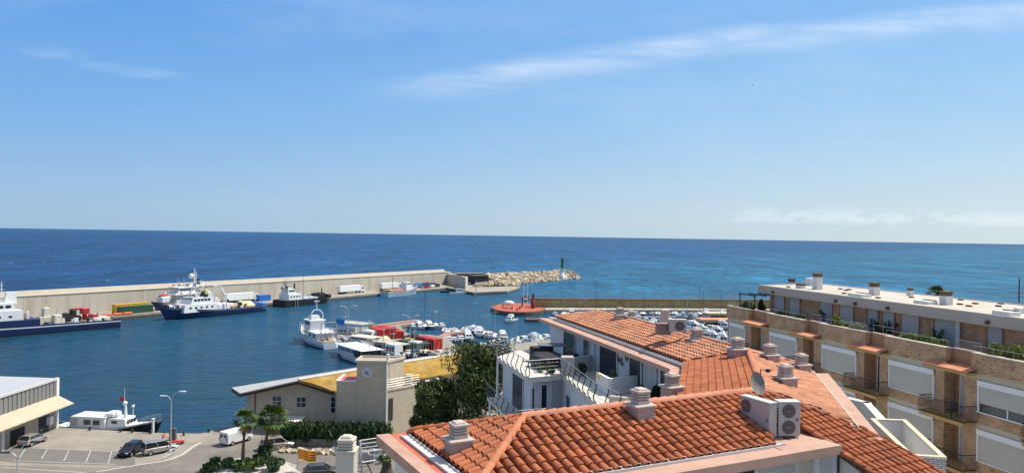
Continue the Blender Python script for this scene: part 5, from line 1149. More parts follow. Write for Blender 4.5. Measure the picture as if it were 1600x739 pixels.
def shrub(label, cat, c, r, n, size, m, seed, group=None, asp=2.2, up=.6, name='shrub', rz=0):
    t = thing(name, label, cat, (c[0],c[1],c[2]), rz, group); rg = random.Random(seed); cl = []
    for k in range(max(3,n//120)):
        cl.append(((rg.uniform(-.7,.7)*r[0], rg.uniform(-.7,.7)*r[1], r[2]*rg.uniform(.35,1.35)), (r[0]*.45,r[1]*.45,r[2]*.5), 120))
    leaves(cl, size, asp, up, seed).build('foliage', m, t, recalc=False)
    st = MB(); [st.cyl((0,0,-.1),(rg.uniform(-.5,.5)*r[0],rg.uniform(-.5,.5)*r[1],r[2]*rg.uniform(.6,1.2)),.05,.02,4) for _ in range(5)]; st.build('stems', BARK, t); return t
OLE = leafmat('oleander_leaf', (.045,.085,.028), .6); SHR = leafmat('shrub_leaf', (.075,.12,.03), .6); YEL_L = leafmat('yellow_green_leaf', (.22,.26,.045), .5); DK_L = leafmat('dark_leaf', (.025,.045,.015), .6)
# the clipped hedge in front of the office is one continuous plant row
hg = thing('hedge', 'long green oleander hedge at the foot of the clock tower', 'hedge', (-24,104.2,QZ))
cl = []; rg = random.Random(5)
for k in range(120):
    u = 438+168*k/120; p = atY(u, 664+rg.uniform(-3,7), 104.4+rg.uniform(-1,1)); cl.append(((p.x+24,p.y-104.2,p.z-QZ-.7), (.85,.9,1.0), 110))
leaves(cl, .30, 3.0, 1.0, 4).build('foliage', OLE, hg, recalc=False)
wl = MB().box(-33,-17.8,103.4,103.7,QZ,QZ+.9); wlo = thing('garden_wall', 'low rough wall under the oleander hedge', 'wall', (-25,103.5,QZ)); wl.build('wall', mat('rough_stone', (.30,.26,.21), .95, var=.3), wlo, world=True)
# white pipe/branch at the tower foot
tb = thing('awning_arm', 'curled white hose at the foot of the clock tower downpipe', 'hose', (XT2,105.8,QZ)); MB().tube([atY(601,663,105.6),atY(606,668,105.6),atY(609,675,105.6),atY(613,684,105.6)], .13, 6).build('hose', WPAINT, tb, world=True)
# palms
FROND = leafmat('palm_frond', (.075,.125,.022), .45); FRD = leafmat('dry_frond', (.20,.16,.06), .4)
def palm(label, x, y, z0, zc, rad, seed, group=None, tr=.2, nf=46, skirt=True, lean=.2, name='palm_tree'):
    t = thing(name, label, 'palm tree', (x,y,z0), 0, group); rg = random.Random(seed); H_ = zc-z0
    tk = MB(); pts = [(lean*f*f, .1*f, H_*f) for f in (0,.2,.4,.6,.8,1)]
    for i in range(5): tk.cyl((pts[i][0],pts[i][1],pts[i][2]-.05), pts[i+1], tr*(1.25-.2*i), tr*(1.05-.2*i) if i < 2 else tr*.75, 9)
    tk.build('trunk', mat('palm_trunk', (.12,.085,.06), .95, var=.35, scale=5, bump=.6, stretch=(1,1,4)), t)
    top = Vector(pts[-1])
    def fan(mb, base, dirv, L_, droop, n=11):
        d = dirv.normalized(); side = d.cross(Vector((0,0,1))).normalized(); upv = side.cross(d)
        tip = base+d*L_*.5; mb.add([base+side*.02, tip+side*.02, tip-side*.02, base-side*.02], [(0,1,2,3)])
        for i in range(n):
            a = (i/(n-1)-.5)*2.5; v1 = (d*math.cos(a)+side*math.sin(a)+upv*.15*rg.uniform(-1,1)).normalized(); l = L_*.55*rg.uniform(.8,1.1)
            m1 = tip+v1*l*.6; e = tip+v1*l+Vector((0,0,-droop*l)); w_ = L_*.045; pr = v1.cross(upv).normalized()*w_
            mb.add([tip-pr*.3, m1-pr, e, m1+pr, tip+pr*.3], [(0,1,2,3,4)])
    g = MB()
    for k in range(nf):
        a = rg.random()*6.28; el = rg.uniform(-.35,1.3); fan(g, top, Vector((math.cos(a)*math.cos(el), math.sin(a)*math.cos(el), math.sin(el))), rad*rg.uniform(.8,1.1), .25)
    g.build('crown', FROND, t, recalc=False)
    if skirt:
        s = MB()
        for k in range(nf//3):
            a = rg.random()*6.28; el = rg.uniform(-1.2,-.5); fan(s, top-Vector((0,0,.3)), Vector((math.cos(a)*math.cos(el), math.sin(a)*math.cos(el), math.sin(el))), rad*rg.uniform(.6,.9), .4, 7)
        s.build('dry_fronds', FRD, t, recalc=False)
    return t
p = pxy(379,732); palm('left fan palm of the two standing on the traffic island', p[0], p[1], QZ, EYE-(657-360)*p[1]/FPX, 1.75, 3, 'fan palms on the traffic island', .24, 44)
p = pxy(411,722); palm('right fan palm of the two, with the fuller crown', p[0], p[1], QZ, EYE-(654-360)*p[1]/FPX, 2.3, 5, 'fan palms on the traffic island', .24, 62, lean=1.1)
p = pxy(604,742); palm('short stout fan palm in front of the red roof overhang', p[0], p[1], QZ, EYE-(718-364)*p[1]/FPX+.3, 1.25, 9, None, .75, 34, False, .0)
for i, (u, v, r, h, m_, lab) in enumerate(((345,731,1.3,1.0,SHR,'round green shrub left of the left palm on the island'),(330,737,1.2,.9,OLE,'dark green shrub at the lower left of the traffic island'),(366,735,1.1,1.0,OLE,'green shrub at the foot of the left palm'),(395,730,1.3,1.2,SHR,'bright green shrub between the two palms'),(407,726,1.2,1.7,OLE,'upright dark shrub at the foot of the right palm'),(420,722,1.2,1.9,SHR,'tall light green shrub right of the right palm'),(424,735,1.5,1.3,OLE,'wide green shrub at the lower right of the traffic island'),(400,737,1.5,1.2,SHR,'large leafy shrub at the bottom centre of the traffic island'))):
    p = pxy(u, v); shrub(lab, 'shrub', (p[0],p[1],QZ+.1), (r,r,h*.7), 620, .26, m_, 20+i, 'shrubs on the traffic island')
rk = MB()  # stones added to stand in for the edge of the hedge's shadow
def frk(): u = random.uniform(433,540); p = pxy(u, 704+ (u-433)*.05+random.uniform(-2,2)); return (p[0],p[1],QZ+.1)
boulders(rk, 70, frk, .18, .42); o = rk.build('shadow_edge_stones', mat('limestone_rock', (.52,.42,.28))); o['kind'] = 'stuff'; tag(o, 'line of pale stones standing in for the shadow edge of the hedge', 'stones')
# ---- little yard with steel frame and white slab at the bottom
yd = thing('pergola', 'bare grey steel pergola frame between white chimney and red overhang', 'pergola', (-19.5,94,QZ))
pg = MB(); z1 = QZ+3.0
P = [at(562,688,z1), at(596,683,z1), at(607,701,z1), at(565,706,z1)]
for i in range(4): pg.cyl(P[i], P[(i+1)%4], .09, .09, 5); pg.cyl(P[i], (P[i].x,P[i].y,QZ), .08, .08, 5)
for f in (.33,.66): pg.cyl(P[0].lerp(P[3],f), P[1].lerp(P[2],f), .08,.08,5)
P2 = [at(562,706,z1-1), at(592,702,z1-1), at(600,716,z1-1), at(566,722,z1-1)]
for i in range(4): pg.cyl(P2[i], P2[(i+1)%4], .08, .08, 5); pg.cyl(P2[i], (P2[i].x,P2[i].y,QZ), .07, .07, 5)
pg.cyl(P[0],P2[2],.05,.05,4); pg.cyl(P[2],P2[0],.05,.05,4); pg.build('frame', METAL, yd, world=True)
st = thing('machinery', 'cluttered grey machinery standing under the steel pergola', 'machinery', (-19,93,QZ))
mc = MB(); rg = random.Random(2)
for k in range(9):
    p = at(rg.uniform(570,598), rg.uniform(712,724), QZ); mc = MB(); mc.bbox(p.x-.35,p.x+.35,p.y-.3,p.y+.3,QZ,QZ+rg.uniform(.5,1.7),.05); mc.build('housing', METAL, st, world=True)
wsb = thing('outbuilding', 'low white flat roofed outbuilding behind the stout palm', 'outbuilding', (-16.5,90,QZ))
a = at(640,727,2.6)
MB().prism([at(622,728,2.6)[:2], at(650,726,2.6)[:2], (a.x+5,a.y-12), (a.x-.5,a.y-12)], QZ-.2, 2.4).build('wall', WHITE, wsb, world=True)
MB().prism([at(620,727.5,2.6)[:2], at(652,725.5,2.6)[:2], (a.x+5.3,a.y-12), (a.x-.8,a.y-12)], 2.403, 2.6).build('roof', mat('white_roof_slab', (.74,.72,.68), .8, var=.05), wsb, world=True)
# ================================================================ tiled apartment building (three wings, one building)
TILE = mat('clay_tile', (.38,.122,.052), .85, var=.22, scale=1.3, island=.24, spec=.2, stain=(.20,.085,.05), stain_amt=.45)
TILE2 = mat('sunlit_tile', (.52,.24,.14), .88, var=.18, scale=1.0, island=.2, spec=.2, stain=(.42,.20,.12), stain_amt=.45)  # same clay tile, paler: brightness of the sunnier slopes put into the colour
TILE3 = mat('orange_clay_tile', (.45,.15,.07), .85, var=.2, scale=1.2, island=.18, spec=.2, stain=(.30,.12,.07), stain_amt=.35)
UND = mat('tile_bed', (.16,.055,.032), .95, var=.25, scale=3)
PINKS = mat('pink_tile_slab', (.47,.29,.21), .85, var=.14, scale=1.6, stain=(.60,.38,.30), stain_amt=.45)
REDS = mat('red_paved_slab', (.50,.12,.07), .8, var=.18, scale=2.0, stain=(.55,.24,.18), stain_amt=.5)
apt = thing('apartment_building', 'white apartment building with orange tiled hipped roofs filling the near foreground', 'apartment building', (6,38,0))
def xy(v): return Vector((v[0], v[1], 0))
def tiles(name, m, P0, across, down, slope, arange, d1, clips, pitch=.36, course=.40, d0=0.0, seed=1, lift=.022, wid=.42):
    """rows of overlapping half-round tiles on the slope through P0 (on the ridge); clips: (point, outward normal) vertical planes"""
    rg = random.Random(seed); across = xy(across).normalized(); down = xy(down).normalized(); th = math.atan(slope)
    S = down*math.cos(th)-Vector((0,0,math.sin(th))); Nn = down*math.sin(th)+Vector((0,0,math.cos(th))); P0 = Vector(P0)
    bm = bmesh.new(); a = arange[0]+pitch/2; nseg = 6
    while a < arange[1]:
        l = d0
        while l < d1/math.cos(th)-.02:
            c = P0+across*a+S*(l); c0 = P0+across*a+S*(l+course/2)
            ok = all((c0-Vector(p)).dot(xy(n)) < course for p, n in clips)
            if ok:
                j = rg.uniform(-.016,.016); jz = rg.uniform(-.006,.010); rings = []
                for f, r, h in ((0,wid-.055,.0),(1.10,wid,lift)):
                    q = c+S*course*f+Nn*(h+jz)+across*(j*(1 if f else .4))
                    rings.append([bm.verts.new(q+across*(r*pitch*math.cos(math.pi*i/nseg))+Nn*(r*pitch*math.sin(math.pi*i/nseg)*1.05)) for i in range(nseg+1)])
                q = c+S*course*1.12+Nn*(lift-.0)+across*j
                inner = [] and [bm.verts.new(q+across*((wid*pitch-.022)*math.cos(math.pi*i/nseg))+Nn*((wid*pitch-.022)*math.sin(math.pi*i/nseg))) for i in range(nseg+1)]
                for i in range(nseg):
                    f_ = bm.faces.new((rings[0][i], rings[0][i+1], rings[1][i+1], rings[1][i])); f_.smooth = True
            l += course
        a += pitch
    for p, n in clips:
        bmesh.ops.bisect_plane(bm, geom=bm.verts[:]+bm.edges[:]+bm.faces[:], plane_co=Vector(p), plane_no=xy(n).normalized(), clear_outer=True)
    iv = chain(apt).inverted(); bmesh.ops.transform(bm, matrix=iv, verts=bm.verts)
    me = bpy.data.meshes.new(name); bm.to_mesh(me); bm.free(); me.materials.append(m)
    o = bpy.data.objects.new(name, me); C.objects.link(o); o.parent = apt; return o
def caps(name, a, b, m, r=.15, ln=.42, seed=3, par=apt):
    a = Vector(a); b = Vector(b); d = (b-a); n = max(1, int(d.length/ln)); d.normalize(); side = d.cross(Vector((0,0,1))).normalized(); up = side.cross(d)
    mb = MB(); st = (b-a).length/n
    for i in range(n):
        sec = []
        for f, rr, h in ((-.06,r*.86,.0),(1.06,r,.03)):
            q = a+d*st*(i+f)+up*h; sec.append([q+side*rr*math.cos(math.pi*k/6)+up*rr*math.sin(math.pi*k/6)*.9 for k in range(7)])
        sec.append([sec[1][k]*.0+(a+d*st*(i+1.05)+up*.0)+side*r*.8*math.cos(math.pi*k/6)+up*r*.8*math.sin(math.pi*k/6)*.9 for k in range(7)])
        mb.loft(sec, False, False, None, True)
    return mb.build(name, m, par, world=True, recalc=False)
def poly3(name, pts, m, th=.06):
    return MB().ext([Vector(p) for p in pts], (0,0,-th)).build(name, m, apt, world=True)
# ---- near wing A
JA = Vector((.5,24.78,ZR-6.15)); ea = Vector((.8905,.4549,0)); pa = Vector((.4549,-.8905,0)); SLA = .31
def A_(a, d, z=None): q = JA+ea*a+pa*d; q.z = (JA.z-SLA*d) if z is None else z; return q
def edge(p, q, inside):         # clip plane along p-q with 'inside' kept
    p = xy(p); q = xy(q); n = Vector(((q-p).y, -(q-p).x, 0)).normalized()
    if (xy(inside)-p).dot(n) > 0: n = -n
    return (p, n)
ins = A_(4,1.5)
tiles('roof_tiles', TILE, JA, ea, pa, SLA, (-3,9.9), 2.95, [edge(A_(0,0),A_(-2.95,2.95),ins), edge(A_(9.62,.1),A_(8.42,2.79),ins)], .36, .42, .10, 1)
tiles('roof_tiles', TILE, JA, ea, pa, SLA, (10.3,13.6), 9.0, [edge(A_(10.85,0),A_(12.7,2.8),A_(10.9,3)), edge(A_(12.7,2.8),A_(13.1,3.9),A_(10.9,3)), edge(A_(13.1,3.9),A_(13.22,8),A_(10.9,3))], .30, .42, .10, 2)
tiles('roof_tiles', TILE, JA, ea, pa, SLA, (9.6,10.9), .9, [edge(A_(10.85,0),A_(12.7,2.8),A_(10.2,1))], .33, .42, .10, 12)
tiles('roof_tiles', TILE3, JA, pa, -ea, SLA, (-3.1,3.1), 2.9, [edge(A_(0,0),A_(-2.95,2.95),A_(-2,0)), edge(A_(0,0),A_(-2.95,-2.95),A_(-2,0))], .36, .42, .10, 3)
tiles('roof_tiles', TILE3, JA, ea, -pa, SLA, (-3,9.2), 2.95, [edge(A_(0,0),A_(-2.95,-2.95),A_(4,-1.5)), edge(A_(10.2,0),A_(7.4,-2.95),A_(4,-1.5))], .36, .42, .10, 4)
dn = Vector((0,0,-.07))
def lower(pts): return [p+dn for p in pts]
poly3('roof_bed', lower([A_(0,0),A_(9.7,0),A_(8.42,2.88),A_(-2.9,2.88)]), UND)
poly3('roof_bed', lower([A_(10.3,.02),A_(10.85,.02),A_(12.7,2.8),A_(13.05,3.9),A_(13.2,9),A_(10.3,9)]), UND)
kz = lambda a, d, z: Vector((A_(a,d).x, A_(a,d).y, z))
eA = JA.z-SLA*2.9
poly3('roof_bed', lower([kz(0,0,JA.z), kz(-2.9,2.9,eA), kz(-2.9,-2.9,eA)]), UND)
poly3('roof_bed', lower([kz(0,0,JA.z), kz(-2.9,-2.9,eA), kz(7.5,-2.9,eA), kz(10.4,0,JA.z)]), UND)
up_ = Vector((0,0,.05))
caps('ridge_tiles', kz(-.1,0,JA.z)+up_, kz(10.75,0,JA.z)+up_, mat('pale_ridge_tile', (.48,.20,.125), .85, var=.15, island=.15), .16)
caps('hip_tiles', kz(-2.95,2.95,eA+.02)+up_, kz(.05,-.05,JA.z)+up_, mat('hip_tile', (.44,.165,.08), .85, var=.15, island=.15), .14)
caps('hip_tiles', kz(-2.95,-2.95,eA+.02)+up_, kz(0,0,JA.z)+up_, TILE, .13)
caps('hip_tiles', kz(9.66,.0,JA.z-.0)+up_, kz(8.40,2.85,eA+.05)+up_, TILE, .10)
caps('hip_tiles', kz(10.32,2.6,JA.z-SLA*2.6+.03), kz(10.32,9.0,JA.z-SLA*9.0+.03), TILE, .13)
# overhanging slab of wing A with kerb strip
zs = ZR-7.15
def aslab(a0, a1, d0, d1, z0, z1, name, m): return MB().prism([A_(a0,d0)[:2],A_(a1,d0)[:2],A_(a1,d1)[:2],A_(a0,d1)[:2]], z0, z1).build(name, m, apt, world=True)
aslab(-3.62,-2.85,-3.4,3.85,zs-.25,zs,'eaves_slab',REDS); aslab(-2.849,10.28,-3.4,3.85,zs-.25,zs,'eaves_slab',PINKS); aslab(-4.08,-3.62,-3.4,4.3,zs-.3,zs+.03,'eaves_kerb',PINKS); aslab(-3.615,10.28,3.855,4.3,zs-.3,zs+.02,'eaves_kerb',PINKS)
aslab(7.9,10.28,.4,3.85,zs+.002,zs+.02,'service_platform',PINKS)
GUT = mat('white_gutter', (.60,.58,.54), .6, var=.12, scale=3); GDK = mat('gutter_shadow', (.10,.095,.09), .8)
def gutter(p, q, w_=.16, h_=.14):
    p = Vector(p); q = Vector(q); d = (q-p).normalized(); s = Vector((-d.y,d.x,0)); mb = MB()
    for o0, o1, z0, z1 in ((-w_,-w_+.035,0,h_),(w_-.035,w_,0,h_),(-w_+.035,w_-.035,0,.03)):
        mb.prism([(p+s*o0)[:2],(q+s*o0)[:2],(q+s*o1)[:2],(p+s*o1)[:2]], p.z+z0, p.z+z1)
    g = mb.build('gutter', GUT, apt, world=True)
gutter(kz(-3.2,-2.9,zs+.005), kz(-3.2,3.2,zs+.005), .17, .08); gutter(kz(-2.9,3.36,zs+.005), kz(8.45,3.36,zs+.005), .15, .08)
aslab(-2.8,8.3,-2.8,2.78,zs+.001,eA-.12,'roof_base',UND)
aslab(9.2,12.4,-2.0,1.2,zs+.002,JA.z-.45,'roof_base',WHITE)
# walls of wing A
LOUV = brick('white_louvre', (.56,.55,.52), (.52,.51,.48), (.26,.26,.25), 40, .075, .012, 'AUTO', var=.05)
GBR = brick('white_brick', (.56,.54,.50), (.50,.48,.45), (.16,.155,.15), .24, .075, .014, 'AUTO', var=.08)
def wallA(a0, a1, d0, d1, z0, z1, name, m, par=apt): return MB().prism([A_(a0,d0)[:2],A_(a1,d0)[:2],A_(a1,d1)[:2],A_(a0,d1)[:2]], z0, z1).build(name, m, par, world=True)
wallA(-3.45,10.3,-3.2,3.6,0,zs-.3,'wall',WHITE)
wallA(10.30,10.5,3.7,9,0,ZR-9.2,'wall',GBR)
MB().ext([A_(10.32,4.25,zs-.35), A_(10.32,9,ZR-10), A_(10.32,9,JA.z-SLA*9-.12), A_(10.32,4.0,JA.z-SLA*4-.12)], ea*.2).build('wall', GBR, apt, world=True)
MB().ext([A_(10.55,4.0,0), A_(10.55,9,0), A_(10.55,9,JA.z-SLA*9-.15), A_(10.55,4.0,JA.z-SLA*4-.15)], ea*2.4).build('wall', WHITE, apt, world=True)
zw = zs-.32
def upx(u): # a coordinate on the wall d=3.62 seen at column u
    q = A_(0,3.62); k = (u-800)/FPX + .0159*.3; return (k*q.y-q.x)/(ea.x-k*ea.y)
for u0, u1, nm, m in ((1118,1177,'window_opening',NAVYDARK),(1181,1240,'shutter',LOUV),(1245,1268,'door',mat('beige_door', (.50,.46,.36), .7)),):
    o = wallA(upx(u0),upx(u1),3.60,3.66,zw-2.2,zw-.12,nm,m)
    wallA(upx(u0)-.07,upx(u0),3.6,3.72,zw-2.2,zw-.05,'window_frame',GUT,o); wallA(upx(u1),upx(u1)+.07,3.6,3.72,zw-2.2,zw-.05,'window_frame',GUT,o)
wallA(upx(1283),10.29,3.62,4.1,0,zs-.305,'pillar',mat('bluish_pillar', (.60,.62,.63), .8))
wallA(upx(900),upx(1050),3.6,3.66,zw-2.2,zw-.12,'shutter',LOUV)
# ---- middle wing C (ridge towards the brick block)
AP = Vector((12.61,39.01,ZR-6.02)); RE = Vector((10.18,29.72,ZR-6.10)); cdir = (xy(AP)-xy(RE)).normalized(); cl_ = Vector((-cdir.y,cdir.x,0)); cr_ = -cl_
VL = Vector((9.53,39.55,ZR-6.7)); CL2 = Vector((7.0,29.4,ZR-6.75)); ER1 = Vector((15.85,39.0,ZR-6.9)); ER2 = Vector((12.82,27.48,ZR-6.95))
o_ = RE+Vector((0,0,.02))
LC = (xy(AP)-xy(RE)).length
tiles('roof_tiles', TILE3, o_, cdir, cl_, .215, (-3,LC+1.5), 3.06, [edge(AP,VL,RE), edge(RE,A_(7.4,-2.95),CL2+Vector((0,4,0)))], .26, .33, .05, 5, lift=.03, wid=.47)
tiles('roof_tiles', TILE2, o_, cdir, cr_, .28, (-3.4,LC+1.5), 3.05, [edge(AP,ER1,RE), edge(A_(10.85,0),A_(12.75,2.85),AP)], .30, .36, .05, 6, wid=.46)
poly3('roof_bed', lower([RE,AP,VL,CL2]), UND); poly3('roof_bed', lower([RE,AP,ER1,ER2]), UND)
caps('ridge_tiles', RE+up_, AP+up_*2, mat('hip_tile', (.44,.165,.08)), .15); caps('hip_tiles', AP+up_, ER1+up_, TILE2, .13)
caps('hip_tiles', A_(10.85,0)+up_, A_(12.7,2.8)+up_, TILE2, .10)
gutter(Vector(ER1)+cr_*.12+Vector((0,0,-.18)), Vector(ER2)+cr_*.12+Vector((0,0,-.14)), .12, .16)
gutter(Vector(VL)+cl_*.14+Vector((0,0,-.22)), Vector(CL2)+cl_*.14+Vector((0,0,-.17)), .13, .16)
E1 = at(1294,583,ZR-7.1); E2 = at(1380,687,ZR-7.25)
MB().ext([Vector((ER1.x-1.5,ER1.y,E1.z)), E1, E2, Vector((ER2.x-1.2,ER2.y+.3,E2.z))], (0,0,-.25)).build('eaves_slab', PINKS, apt, world=True)
D1 = at(1047,576,ZR-7.0); D2 = at(1030,640,ZR-7.0)
MB().prism([VL[:2], D1[:2], D2[:2], (CL2.x,CL2.y-.5)], ZR-7.25, ZR-7.0).build('eaves_slab', PINKS, apt, world=True)
# ---- far wing B
B0 = Vector((3.85,60.68,ZR-6.7)); BR_ = Vector((7.15,58.81,ZR-6.02)); bd = (xy(AP)-xy(BR_)).normalized(); bl = Vector((bd.y,-bd.x,0)); 
if bl.x > 0: bl = -bl
br_ = -bl
LB = (xy(AP)-xy(BR_)).length; bri = BR_+Vector((0,0,.02))
tiles('roof_tiles', TILE2, bri, bd, bl, .245, (-3.2,LB+1.2), 2.80, [edge(BR_,B0,AP), edge(AP,VL,BR_)], .33, .36, .03, 7, lift=.03, wid=.45)
BB = BR_+br_*2.8-bd*2.8; BB.z = ZR-6.7; BBe = ER1
tiles('roof_tiles', TILE2, bri, bd, br_, .245, (-3.2,LB+3.2), 2.80, [edge(BR_,BB,AP), edge(AP,ER1,BR_)], .34, .42, .03, 8)
poly3('roof_bed', lower([BR_,AP,VL,B0]), UND); poly3('roof_bed', lower([BR_,AP,ER1,BB]), UND); poly3('roof_bed', lower([BR_,B0,BB]), TILE2)
DRK = mat('dark_ridge_tile', (.22,.06,.04), .85, var=.2, island=.2)
caps('ridge_tiles', BR_+up_, AP+up_, DRK, .13); caps('hip_tiles', B0+up_, BR_+up_, DRK, .12); caps('hip_tiles', VL+up_*.6, AP+up_*.2, TILE3, .05)
S0_ = at(841,496.5,ZR-6.95); S1_ = at(1047,576,ZR-7.0)
MB().ext([S0_, S1_, Vector((VL.x,VL.y,ZR-6.95)), Vector((B0.x+.2,B0.y,ZR-6.95)), Vector((B0.x-.1,B0.y+1.1,ZR-6.95))], (0,0,-.26)).build('eaves_slab', PINKS, apt, world=True)
gutter(B0+bl*.2+Vector((0,0,-.22)), VL+bl*.2+Vector((0,0,-.22)), .13, .15)
MB().prism([(S0_+br_*.9)[:2], (S1_+br_*.9)[:2], VL[:2], AP[:2], ER1[:2], BB[:2], (B0.x,B0.y+.4)], ZR-7.2, ZR-6.85).build('roof_base', WHITE, apt, world=True)
# walls of wings B and C
WB0 = S0_+br_*.95+bd*.4; WB1 = S1_+br_*.95-bd*.2
ZF = ZR-9.5
body = [WB0[:2], WB1[:2], (D2+cr_*.8)[:2], A_(9.0,-2.5)[:2], A_(10.6,1.0)[:2], (E2+cl_*.9)[:2], (E1+cl_*.9)[:2], (BB.x-.3,BB.y), ]
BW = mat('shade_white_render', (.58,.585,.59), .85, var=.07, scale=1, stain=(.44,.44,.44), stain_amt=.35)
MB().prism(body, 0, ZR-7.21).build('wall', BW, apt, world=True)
def hitline(u, P, Q):            # point of the plan line P-Q at column u
    d = ray(u, 570); P = xy(P); Q = xy(Q); e = Q-P
    t = (P.x*d.y-P.y*d.x)/(e.y*d.x-e.x*d.y); return P+e*t
blo = bl
for u0, u1, z0, z1, nm, m in ((881,899,-9.5,-7.35,'door_opening',NAVYDARK),(912,922,-9.5,-7.4,'window_opening',NAVYDARK),(937.5,966,-9.5,-7.35,'door_opening',NAVYDARK),(984.5,1004,-9.5,-7.35,'door_opening',NAVYDARK),(1009,1028,-9.5,-7.35,'shutter',LOUV),(1033,1044,-9.5,-7.45,'door_opening',NAVYDARK)):
    a = hitline(u0, WB0, WB1); b = hitline(u1, WB0, WB1); mb = MB().prism([a[:2], b[:2], (b+blo*.05)[:2], (a+blo*.05)[:2]], ZR+z0, ZR+z1); o = mb.build(nm, m, apt, world=True)
    fr = MB(); e = (b-a).normalized()*.09
    for q in (a, b-e): fr.prism([q[:2], (q+e)[:2], (q+e+blo*.10)[:2], (q+blo*.10)[:2]], ZR+z0, ZR+z1+.0)
    fr.build('frame', BW, o, world=True)
for u in (930,1005):
    a = hitline(u, WB0, WB1)+blo*.12; MB().cyl((a.x,a.y,ZF),(a.x,a.y,ZR-7.25),.06,.06,7).build('downpipe', BW, apt, world=True)
bf = MB()                        # dark metal butterflies on the wall between the two openings
for u, v, s in ((969.5,563,.28),(981,561,.24),(973,569,.20)):
    a = hitline(u, WB0, WB1)+blo*.09; z = EYE-(v-370)*a.y/FPX
    for k in (-1,1):
        bf.add([Vector((a.x,a.y,z)), Vector((a.x,a.y,z+s))+bd*k*s, Vector((a.x,a.y,z))+bd*k*s*1.1, Vector((a.x,a.y,z-s*.8))+bd*k*s*.7], [(0,1,2,3)])
bfo = bf.build('wall_ornament', DARKM, apt, world=True)
# terraces
Ta = Vector((-1.04,57.3,0)); Tb = Vector((1.22,49.0,0)); Tc = Vector((3.6,50.2,0)); Td = Vector((4.94,41.8,0)); Te = hitline(1035,WB0,WB1)
PAV = mat('terrace_paving', (.60,.57,.50), .8, var=.10, scale=1.0, stain=(.42,.40,.36), stain_amt=.4)
far = WB0+Vector((-.2,.2,0))
t1 = [Ta[:2], Tb[:2], Tc[:2], hitline(925,WB0,WB1)[:2], far[:2], (Ta.x+1.6,Ta.y+3.2)]
t2 = [Tc[:2], Td[:2], (Td.x+1.0,Td.y-2.6), (D2.x+.6,D2.y+.5), Te[:2], hitline(925,WB0,WB1)[:2]]
MB().prism(t1, ZF-.32, ZF).build('terrace', PAV, apt, world=True); MB().prism(t2, ZF-.32, ZF-.003).build('terrace', PAV, apt, world=True)
def rails2(par, pts, zb, h=1.05, post=DARKM, bulge=.16, every=1.25, nh=5, mats=None):
    pm = MB(); hm = MB()
    for a, b in zip(pts, pts[1:]):
        a = xy(a); b = xy(b); d = b-a; L_ = d.length; d.normalize(); o = Vector((d.y,-d.x,0))
        n = max(1, round(L_/every))
        prof = [(0,0),(.16,bulge*.9),(.34,bulge*1.2),(.55,bulge*.7),(.75,bulge*.1),(.9,-bulge*.1),(1.0,bulge*.3)]
        for i in range(n+1):
            q = a+d*L_*i/n; pm.tube([q+o*x+Vector((0,0,zb+z*h)) for z, x in prof], .032, 5)
        for k in range(1, nh+1):
            z = k/nh; x = next((p0[1]+(p1[1]-p0[1])*(z-p0[0])/(p1[0]-p0[0]) for p0, p1 in zip(prof, prof[1:]) if p0[0] <= z <= p1[0]), 0)
            hm.tube([a+o*x+Vector((0,0,zb+z*h)), b+o*x+Vector((0,0,zb+z*h))], .024 if k == nh else .011, 5)
    r = pm.build('railing_posts', post, par, world=True); hm.build('railing_bars', METAL, r, world=True); return r
rails2(apt, [(Ta.x+1.5,Ta.y+3.0), Ta], ZF, 1.1); rails2(apt, [Ta, Tb, Tc], ZF, 1.15); rails2(apt, [Tc, Td, (Td.x+1,Td.y-2.6)], ZF, 1.15)
# pillar, parapets and white curved planter on the terrace
SPK = brick('speckled_stone', (.50,.47,.43), (.36,.34,.31), (.5,.48,.45), .09, .07, .006, 'AUTO', var=.2)
MB().bbox(Tc.x-.1,Tc.x+.75,Tc.y-.2,Tc.y+.6,ZF,ZF+1.25,.03).build('pillar', SPK, apt, world=True)
q = hitline(925,WB0,WB1); qd = (xy(q)-xy(Tc)).normalized(); qs = Vector((-qd.y,qd.x,0))*.1
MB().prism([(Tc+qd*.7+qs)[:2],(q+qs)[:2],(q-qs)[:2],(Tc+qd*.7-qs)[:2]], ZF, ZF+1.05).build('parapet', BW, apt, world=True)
def thin(pts, w_, z0, z1, name, m):
    for a, b in zip(pts, pts[1:]):
        a = xy(a); b = xy(b); d = (b-a).normalized(); s = Vector((-d.y,d.x,0))*w_/2; mb = MB().prism([(a-s-d*w_/2)[:2],(b-s+d*w_/2)[:2],(b+s+d*w_/2)[:2],(a+s-d*w_/2)[:2]], z0, z1); mb.build(name, m, apt, world=True)
pa1 = at(935,582,ZR-8.5); pa2 = at(952,590.5,ZR-8.5); pa3 = hitline(997,WB0,WB1)
thin([pa1, pa2], .2, ZF, ZR-8.5, 'parapet', WHITE); thin([pa2+Vector((.12,.0,0)), pa3], .2, ZF, ZR-8.503, 'parapet', WHITE)
thin([at(957,618,ZR-9.0), at(1030,626,ZR-9.0)], .3, ZF, ZR-9.0, 'parapet', mat('stone_coping', (.52,.46,.37)))
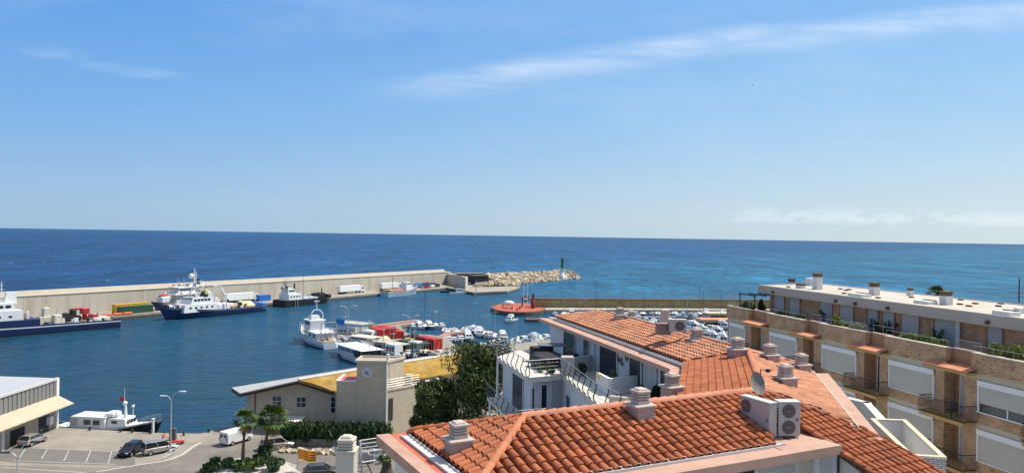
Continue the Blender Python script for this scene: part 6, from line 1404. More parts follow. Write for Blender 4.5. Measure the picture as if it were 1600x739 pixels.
# lower storey and its balcony
LW = [(-.55,57.0), (1.55,49.6), (3.65,50.75), (5.0,42.0), (7.2,38.4), (9.4,40.0), (6.0,56.0), (1.0,61.0)]
BWB = brick('pale_brick_pier', (.47,.47,.465), (.43,.43,.425), (.30,.30,.30), .24, .08, .012, 'AUTO', var=.06)
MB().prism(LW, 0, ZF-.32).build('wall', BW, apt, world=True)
def opening(P, Q, u0, u1, z0, z1, nm='window_opening', m=NAVYDARK, out=.03, frame=True):
    a = hitline(u0, P, Q); b = hitline(u1, P, Q); d = (b-a).normalized(); o = Vector((d.y,-d.x,0))
    if o.y > 0 and abs(o.y) > .3: o = -o
    elif abs(o.y) <= .3 and o.x > 0: o = -o
    ob = MB().prism([(a-o*.02)[:2],(b-o*.02)[:2],(b+o*out)[:2],(a+o*out)[:2]], ZR+z0, ZR+z1).build(nm, m, apt, world=True)
    if frame:
        f = MB()
        for q in (a, b-d*.08): f.prism([q[:2],(q+d*.08)[:2],(q+d*.08+o*(out+.05))[:2],(q+o*(out+.05))[:2]], ZR+z0, ZR+z1)
        f.prism([a[:2],b[:2],(b+o*(out+.06))[:2],(a+o*(out+.06))[:2]], ZR+z1+.002, ZR+z1+.09); f.build('frame', BW, ob, world=True)
    return ob
P1, P2_, P3, P4 = [Vector((*q,0)) for q in LW[:4]]
opening(P1, P2_, 802, 819, -12.5, -10.1, 'door_opening'); opening(P2_, P3, 830, 836.5, -12.5, -10.3); opening(P2_, P3, 844.5, 856, -12.5, -10.15, 'door_opening')
opening(P2_, P3, 863, 881.5, -12.6, -9.9, 'brick_pier', BWB, .12, False); opening(P3, P4, 886, 893, -12.2, -10.6)
aw = MB(); a = hitline(845,P2_,P3); aw.cyl((a.x-.1,a.y-.25,ZR-10.1),(a.x+.9,a.y-.25,ZR-10.25),.05,.05,5); 
LBal = [(-1.75,57.2), (.62,48.4), (1.6,49.3), (-.5,57.2)]
zb = ZR-12.62
MB().prism(LBal, zb-.25, zb).build('balcony', PAV, apt, world=True); rails2(apt, [LBal[0], LBal[1], (3.6,49.6)], zb, 1.1); MB().prism([(.62,48.4),(3.6,49.5),(3.6,50.7),(1.5,49.5)], zb-.25, zb-.003).build('balcony', PAV, apt, world=True)
for x, y, z0, z1 in ((-1.5,56.7,0,zb-.2),(-.95,56.9,zb,ZF-.3)): MB().cyl((x,y,z0),(x,y,z1),.09,.09,8).build('post', WHITE, apt, world=True)
# white walled roof terrace right of wing C
zt_ = ZR-8.0; Q = [at(1360,653.6,zt_), at(1415,655.5,zt_), at(1479,714.7,zt_), at(1420,711,zt_)]
CRM = mat('cream_coping', (.62,.54,.38), .85, var=.1)
flo = [q.copy() for q in Q]
MB().prism([q[:2] for q in Q], 0, zt_-1.15).build('wall', GBR, apt, world=True)
MB().prism([(q*.998)[:2] for q in Q], zt_-1.148, zt_-1.10).build('terrace', mat('grey_deck', (.30,.29,.27), .9), apt, world=True)
for i in range(4):
    a = xy(Q[i]); b = xy(Q[(i+1)%4]); d = (b-a).normalized(); s = Vector((d.y,-d.x,0))*.17
    if (xy(sum(Q, Vector())/4)-a).dot(s) < 0: s = -s
    k = .0015*i; MB().prism([a[:2],b[:2],(b+s)[:2],(a+s)[:2]], zt_-1.14, zt_-.05+k).build('parapet', WHITE if i != 2 else GBR, apt, world=True)
    MB().prism([(a-s*.1)[:2],(b-s*.1)[:2],(b+s*1.1)[:2],(a+s*1.1)[:2]], zt_-.048+k, zt_+.02+k).build('coping', CRM, apt, world=True)
thin([at(1328,621.6,zt_), at(1354,628,zt_), at(1377,653,zt_)], .35, zt_-1.5, zt_, 'parapet', WHITE)
MB().prism([at(1328,621.6,zt_)[:2], at(1354,628,zt_)[:2], at(1377,653,zt_)[:2], at(1340,650,zt_)[:2]], 0, zt_-1.2).build('wall', mat('grey_deck', (.30,.29,.27)), apt, world=True)
# chimneys of the tiled roofs
CBR = brick('pink_grey_brick', (.42,.28,.24), (.36,.23,.20), (.48,.42,.38), .22, .07, .012, 'AUTO', var=.1); CCAP = mat('chimney_render', (.50,.42,.36), .9, var=.12, scale=4)
def chimney(x, y, z, az_=62.9, s=1.0, bh=.36, par=apt, body=CBR, sink=.6, st=.78):
    e = MB(); M_ = T(x, y, z) @ rot(az(az_)) @ Matrix.Scale(s, 4)
    e.bbox(-.36,.36,-.36,.36,-sink,bh,.015,M_); c = e.build('chimney', body, par, world=True)
    m1 = MB(); m1.bbox(-.46,.42,-.42,.42,bh,bh+.07,.02,M_); m1.build('chimney_ledge', CCAP, c, world=True)
    m2 = MB(); m2.bbox(-.24,.24,-.24,.24,bh+.07,bh+.07+.17*st,.01,M_)
    for k in range(3):
        z0 = bh+.07+.17*st+k*.115*st; m2.bbox(-.17,.17,-.17,.17,z0,z0+.055*st,.01,M_); m2.bbox(-.25,.25,-.25,.25,z0+.055*st,z0+.115*st,.015,M_)
    z0 = bh+.07+.17*st+.345*st; m2.bbox(-.27,.27,-.27,.27,z0,z0+.07,.02,M_); m2.bbox(-.19,.19,-.19,.19,z0+.07,z0+.13,.03,M_); m2.build('chimney_cap', CCAP, c, world=True)
    return c
def onA(u, v, P=JA, dv=pa, sl=SLA):
    n = Vector((dv.x*sl, dv.y*sl, 1)); d = ray(u, v); o = Vector((0,0,EYE)); t = (P-o).dot(n)/d.dot(n); return o+d*t
q = onA(1000,651); chimney(q.x, q.y, q.z+.05, 62.9, 1.02)
q = onA(716,706, JA, -ea, SLA); chimney(q.x, q.y, q.z+.05, 62.9, .98)
q = at(1050,622,ZR-7.0); chimney(q.x, q.y, q.z+.0, 62.9, 1.0, .5)
q = onA(1152,560, RE, cl_, .215); chimney(q.x, q.y, q.z+.0, 75, 1.05, .45)
q = onA(1203,566, RE, cr_, .28); chimney(q.x, q.y, q.z+.02, 75, .98, .36)
q = onA(1252,581, RE, cr_, .28); chimney(q.x, q.y, q.z+.02, 75, .98, .36)
q = onA(1227,604, RE, cr_, .28); chimney(q.x, q.y, q.z+.02, 75, 1.02, .36)
q = atY(976,491,54); q.z -= .35; chimney(q.x-.35, q.y, q.z, 76, .95, .3, body=CCAP); chimney(q.x+.4, q.y-.5, q.z-.08, 76, .85, .3, body=CCAP)
q = atY(1089,524,43.5); q.z -= .72; chimney(q.x, q.y, q.z, 76, 1.25, .35, body=CCAP)
q = atY(1038.5,500,47); MB().bbox(q.x-.24,q.x+.24,q.y-.24,q.y+.24,q.z-1.2,q.z+.68,.04).build('chimney', CCAP, apt, world=True)
# tall white chimney left of the red overhang
wc = thing('chimney_stack', 'tall cream rendered chimney stack with slatted cap left of the red overhang', 'chimney', (-5.45,24.2,0))
q = atY(542,703,24.2); bw_ = mat('cream_render', (.55,.50,.41), .9, var=.08)
MB().bbox(q.x-.30,q.x+.30,23.9,24.5,0,q.z,.02).build('shaft', bw_, wc, world=True)
MB().bbox(q.x-.34,q.x+.34,23.86,24.54,q.z,q.z+.06,.015).build('ledge', bw_, wc, world=True)
k = MB()
for i in range(3): k.bbox(q.x-.20,q.x+.20,24.0,24.4,q.z+.06+i*.09,q.z+.11+i*.09,.01); k.bbox(q.x-.26,q.x+.26,23.94,24.46,q.z+.11+i*.09,q.z+.15+i*.09,.012)
k.bbox(q.x-.27,q.x+.27,23.93,24.47,q.z+.33,q.z+.42,.03); k.bbox(q.x-.17,q.x+.17,24.03,24.37,q.z+.42,q.z+.5,.04); k.build('cap', bw_, wc, world=True)
MB().ball((q.x-.42,24.2,q.z+.05), .07, 8).cyl((q.x-.42,24.2,q.z),(q.x-.3,24.2,q.z-.1),.02,.02,5).build('lamp', WPAINT, wc, world=True)
# ---- air conditioning, dish, aerial
ACM = mat('ac_casing', (.40,.39,.365), .5, var=.05, stain=(.38,.36,.33), stain_amt=.2); FANM = mat('fan_grille', (.13,.10,.10), .7, var=.2); FAN2 = mat('fan_blade', (.20,.16,.15), .6)
def acunit(label, loc, rz, W_=.9, D_=.38, H_=1.3, fans=2, fx=None):
    """front faces -y, origin at the bottom centre"""
    t = thing('air_conditioner', label, 'air conditioner', loc, rz, 'air conditioning units on the tiled roof')
    MB().bbox(-W_/2,W_/2,-D_/2,D_/2,.08,H_,.02).build('casing', ACM, t)
    MB().bbox(-W_/2-.01,W_/2+.01,-D_/2-.012,D_/2+.01,H_+.001,H_+.035,.012).build('top_panel', mat('ac_top', (.56,.55,.51), .5, var=.1), t)
    f = MB(); [f.box(x-.05,x+.05,-D_/2,D_/2,0,.08) for x in (-W_*.35,W_*.35)]; f.build('feet', METAL, t)
    r = min(W_*.36, (H_-.15)/fans/2*.84); cx = (-W_/2+r+.07) if fx is None else fx
    for k in range(fans):
        z = .1+(H_-.12)*(k+.5)/fans
        g = MB(); g.cyl((cx,-D_/2-.004,z),(cx,-D_/2-.015,z),r,r,26); go = g.build('fan_grille', FANM, t)
        rg_ = MB()
        for rr in (r, r*.72, r*.45): rg_.tube([(cx+rr*math.cos(a_),-D_/2-.022,z+rr*math.sin(a_)) for a_ in [i*math.pi/12 for i in range(25)]], .006, 4)
        rg_.cyl((cx,-D_/2-.012,z),(cx,-D_/2-.03,z),r*.22,r*.22,10); rg_.build('grille_rings', FAN2, go)
    c = MB()
    for k in range(9): c.box(-W_/2-.012,-W_/2-.002,-D_/2+.03,D_/2-.03,.16+k*(H_-.3)/9,.16+(k+.45)*(H_-.3)/9)
    for k in range(1): c.box(W_/2-.15,W_/2-.10,-D_/2-.012,-D_/2,H_*.48,H_*.56)
    c.build('coil_louvres', DARKM, t); MB().tube([(W_/2-.06,D_/2,.5),(W_/2-.06,D_/2+.12,.45),(W_/2-.02,D_/2+.16,.06),(W_/2+.35,D_/2+.3,.03)], .022, 5).build('pipe', DARKM, t); return t
q0 = at(1216,683,ZR-7.08); q1 = at(1246,681.7,ZR-7.08); cc = (q0+q1)/2; 
acunit('right twin fan air conditioning unit, its fans facing the camera', (cc.x+.05,cc.y+.24,zs+.02), R(3), .80, .42, 1.28, 2, -.03)
q0 = at(1157,617,ZR-5.85); q1 = at(1203,630,ZR-5.85); cc = (q0+q1)/2
an = math.atan2((q1-q0).y, (q1-q0).x)
acunit('left twin fan air conditioning unit seen edge on, fans at its far end', (cc.x+.15,cc.y+.05,ZR-7.13), an, 1.45, .36, 1.27, 2)
q = atY(1058,520,44); acunit('single fan air conditioning unit behind the ridge of the far tiled roof', (q.x,q.y,q.z), R(0), 1.05, .4, .8, 1, .1)
q = atY(1036,522,44.5); bx = thing('vent_box', 'brown vent box left of the single fan air conditioning unit', 'vent', (q.x,q.y,q.z)); MB().bbox(-.42,.42,-.3,.3,0,.62,.03).build('casing', mat('brown_box', (.26,.19,.16), .8), bx); MB().bbox(-.46,.46,-.34,.34,.621,.68,.02).build('lid', mat('brown_box', (.26,.19,.16)), bx)
dq = atY(1181,599,28.3); ds = thing('satellite_dish', 'grey satellite dish standing behind the left air conditioning unit', 'satellite dish', (dq.x,dq.y,dq.z-.75))
dm = MB(); nr = 22; M_ = T(0,0,.75) @ rot(R(25)) @ Matrix.Rotation(R(72), 4, 'X')
for k in range(5):
    pass
prof = [(.0001,.0),(.14,.012),(.26,.04),(.36,.085),(.40,.11)]
vs = []; fs = []
for r_, z_ in prof: vs += [(r_*math.cos(2*math.pi*i/nr)*.86, r_*1.1*math.sin(2*math.pi*i/nr), z_) for i in range(nr)]
for k in range(4): fs += [(k*nr+i, k*nr+(i+1)%nr, (k+1)*nr+(i+1)%nr, (k+1)*nr+i) for i in range(nr)]
dm.add(vs, fs, M_, True); dm.build('dish', mat('dish_grey', (.20,.20,.175), .7, var=.1), ds)
MB().cyl((0,0,-.4),(0,0,.8),.03,.03,6).tube([M_ @ Vector((0,-.40,.1)), M_ @ Vector((0,-.1,.5))], .015, 5).build('mount', METAL, ds)
aq = atY(1188,610,28.6); an_ = thing('tv_aerial', 'small dark television aerial beside the satellite dish', 'aerial', (aq.x,aq.y,aq.z-.5))
MB().cyl((0,0,0),(0,0,1.35),.02,.018,6).build('pole', DARKM, an_); k = MB(); k.cyl((-.02,0,1.3),(.5,.1,1.3),.012,.012,5)
for i in range(7): k.cyl((.04+i*.07,-.12,1.3),(.04+i*.07,.12,1.3),.009,.009,4); 
k.box(.2,.36,-.05,.05,1.22,1.34); k.build('elements', DARKM, an_)
# ---- terrace furniture and plants
q = atY(858,552,54.5); o = MB().bbox(-1.8,1.6,-.9,.9,0,.75,.1).bbox(-1.8,-1.2,-.9,.9,.75,1.1,.08).bbox(.3,2.4,-1.6,-.9,0,.85,.1).bbox(.6,2.2,.9,1.5,0,1.0,.1).build('covered_furniture', mat('black_cover', (.025,.025,.03), .7, var=.2)); o.location = (q.x,q.y,ZF); o.rotation_euler = (0,0,R(-70)); tag(o, 'black covered garden furniture on the curved upper terrace', 'furniture')
q = atY(872,546,56); o = MB().bbox(-1.1,1.1,-.7,.7,.9,1.0,.03).build('table_top', mat('blue_grey_top', (.16,.18,.22), .5)); o.location = (q.x-.4,q.y+.3,ZF+.25); t = thing('garden_table', 'blue grey table top above the black covered furniture', 'table', (q.x-.4,q.y+.3,ZF)); o.location = (0,0,.2); o.parent = t; a = MB(); [a.cyl((x,y,0),(x,y,1.1),.04,.04,6) for x in (-.9,.9) for y in (-.5,.5)]; a.build('legs', DARKM, t)
FLW = leafmat('grey_green_leaf', (.12,.17,.07), .5)
for i, (u, v, Y, r, h, m_, lab, cat) in enumerate(((953,588,46.6,.45,1.2,FLW,'round bush behind the white curved parapet','plant'),(862,576,50.8,.5,.5,SHR,'low plants beside the speckled stone pillar','plant'),(845,573,51.2,.35,.5,FLW,'pale potted plants near the curved railing','plant'),(1002,612,43.0,.5,1.0,DK_L,'dark bush by the low wall under the pink eaves','plant'),(1022,606,42.3,.4,1.1,DK_L,'taller dark plant left of the gutter chimney','plant'),(912,560,49.8,.55,1.0,DK_L,'dark hedge plants behind the parapet beside the pillar','plant'),(975,596,45.0,.3,.7,OLE,'small plant against the inside of the white parapet','plant'))):
    q = atY(u, v, Y); shrub(lab, cat, (q.x,q.y,ZF), (r,r,h*.5), 420, .13, m_, 60+i, None)
q = atY(935,608,43.8); fl = thing('toy_windmill', 'tiny yellow pinwheel on the lower terrace railing', 'pinwheel', (q.x,q.y,ZF)); k = MB(); k.cyl((0,0,0),(0,0,1.2),.015,.015,5)
ko = k.build('stick', METAL, fl); k = MB()
for i in range(4):
    a = math.pi/2*i; k.add([(0,-.02,1.2),(.22*math.cos(a),-.04,1.2+.22*math.sin(a)),(.18*math.cos(a+.7),-.01,1.2+.18*math.sin(a+.7))], [(0,1,2)])
k.build('sails', mat('bright_yellow', (.70,.62,.03), .6), fl)
# ================================================================ brick apartment block on the right (local: x along the facade away from the camera, y out of it)
BO = Vector((28.7,44.0,0)); BRZ = math.atan2(.9754,-.2204)
bk = thing('brick_apartment_block', 'brick apartment block with white flat roof, planted terraces and roller shutters on the right', 'apartment building', BO, BRZ)
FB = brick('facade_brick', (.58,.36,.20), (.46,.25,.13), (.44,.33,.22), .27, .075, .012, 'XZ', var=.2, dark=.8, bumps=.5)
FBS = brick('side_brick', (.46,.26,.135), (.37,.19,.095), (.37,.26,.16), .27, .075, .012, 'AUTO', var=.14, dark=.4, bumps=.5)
FBU = brick('upper_brick', (.60,.33,.18), (.48,.23,.115), (.44,.31,.2), .27, .085, .014, 'XZ', var=.2, dark=.7, bumps=.5)
BGE = mat('beige_lintel', (.55,.47,.33), .9, var=.08); OCH = mat('ochre_underside', (.52,.33,.12), .9, var=.12); FASC = mat('pale_fascia', (.46,.395,.33), .85, var=.06, scale=.8, stain=(.42,.35,.29))
SHUT = brick('roller_shutter', (.58,.545,.46), (.54,.51,.43), (.40,.38,.32), 60, .055, .007, 'XZ', var=.04, bumps=.3)
SHUG = brick('grey_roller_shutter', (.50,.48,.46), (.47,.455,.435), (.36,.35,.34), 60, .055, .007, 'XZ', var=.04, bumps=.3)
ROOFW = mat('white_flat_roof', (.50,.46,.385), .85, var=.12, scale=.5, stain=(.42,.35,.27), stain_amt=.65)
CAN = mat('terracotta_canopy', (.56,.235,.125), .85, var=.14, scale=1.5, island=.1)
z = lambda r: ZR+r
SMIN, SMAX = -9, 30.9
def lb(name, m, *b, par=bk): return MB().box(*b).build(name, m, par)
# bodies
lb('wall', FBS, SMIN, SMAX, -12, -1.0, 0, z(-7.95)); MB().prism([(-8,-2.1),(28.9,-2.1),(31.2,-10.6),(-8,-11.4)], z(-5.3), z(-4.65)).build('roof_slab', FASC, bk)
MB().prism([(-8,-2.3),(28.7,-2.3),(30.9,-10.4),(-8,-11.2)], z(-4.648), z(-4.60)).build('flat_roof', ROOFW, bk)
lp = MB(); lp.box(-8,28.9,-2.3,-2.1,z(-4.649),z(-4.53)); lp.prism([(28.9,-2.1),(31.2,-10.6),(30.98,-10.6),(28.7,-2.31)], z(-4.649), z(-4.535)); lp.prism([(31.2,-10.6),(-8,-11.4),(-8,-11.2),(31,-10.4)], z(-4.649), z(-4.54)); lp.build('roof_edge', ROOFW, bk)
lb('upper_wall', FBU, -8, 27.9, -10.5, -2.8, z(-7.94), z(-5.31))
lb('terrace_floor', mat('terracotta_floor', (.33,.17,.11), .9), SMIN, SMAX, -2.79, -.3, z(-7.945), z(-7.90))
# upper storey shutters
for s1, s0_, zb, m in ((27.16,25.43,-7.88,SHUG),(24.6,23.0,-7.2,SHUG),(20.09,18.42,-7.88,SHUG),(17.42,15.73,-7.3,SHUG),(14.05,12.9,-7.88,SHUG),(12.35,11.15,-7.88,SHUG),(10.43,8.7,-6.9,SHUG),(7.28,5.25,-7.88,SHUG),(2.9,1.8,-6.75,SHUG),(-.25,-1.6,-7.88,SHUG)):
    o = lb('roller_shutter', m, s0_, s1, -2.79, -2.76, z(zb), z(-5.42)); f = MB(); f.box(s0_-.07,s0_,-2.79,-2.70,z(zb),z(-5.42)); f.box(s1,s1+.07,-2.79,-2.70,z(zb),z(-5.42)); f.box(s0_-.07,s1+.07,-2.79,-2.68,z(zb)-.06,z(zb)); f.build('shutter_frame', FBS, o)
lb('pilaster', WHITE, 5.08, 5.2, -2.79, -2.55, z(-7.9), z(-5.31)); MB().cyl((5.0,-2.6,z(-7.9)),(5.0,-2.6,z(-5.3)),.04,.04,6).build('downpipe', WPAINT, bk)
for s in (26.2,17.0,14.6,11.0,2.2): 
    sp = MB(); sp.cyl((s,-2.08,z(-5.05)),(s,-1.9,z(-5.05)),.13,.13,10); sp.build('wall_lamp', mat('rusty_vent', (.14,.06,.04), .8), bk)
# module by module
for k in range(-1, 5):
    s0_ = 1.2+7.5*k; fl, fr_ = s0_, s0_-5.5
    if k == 4: fl, fr_ = 30.99, 26.9
    lb('parapet', FB, fr_, fl, -.25, .12, z(-7.95), z(-6.80)); lb('coping', FASC, fr_-.03, fl+.03, -.3, .17, z(-6.798), z(-6.74))
    if k > -1 or True:
        rr0, rr1 = s0_-7.5, fr_
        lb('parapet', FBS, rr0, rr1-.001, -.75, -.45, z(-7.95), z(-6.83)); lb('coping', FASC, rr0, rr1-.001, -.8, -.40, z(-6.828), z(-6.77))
        lb('parapet_return', FBS, rr1+.0, rr1+.25, -.75, -.255, z(-7.95), z(-6.82)); lb('parapet_return', FBS, rr0-.26, rr0-.005, -.75, -.255, z(-7.95), z(-6.815))
        cn = MB(); cs0, cs1 = s0_-7.95, s0_-4.4; nt_ = 14
        for i in range(nt_):
            a = cs0+(cs1-cs0)*i/nt_; b = cs0+(cs1-cs0)*(i+1)/nt_-.012
            cn.ext([(a,-.44 if b<fr_ and a>s0_-7.5 else .125,z(-7.66)),(b,-.44 if b<fr_ and a>s0_-7.5 else .125,z(-7.66)),(b,.95,z(-7.86)),(a,.95,z(-7.86))], (0,0,-.06))
        co = cn.build('canopy', CAN, bk); lb('canopy_soffit', OCH, cs0+.05, cs1-.05, .125, .90, z(-8.08), z(-7.94), par=co); lb('canopy_soffit', OCH, s0_-7.48, fr_-.02, -.44, .12, z(-8.08), z(-7.96), par=co)
    for f in range(5):
        zt0 = -8.34-2.95*f; zb_ = zt0-1.9; zf = zt0-2.65
        w0__, w1__ = s0_-4.45, s0_-.55
        if k == 4: w0__, w1__ = 27.6, 30.3
        s_hi = min(s0_+.6, SMAX); s_lo = s0_-5.3
        if k == 4: s_lo = 26.5
        zf2 = zt0-2.95+ (0 if f < 4 else -8)
        lb('wall', FB, s_lo, s_hi, -1.0, 0, z(zf2)+.001, z(zt0)); lb('lintel', BGE, s_lo, s_hi, -.9, .03, z(zt0)+.001, z(zt0+.38) if f == 0 else z(zt0+.30))
        # big window with its roller shutter
        fo = MB(); fo.box(w0__-.1,w0__,.0,.12,z(zb_),z(zt0)-.02); fo.box(w1__,w1__+.1,.0,.12,z(zb_),z(zt0)-.02); fo.box(w0__-.1,w1__+.1,.0,.16,z(zt0)-.02-.34,z(zt0)-.021); fo.box(w0__-.14,w1__+.14,.0,.13,z(zb_)-.07,z(zb_)-.001)
        wo = fo.build('window', WPAINT, bk)
        opn = (k, f) in ((0,0),(2,1),(1,2),(3,1))
        zz0 = zb_+ ({(0,0):.5,(2,1):.9,(1,2):.35,(3,1):.6}[(k,f)] if opn else 0)
        lb('roller_shutter', SHUT, w0__+.001, w1__-.001, .005, .04, z(zz0)+.002, z(zt0)-.37, par=wo)
        if opn:
            lb('pane', GLASS, w0__+.001, w1__-.001, .003, .012, z(zb_), z(zz0)-.002, par=wo); cu = MB()
            for i in range(22): x = w0__+.15+i*(w1__-w0__-.3)/22; cu.box(x, x+.05, .013, .02, z(zb_)+.05, z(zz0)-.05)
            cu.build('curtain', mat('grey_curtain', (.22,.22,.22), .9), wo); lb('mullion', WPAINT, (w0__+w1__)/2-.04, (w0__+w1__)/2+.04, .02, .06, z(zb_), z(zz0), par=wo)
        if k < 4 or True:
            d0, d1 = s0_-6.9, s0_-5.3
            if k == 4: d0, d1 = 24.35, 26.45
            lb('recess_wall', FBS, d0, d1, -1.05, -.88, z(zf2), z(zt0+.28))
            do = lb('balcony_door', SHUG if f != 0 or k != 2 else NAVYDARK, d0+.04, d1-.45, -.879, -.84, z(zf), z(zt0-.15)); df = MB(); df.box(d1-.45,d1-.38,-.879,-.8,z(zf),z(zt0-.08)); df.box(d0,d0+.04,-.879,-.8,z(zf),z(zt0-.08)); df.box(d0+.04,d1-.45,-.879,-.8,z(zt0-.149),z(zt0-.08)); df.build('door_frame', WPAINT, do)
            b0, b1 = s0_-7.8, s0_-4.3
            lb('balcony', OCH, b0, b1, .001, 1.0, z(zf-.22), z(zf)); lb('balcony', OCH, d0, d1, -.879, -.001, z(zf-.2), z(zf)-.003)
            if f < 4:
                rl = MB(); n = 30
                path = [(b0,.0),(b0,.98),(b1,.98),(b1,.0)]
                def bulb(p, o, h0=z(zf)):
                    rl.tube([(p[0]+o[0]*x,p[1]+o[1]*x,h0+zz) for zz, x in ((0,0),(.18,.13),(.42,.14),(.7,.03),(1.0,0))], .014, 4)
                for i in range(n+1): bulb((b0+(b1-b0)*i/n,.98), (0,1))
                for i in range(8): bulb((b0,.98*i/8), (-1,0)); bulb((b1,.98*i/8), (1,0))
                rl.tube([(b0,0,z(zf)+1),(b0,.98,z(zf)+1),(b1,.98,z(zf)+1),(b1,0,z(zf)+1)], .025, 4); rl.tube([(b0,0,z(zf)+.05),(b0,.98,z(zf)+.05),(b1,.98,z(zf)+.05),(b1,0,z(zf)+.05)], .02, 4)
                rl.build('balcony_railing', DARKM, bk)
# white tube rails along the terrace edge
def trail(s1, s0__, n_, bars=False, h=.38):
    r = MB(); r.tube([(s1,n_,z(-6.74)+h),(s0__,n_,z(-6.74)+h)], .014, 5); c = max(2, int(abs(s1-s0__)/1.3))
    for i in range(c+1): s = s1+(s0__-s1)*i/c; r.cyl((s,n_,z(-6.78)),(s,n_,z(-6.74)+h),.012,.012,5)
    if bars:
        m_ = int(abs(s1-s0__)/.14)
        for i in range(m_): s = s1+(s0__-s1)*i/m_; r.cyl((s,n_,z(-6.78)),(s,n_,z(-6.74)+h),.01,.01,4)
    r.build('terrace_railing', METAL, bk)
for k in range(0, 4):
    s0_ = 1.2+7.5*k; trail(s0_, s0_-5.5, -.05, False, .4); trail(s0_-5.5, s0_-7.5, -.6, k in (1,), .5)
trail(30.9, 26.9, -.05, False, .9); trail(12.6, 10.8, -.05, True, .55)
# roof furniture
def rpos(u, v): q = at(u, v, z(-4.6)); return q
BCAP = brick('brown_cap_brick', (.26,.17,.12), (.20,.13,.09), (.12,.08,.06), .2, .07, .02, 'AUTO', var=.2)
WCH = mat('white_chimney', (.70,.68,.62), .85, var=.06, stain=(.5,.47,.42), stain_amt=.3)
def rchim(u, v, w_, h_, ch, d_=None):
    q = rpos(u, v); d_ = d_ or w_; M_ = T(q.x, q.y, z(-4.6)) @ rot(BRZ)
    c = MB().bbox(-w_/2,w_/2,-d_/2,d_/2,0,h_,.02,M_).build('chimney', WCH, bk, world=True); 
    m_ = MB(); m_.bbox(-w_/2+.02,w_/2-.02,-d_/2+.02,d_/2-.02,h_+.001,h_+ch*.8,.01,M_); m_.bbox(-w_/2-.04,w_/2+.04,-d_/2-.04,d_/2+.04,h_+ch*.8,h_+ch,.02,M_); m_.build('chimney_cap', BCAP, c, world=True)
rchim(1237,443,.55,.15,.38); rchim(1277,452,.72,1.15,.34,.62); rchim(1251,450,.9,.25,.2,.5); rchim(1366,461,.66,.70,.36,.6); rchim(1422,461.5,.40,.42,.22); rchim(1478,476,.66,.66,.34,.6)
q = rpos(1268,446); MB().bbox(-.5,.5,-.4,.4,0,.75,.05,T(q.x,q.y,z(-4.6)) @ rot(BRZ)).build('roof_hatch', WCH, bk, world=True)
for u, v, L_, H_ in ((1343,463,1.8,.24),(1446,474.5,1.4,.24),(1572,492,1.3,.26),(1596,489,.4,.35)):
    q = rpos(u, v); M_ = T(q.x,q.y,z(-4.6)) @ rot(BRZ); o = MB().bbox(-L_/2,L_/2,-.45,.45,0,H_,.03,M_).build('skylight_box', WCH, bk, world=True); MB().box(-L_/2+.15,L_/2-.15,-.46,-.2,H_*.75,H_+.06,M_).build('skylight_glass', mat('dark_brown_glass', (.06,.035,.03), .4), o, world=True)
for i, (u, v) in enumerate(((1232,449),(1313,452),(1322,454),(1327,453),(1319,459),(1372,466),(1450,461),(1501,469),(1500,476),(1514,479),(1524,475),(1564,475),(1560,479),(1424,465))):
    q = rpos(u, v); M_ = T(q.x,q.y,z(-4.6)) @ rot(BRZ); MB().bbox(-.2,.2,-.12,.12,0,.11,.02,M_).build('roof_vent', mat('rusty_vent', (.14,.06,.04)), bk, world=True)
# aerial mast on the roof, far palm, terrace pergola
q = rpos(1592,473); t = thing('antenna_mast', 'dark antenna mast with short arms at the right edge of the white flat roof', 'antenna', (q.x,q.y,z(-4.6)))
MB().cyl((0,0,0),(0,0,1.9),.05,.045,6).build('pole', DARKM, t)
for i, h in enumerate((.45,.95,1.5)): MB().cyl((0,0,h),(.75,0,h),.02,.02,4).cyl((.35,-.12,h),(.35,.12,h),.015,.015,4).cyl((.55,-.12,h),(.55,.12,h),.015,.015,4).build('arm', DARKM, t)
q = atY(1461,460,64); palm('palm crown showing above the far edge of the white flat roof', q.x, q.y, QZ, q.z, .95, 14, None, .22, 60)
def lw(s, n, zz): v = Matrix.Rotation(BRZ, 4, 'Z') @ Vector((s, n, 0)); return (BO.x+v.x, BO.y+v.y, zz)
t = thing('terrace_pergola', 'dark blue pergola frame on the left end of the brick block terrace', 'pergola', lw(29,-1.5,z(-7.9)), BRZ)
a = MB(); [a.cyl((s,n,0),(s,n,2.35),.07,.07,5) for s in (-1.5,1.2) for n in (-3.5,.6)]; a.build('posts', mat('dark_blue_frame', (.015,.03,.07), .5), t); a = MB(); [a.cyl((-1.7,n,2.4),(1.4,n,2.4),.08,.08,5) for n in (-3.5,-2.5,-1.5,-.5,.6)]; a.build('beams', mat('dark_blue_frame', (.015,.03,.07)), t)
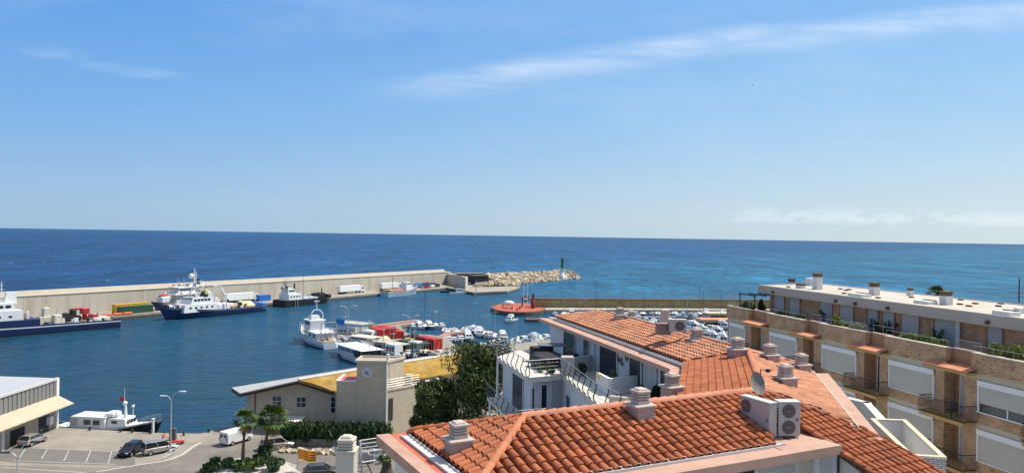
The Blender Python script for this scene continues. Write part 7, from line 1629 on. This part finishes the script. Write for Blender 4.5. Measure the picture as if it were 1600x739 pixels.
# terrace plants
PL = [(28.6,-.9,.8,.55,OLE,'low mixed plants at the left corner of the brick block terrace'),(28.2,-.9,.9,.4,FLW,'pale low plants right of the terrace pergola'),(27.6,-1.8,.7,1.3,DK_L,'dark bush against the left end of the upper brick storey'),
      (22.0,-.75,1.2,.35,OLE,'dull green planting along the second parapet from the left'),(19.8,-.75,.7,.35,OLE,'dull green planting at the right end of the second parapet'),(14.4,-.75,1.3,.62,YEL_L,'large yellow green planting on the third parapet from the left'),(12.6,-.75,1.0,.5,YEL_L,'yellow green planting beside the barred rail'),
      (13.6,-1.7,.8,.75,DK_L,'dark bush behind the yellow green planting'),(11.3,-1.7,.7,.9,DK_L,'dark flowering bush between two grey shutters'),(9.9,-1.6,.6,.5,DK_L,'low dark bush right of the flowering bush'),(7.0,-.72,1.1,.42,YEL_L,'yellow green planting at the left of the fourth parapet'),(5.3,-.72,1.3,.42,YEL_L,'yellow green planting in the middle of the fourth parapet'),
      (4.4,-.75,.5,.38,YEL_L,'small yellow green planting at the right of the fourth parapet'),(-.5,-.8,1.0,.72,YEL_L,'feathery yellow green bush on the rightmost parapet'),(-2.9,-.8,.7,.45,OLE,'low green bush at the right picture edge')]
for i, (s, n_, r, h, m_, lab) in enumerate(PL): shrub(lab, 'plant', lw(s, n_+(.18 if n_ > -1 else 0), z(-6.98) if n_ > -1 else z(-7.9)), (r*1.0,.26,h*.85), 900, .13, m_, 90+i, None, 2.4, .7, rz=BRZ)
for i, (s, n_) in enumerate(((18.6,-2.2),(12.75,-2.3),(11.0,-2.3),(6.3,-2.2))):
    t = thing('climbing_plant', '%s bare climbing plant from the left against the upper storey shutters' % ORD[i], 'plant', lw(s,n_,z(-7.9)), BRZ, 'climbing plants against the upper storey'); rg = random.Random(i); st = MB()
    tips = []
    for j in range(9):
        p = Vector((0,0,0))
        for q_ in range(5): p2 = p+Vector((rg.uniform(-.2,.2),rg.uniform(-.08,.08),rg.uniform(.2,.45))); st.cyl(p,p2,.02,.014,4); p = p2
        tips.append(((p.x,p.y,p.z-.2),(.16,.1,.22),26))
    st.build('stems', DARKM, t); leaves(tips, .1, 1.6, 0, i).build('leaves', DK_L, t, recalc=False)
t = thing('bicycle_rack', 'dark folded bicycle leaning on a balcony left of the second big shutter', 'bicycle', lw(17.0,.45,z(-10.99)), BRZ)
for x in (-.45,.45): MB().tube([(x+.32*math.cos(a_),0,.33+.32*math.sin(a_)) for a_ in [i*math.pi/8 for i in range(17)]], .025, 5).build('wheel', DARKM, t)
MB().tube([(-.45,0,.33),(-.15,0,.8),(.4,0,.85),(.45,0,.33)], .025, 5).tube([(-.15,0,.8),(.05,0,.35),(.4,0,.85)], .022, 5).tube([(-.15,0,.8),(-.18,0,.95)], .02, 5).build('frame', DARKM, t)
t = thing('balcony_chair', 'dark chair on the balcony nearest the camera', 'chair', lw(2.4,.4,z(-10.99)), BRZ); ch = MB(); ch.bbox(-.25,.25,-.22,.22,.42,.47,.02); ch.build('seat', DARKM, t); MB().bbox(-.25,.25,-.24,-.2,.5,.95,.01).build('backrest', DARKM, t)
for x in (-.22,.22):
    for y in (-.2,.2): MB().cyl((x,y,0),(x,y,.42),.02,.02,5).build('leg', DARKM, t)
# beach bar roofs between the marina and the brick block
for i, (u, v, w_, m_, lab) in enumerate(((1120,499,13,CAN,'flat orange roofed kiosk on the shore left of the brick block'),(1124,489,12,BGE,'flat tan roofed kiosk behind the orange roofed one'))):
    q = at(u, v, QZ+3.2); t = thing('kiosk', lab, 'kiosk', (q.x,q.y,QZ), R(8)); MB().bbox(-w_/2,w_/2,-3,3,3.2,3.5,.1).build('roof', m_, t); MB().bbox(-w_/2+1,w_/2-1,-2.4,2.4,0,3.19,.1).build('wall', BGE, t); MB().box(-w_/2+1.6,w_/2-1.6,-2.43,-2.4,1,2.6).build('window', GLASS, t)
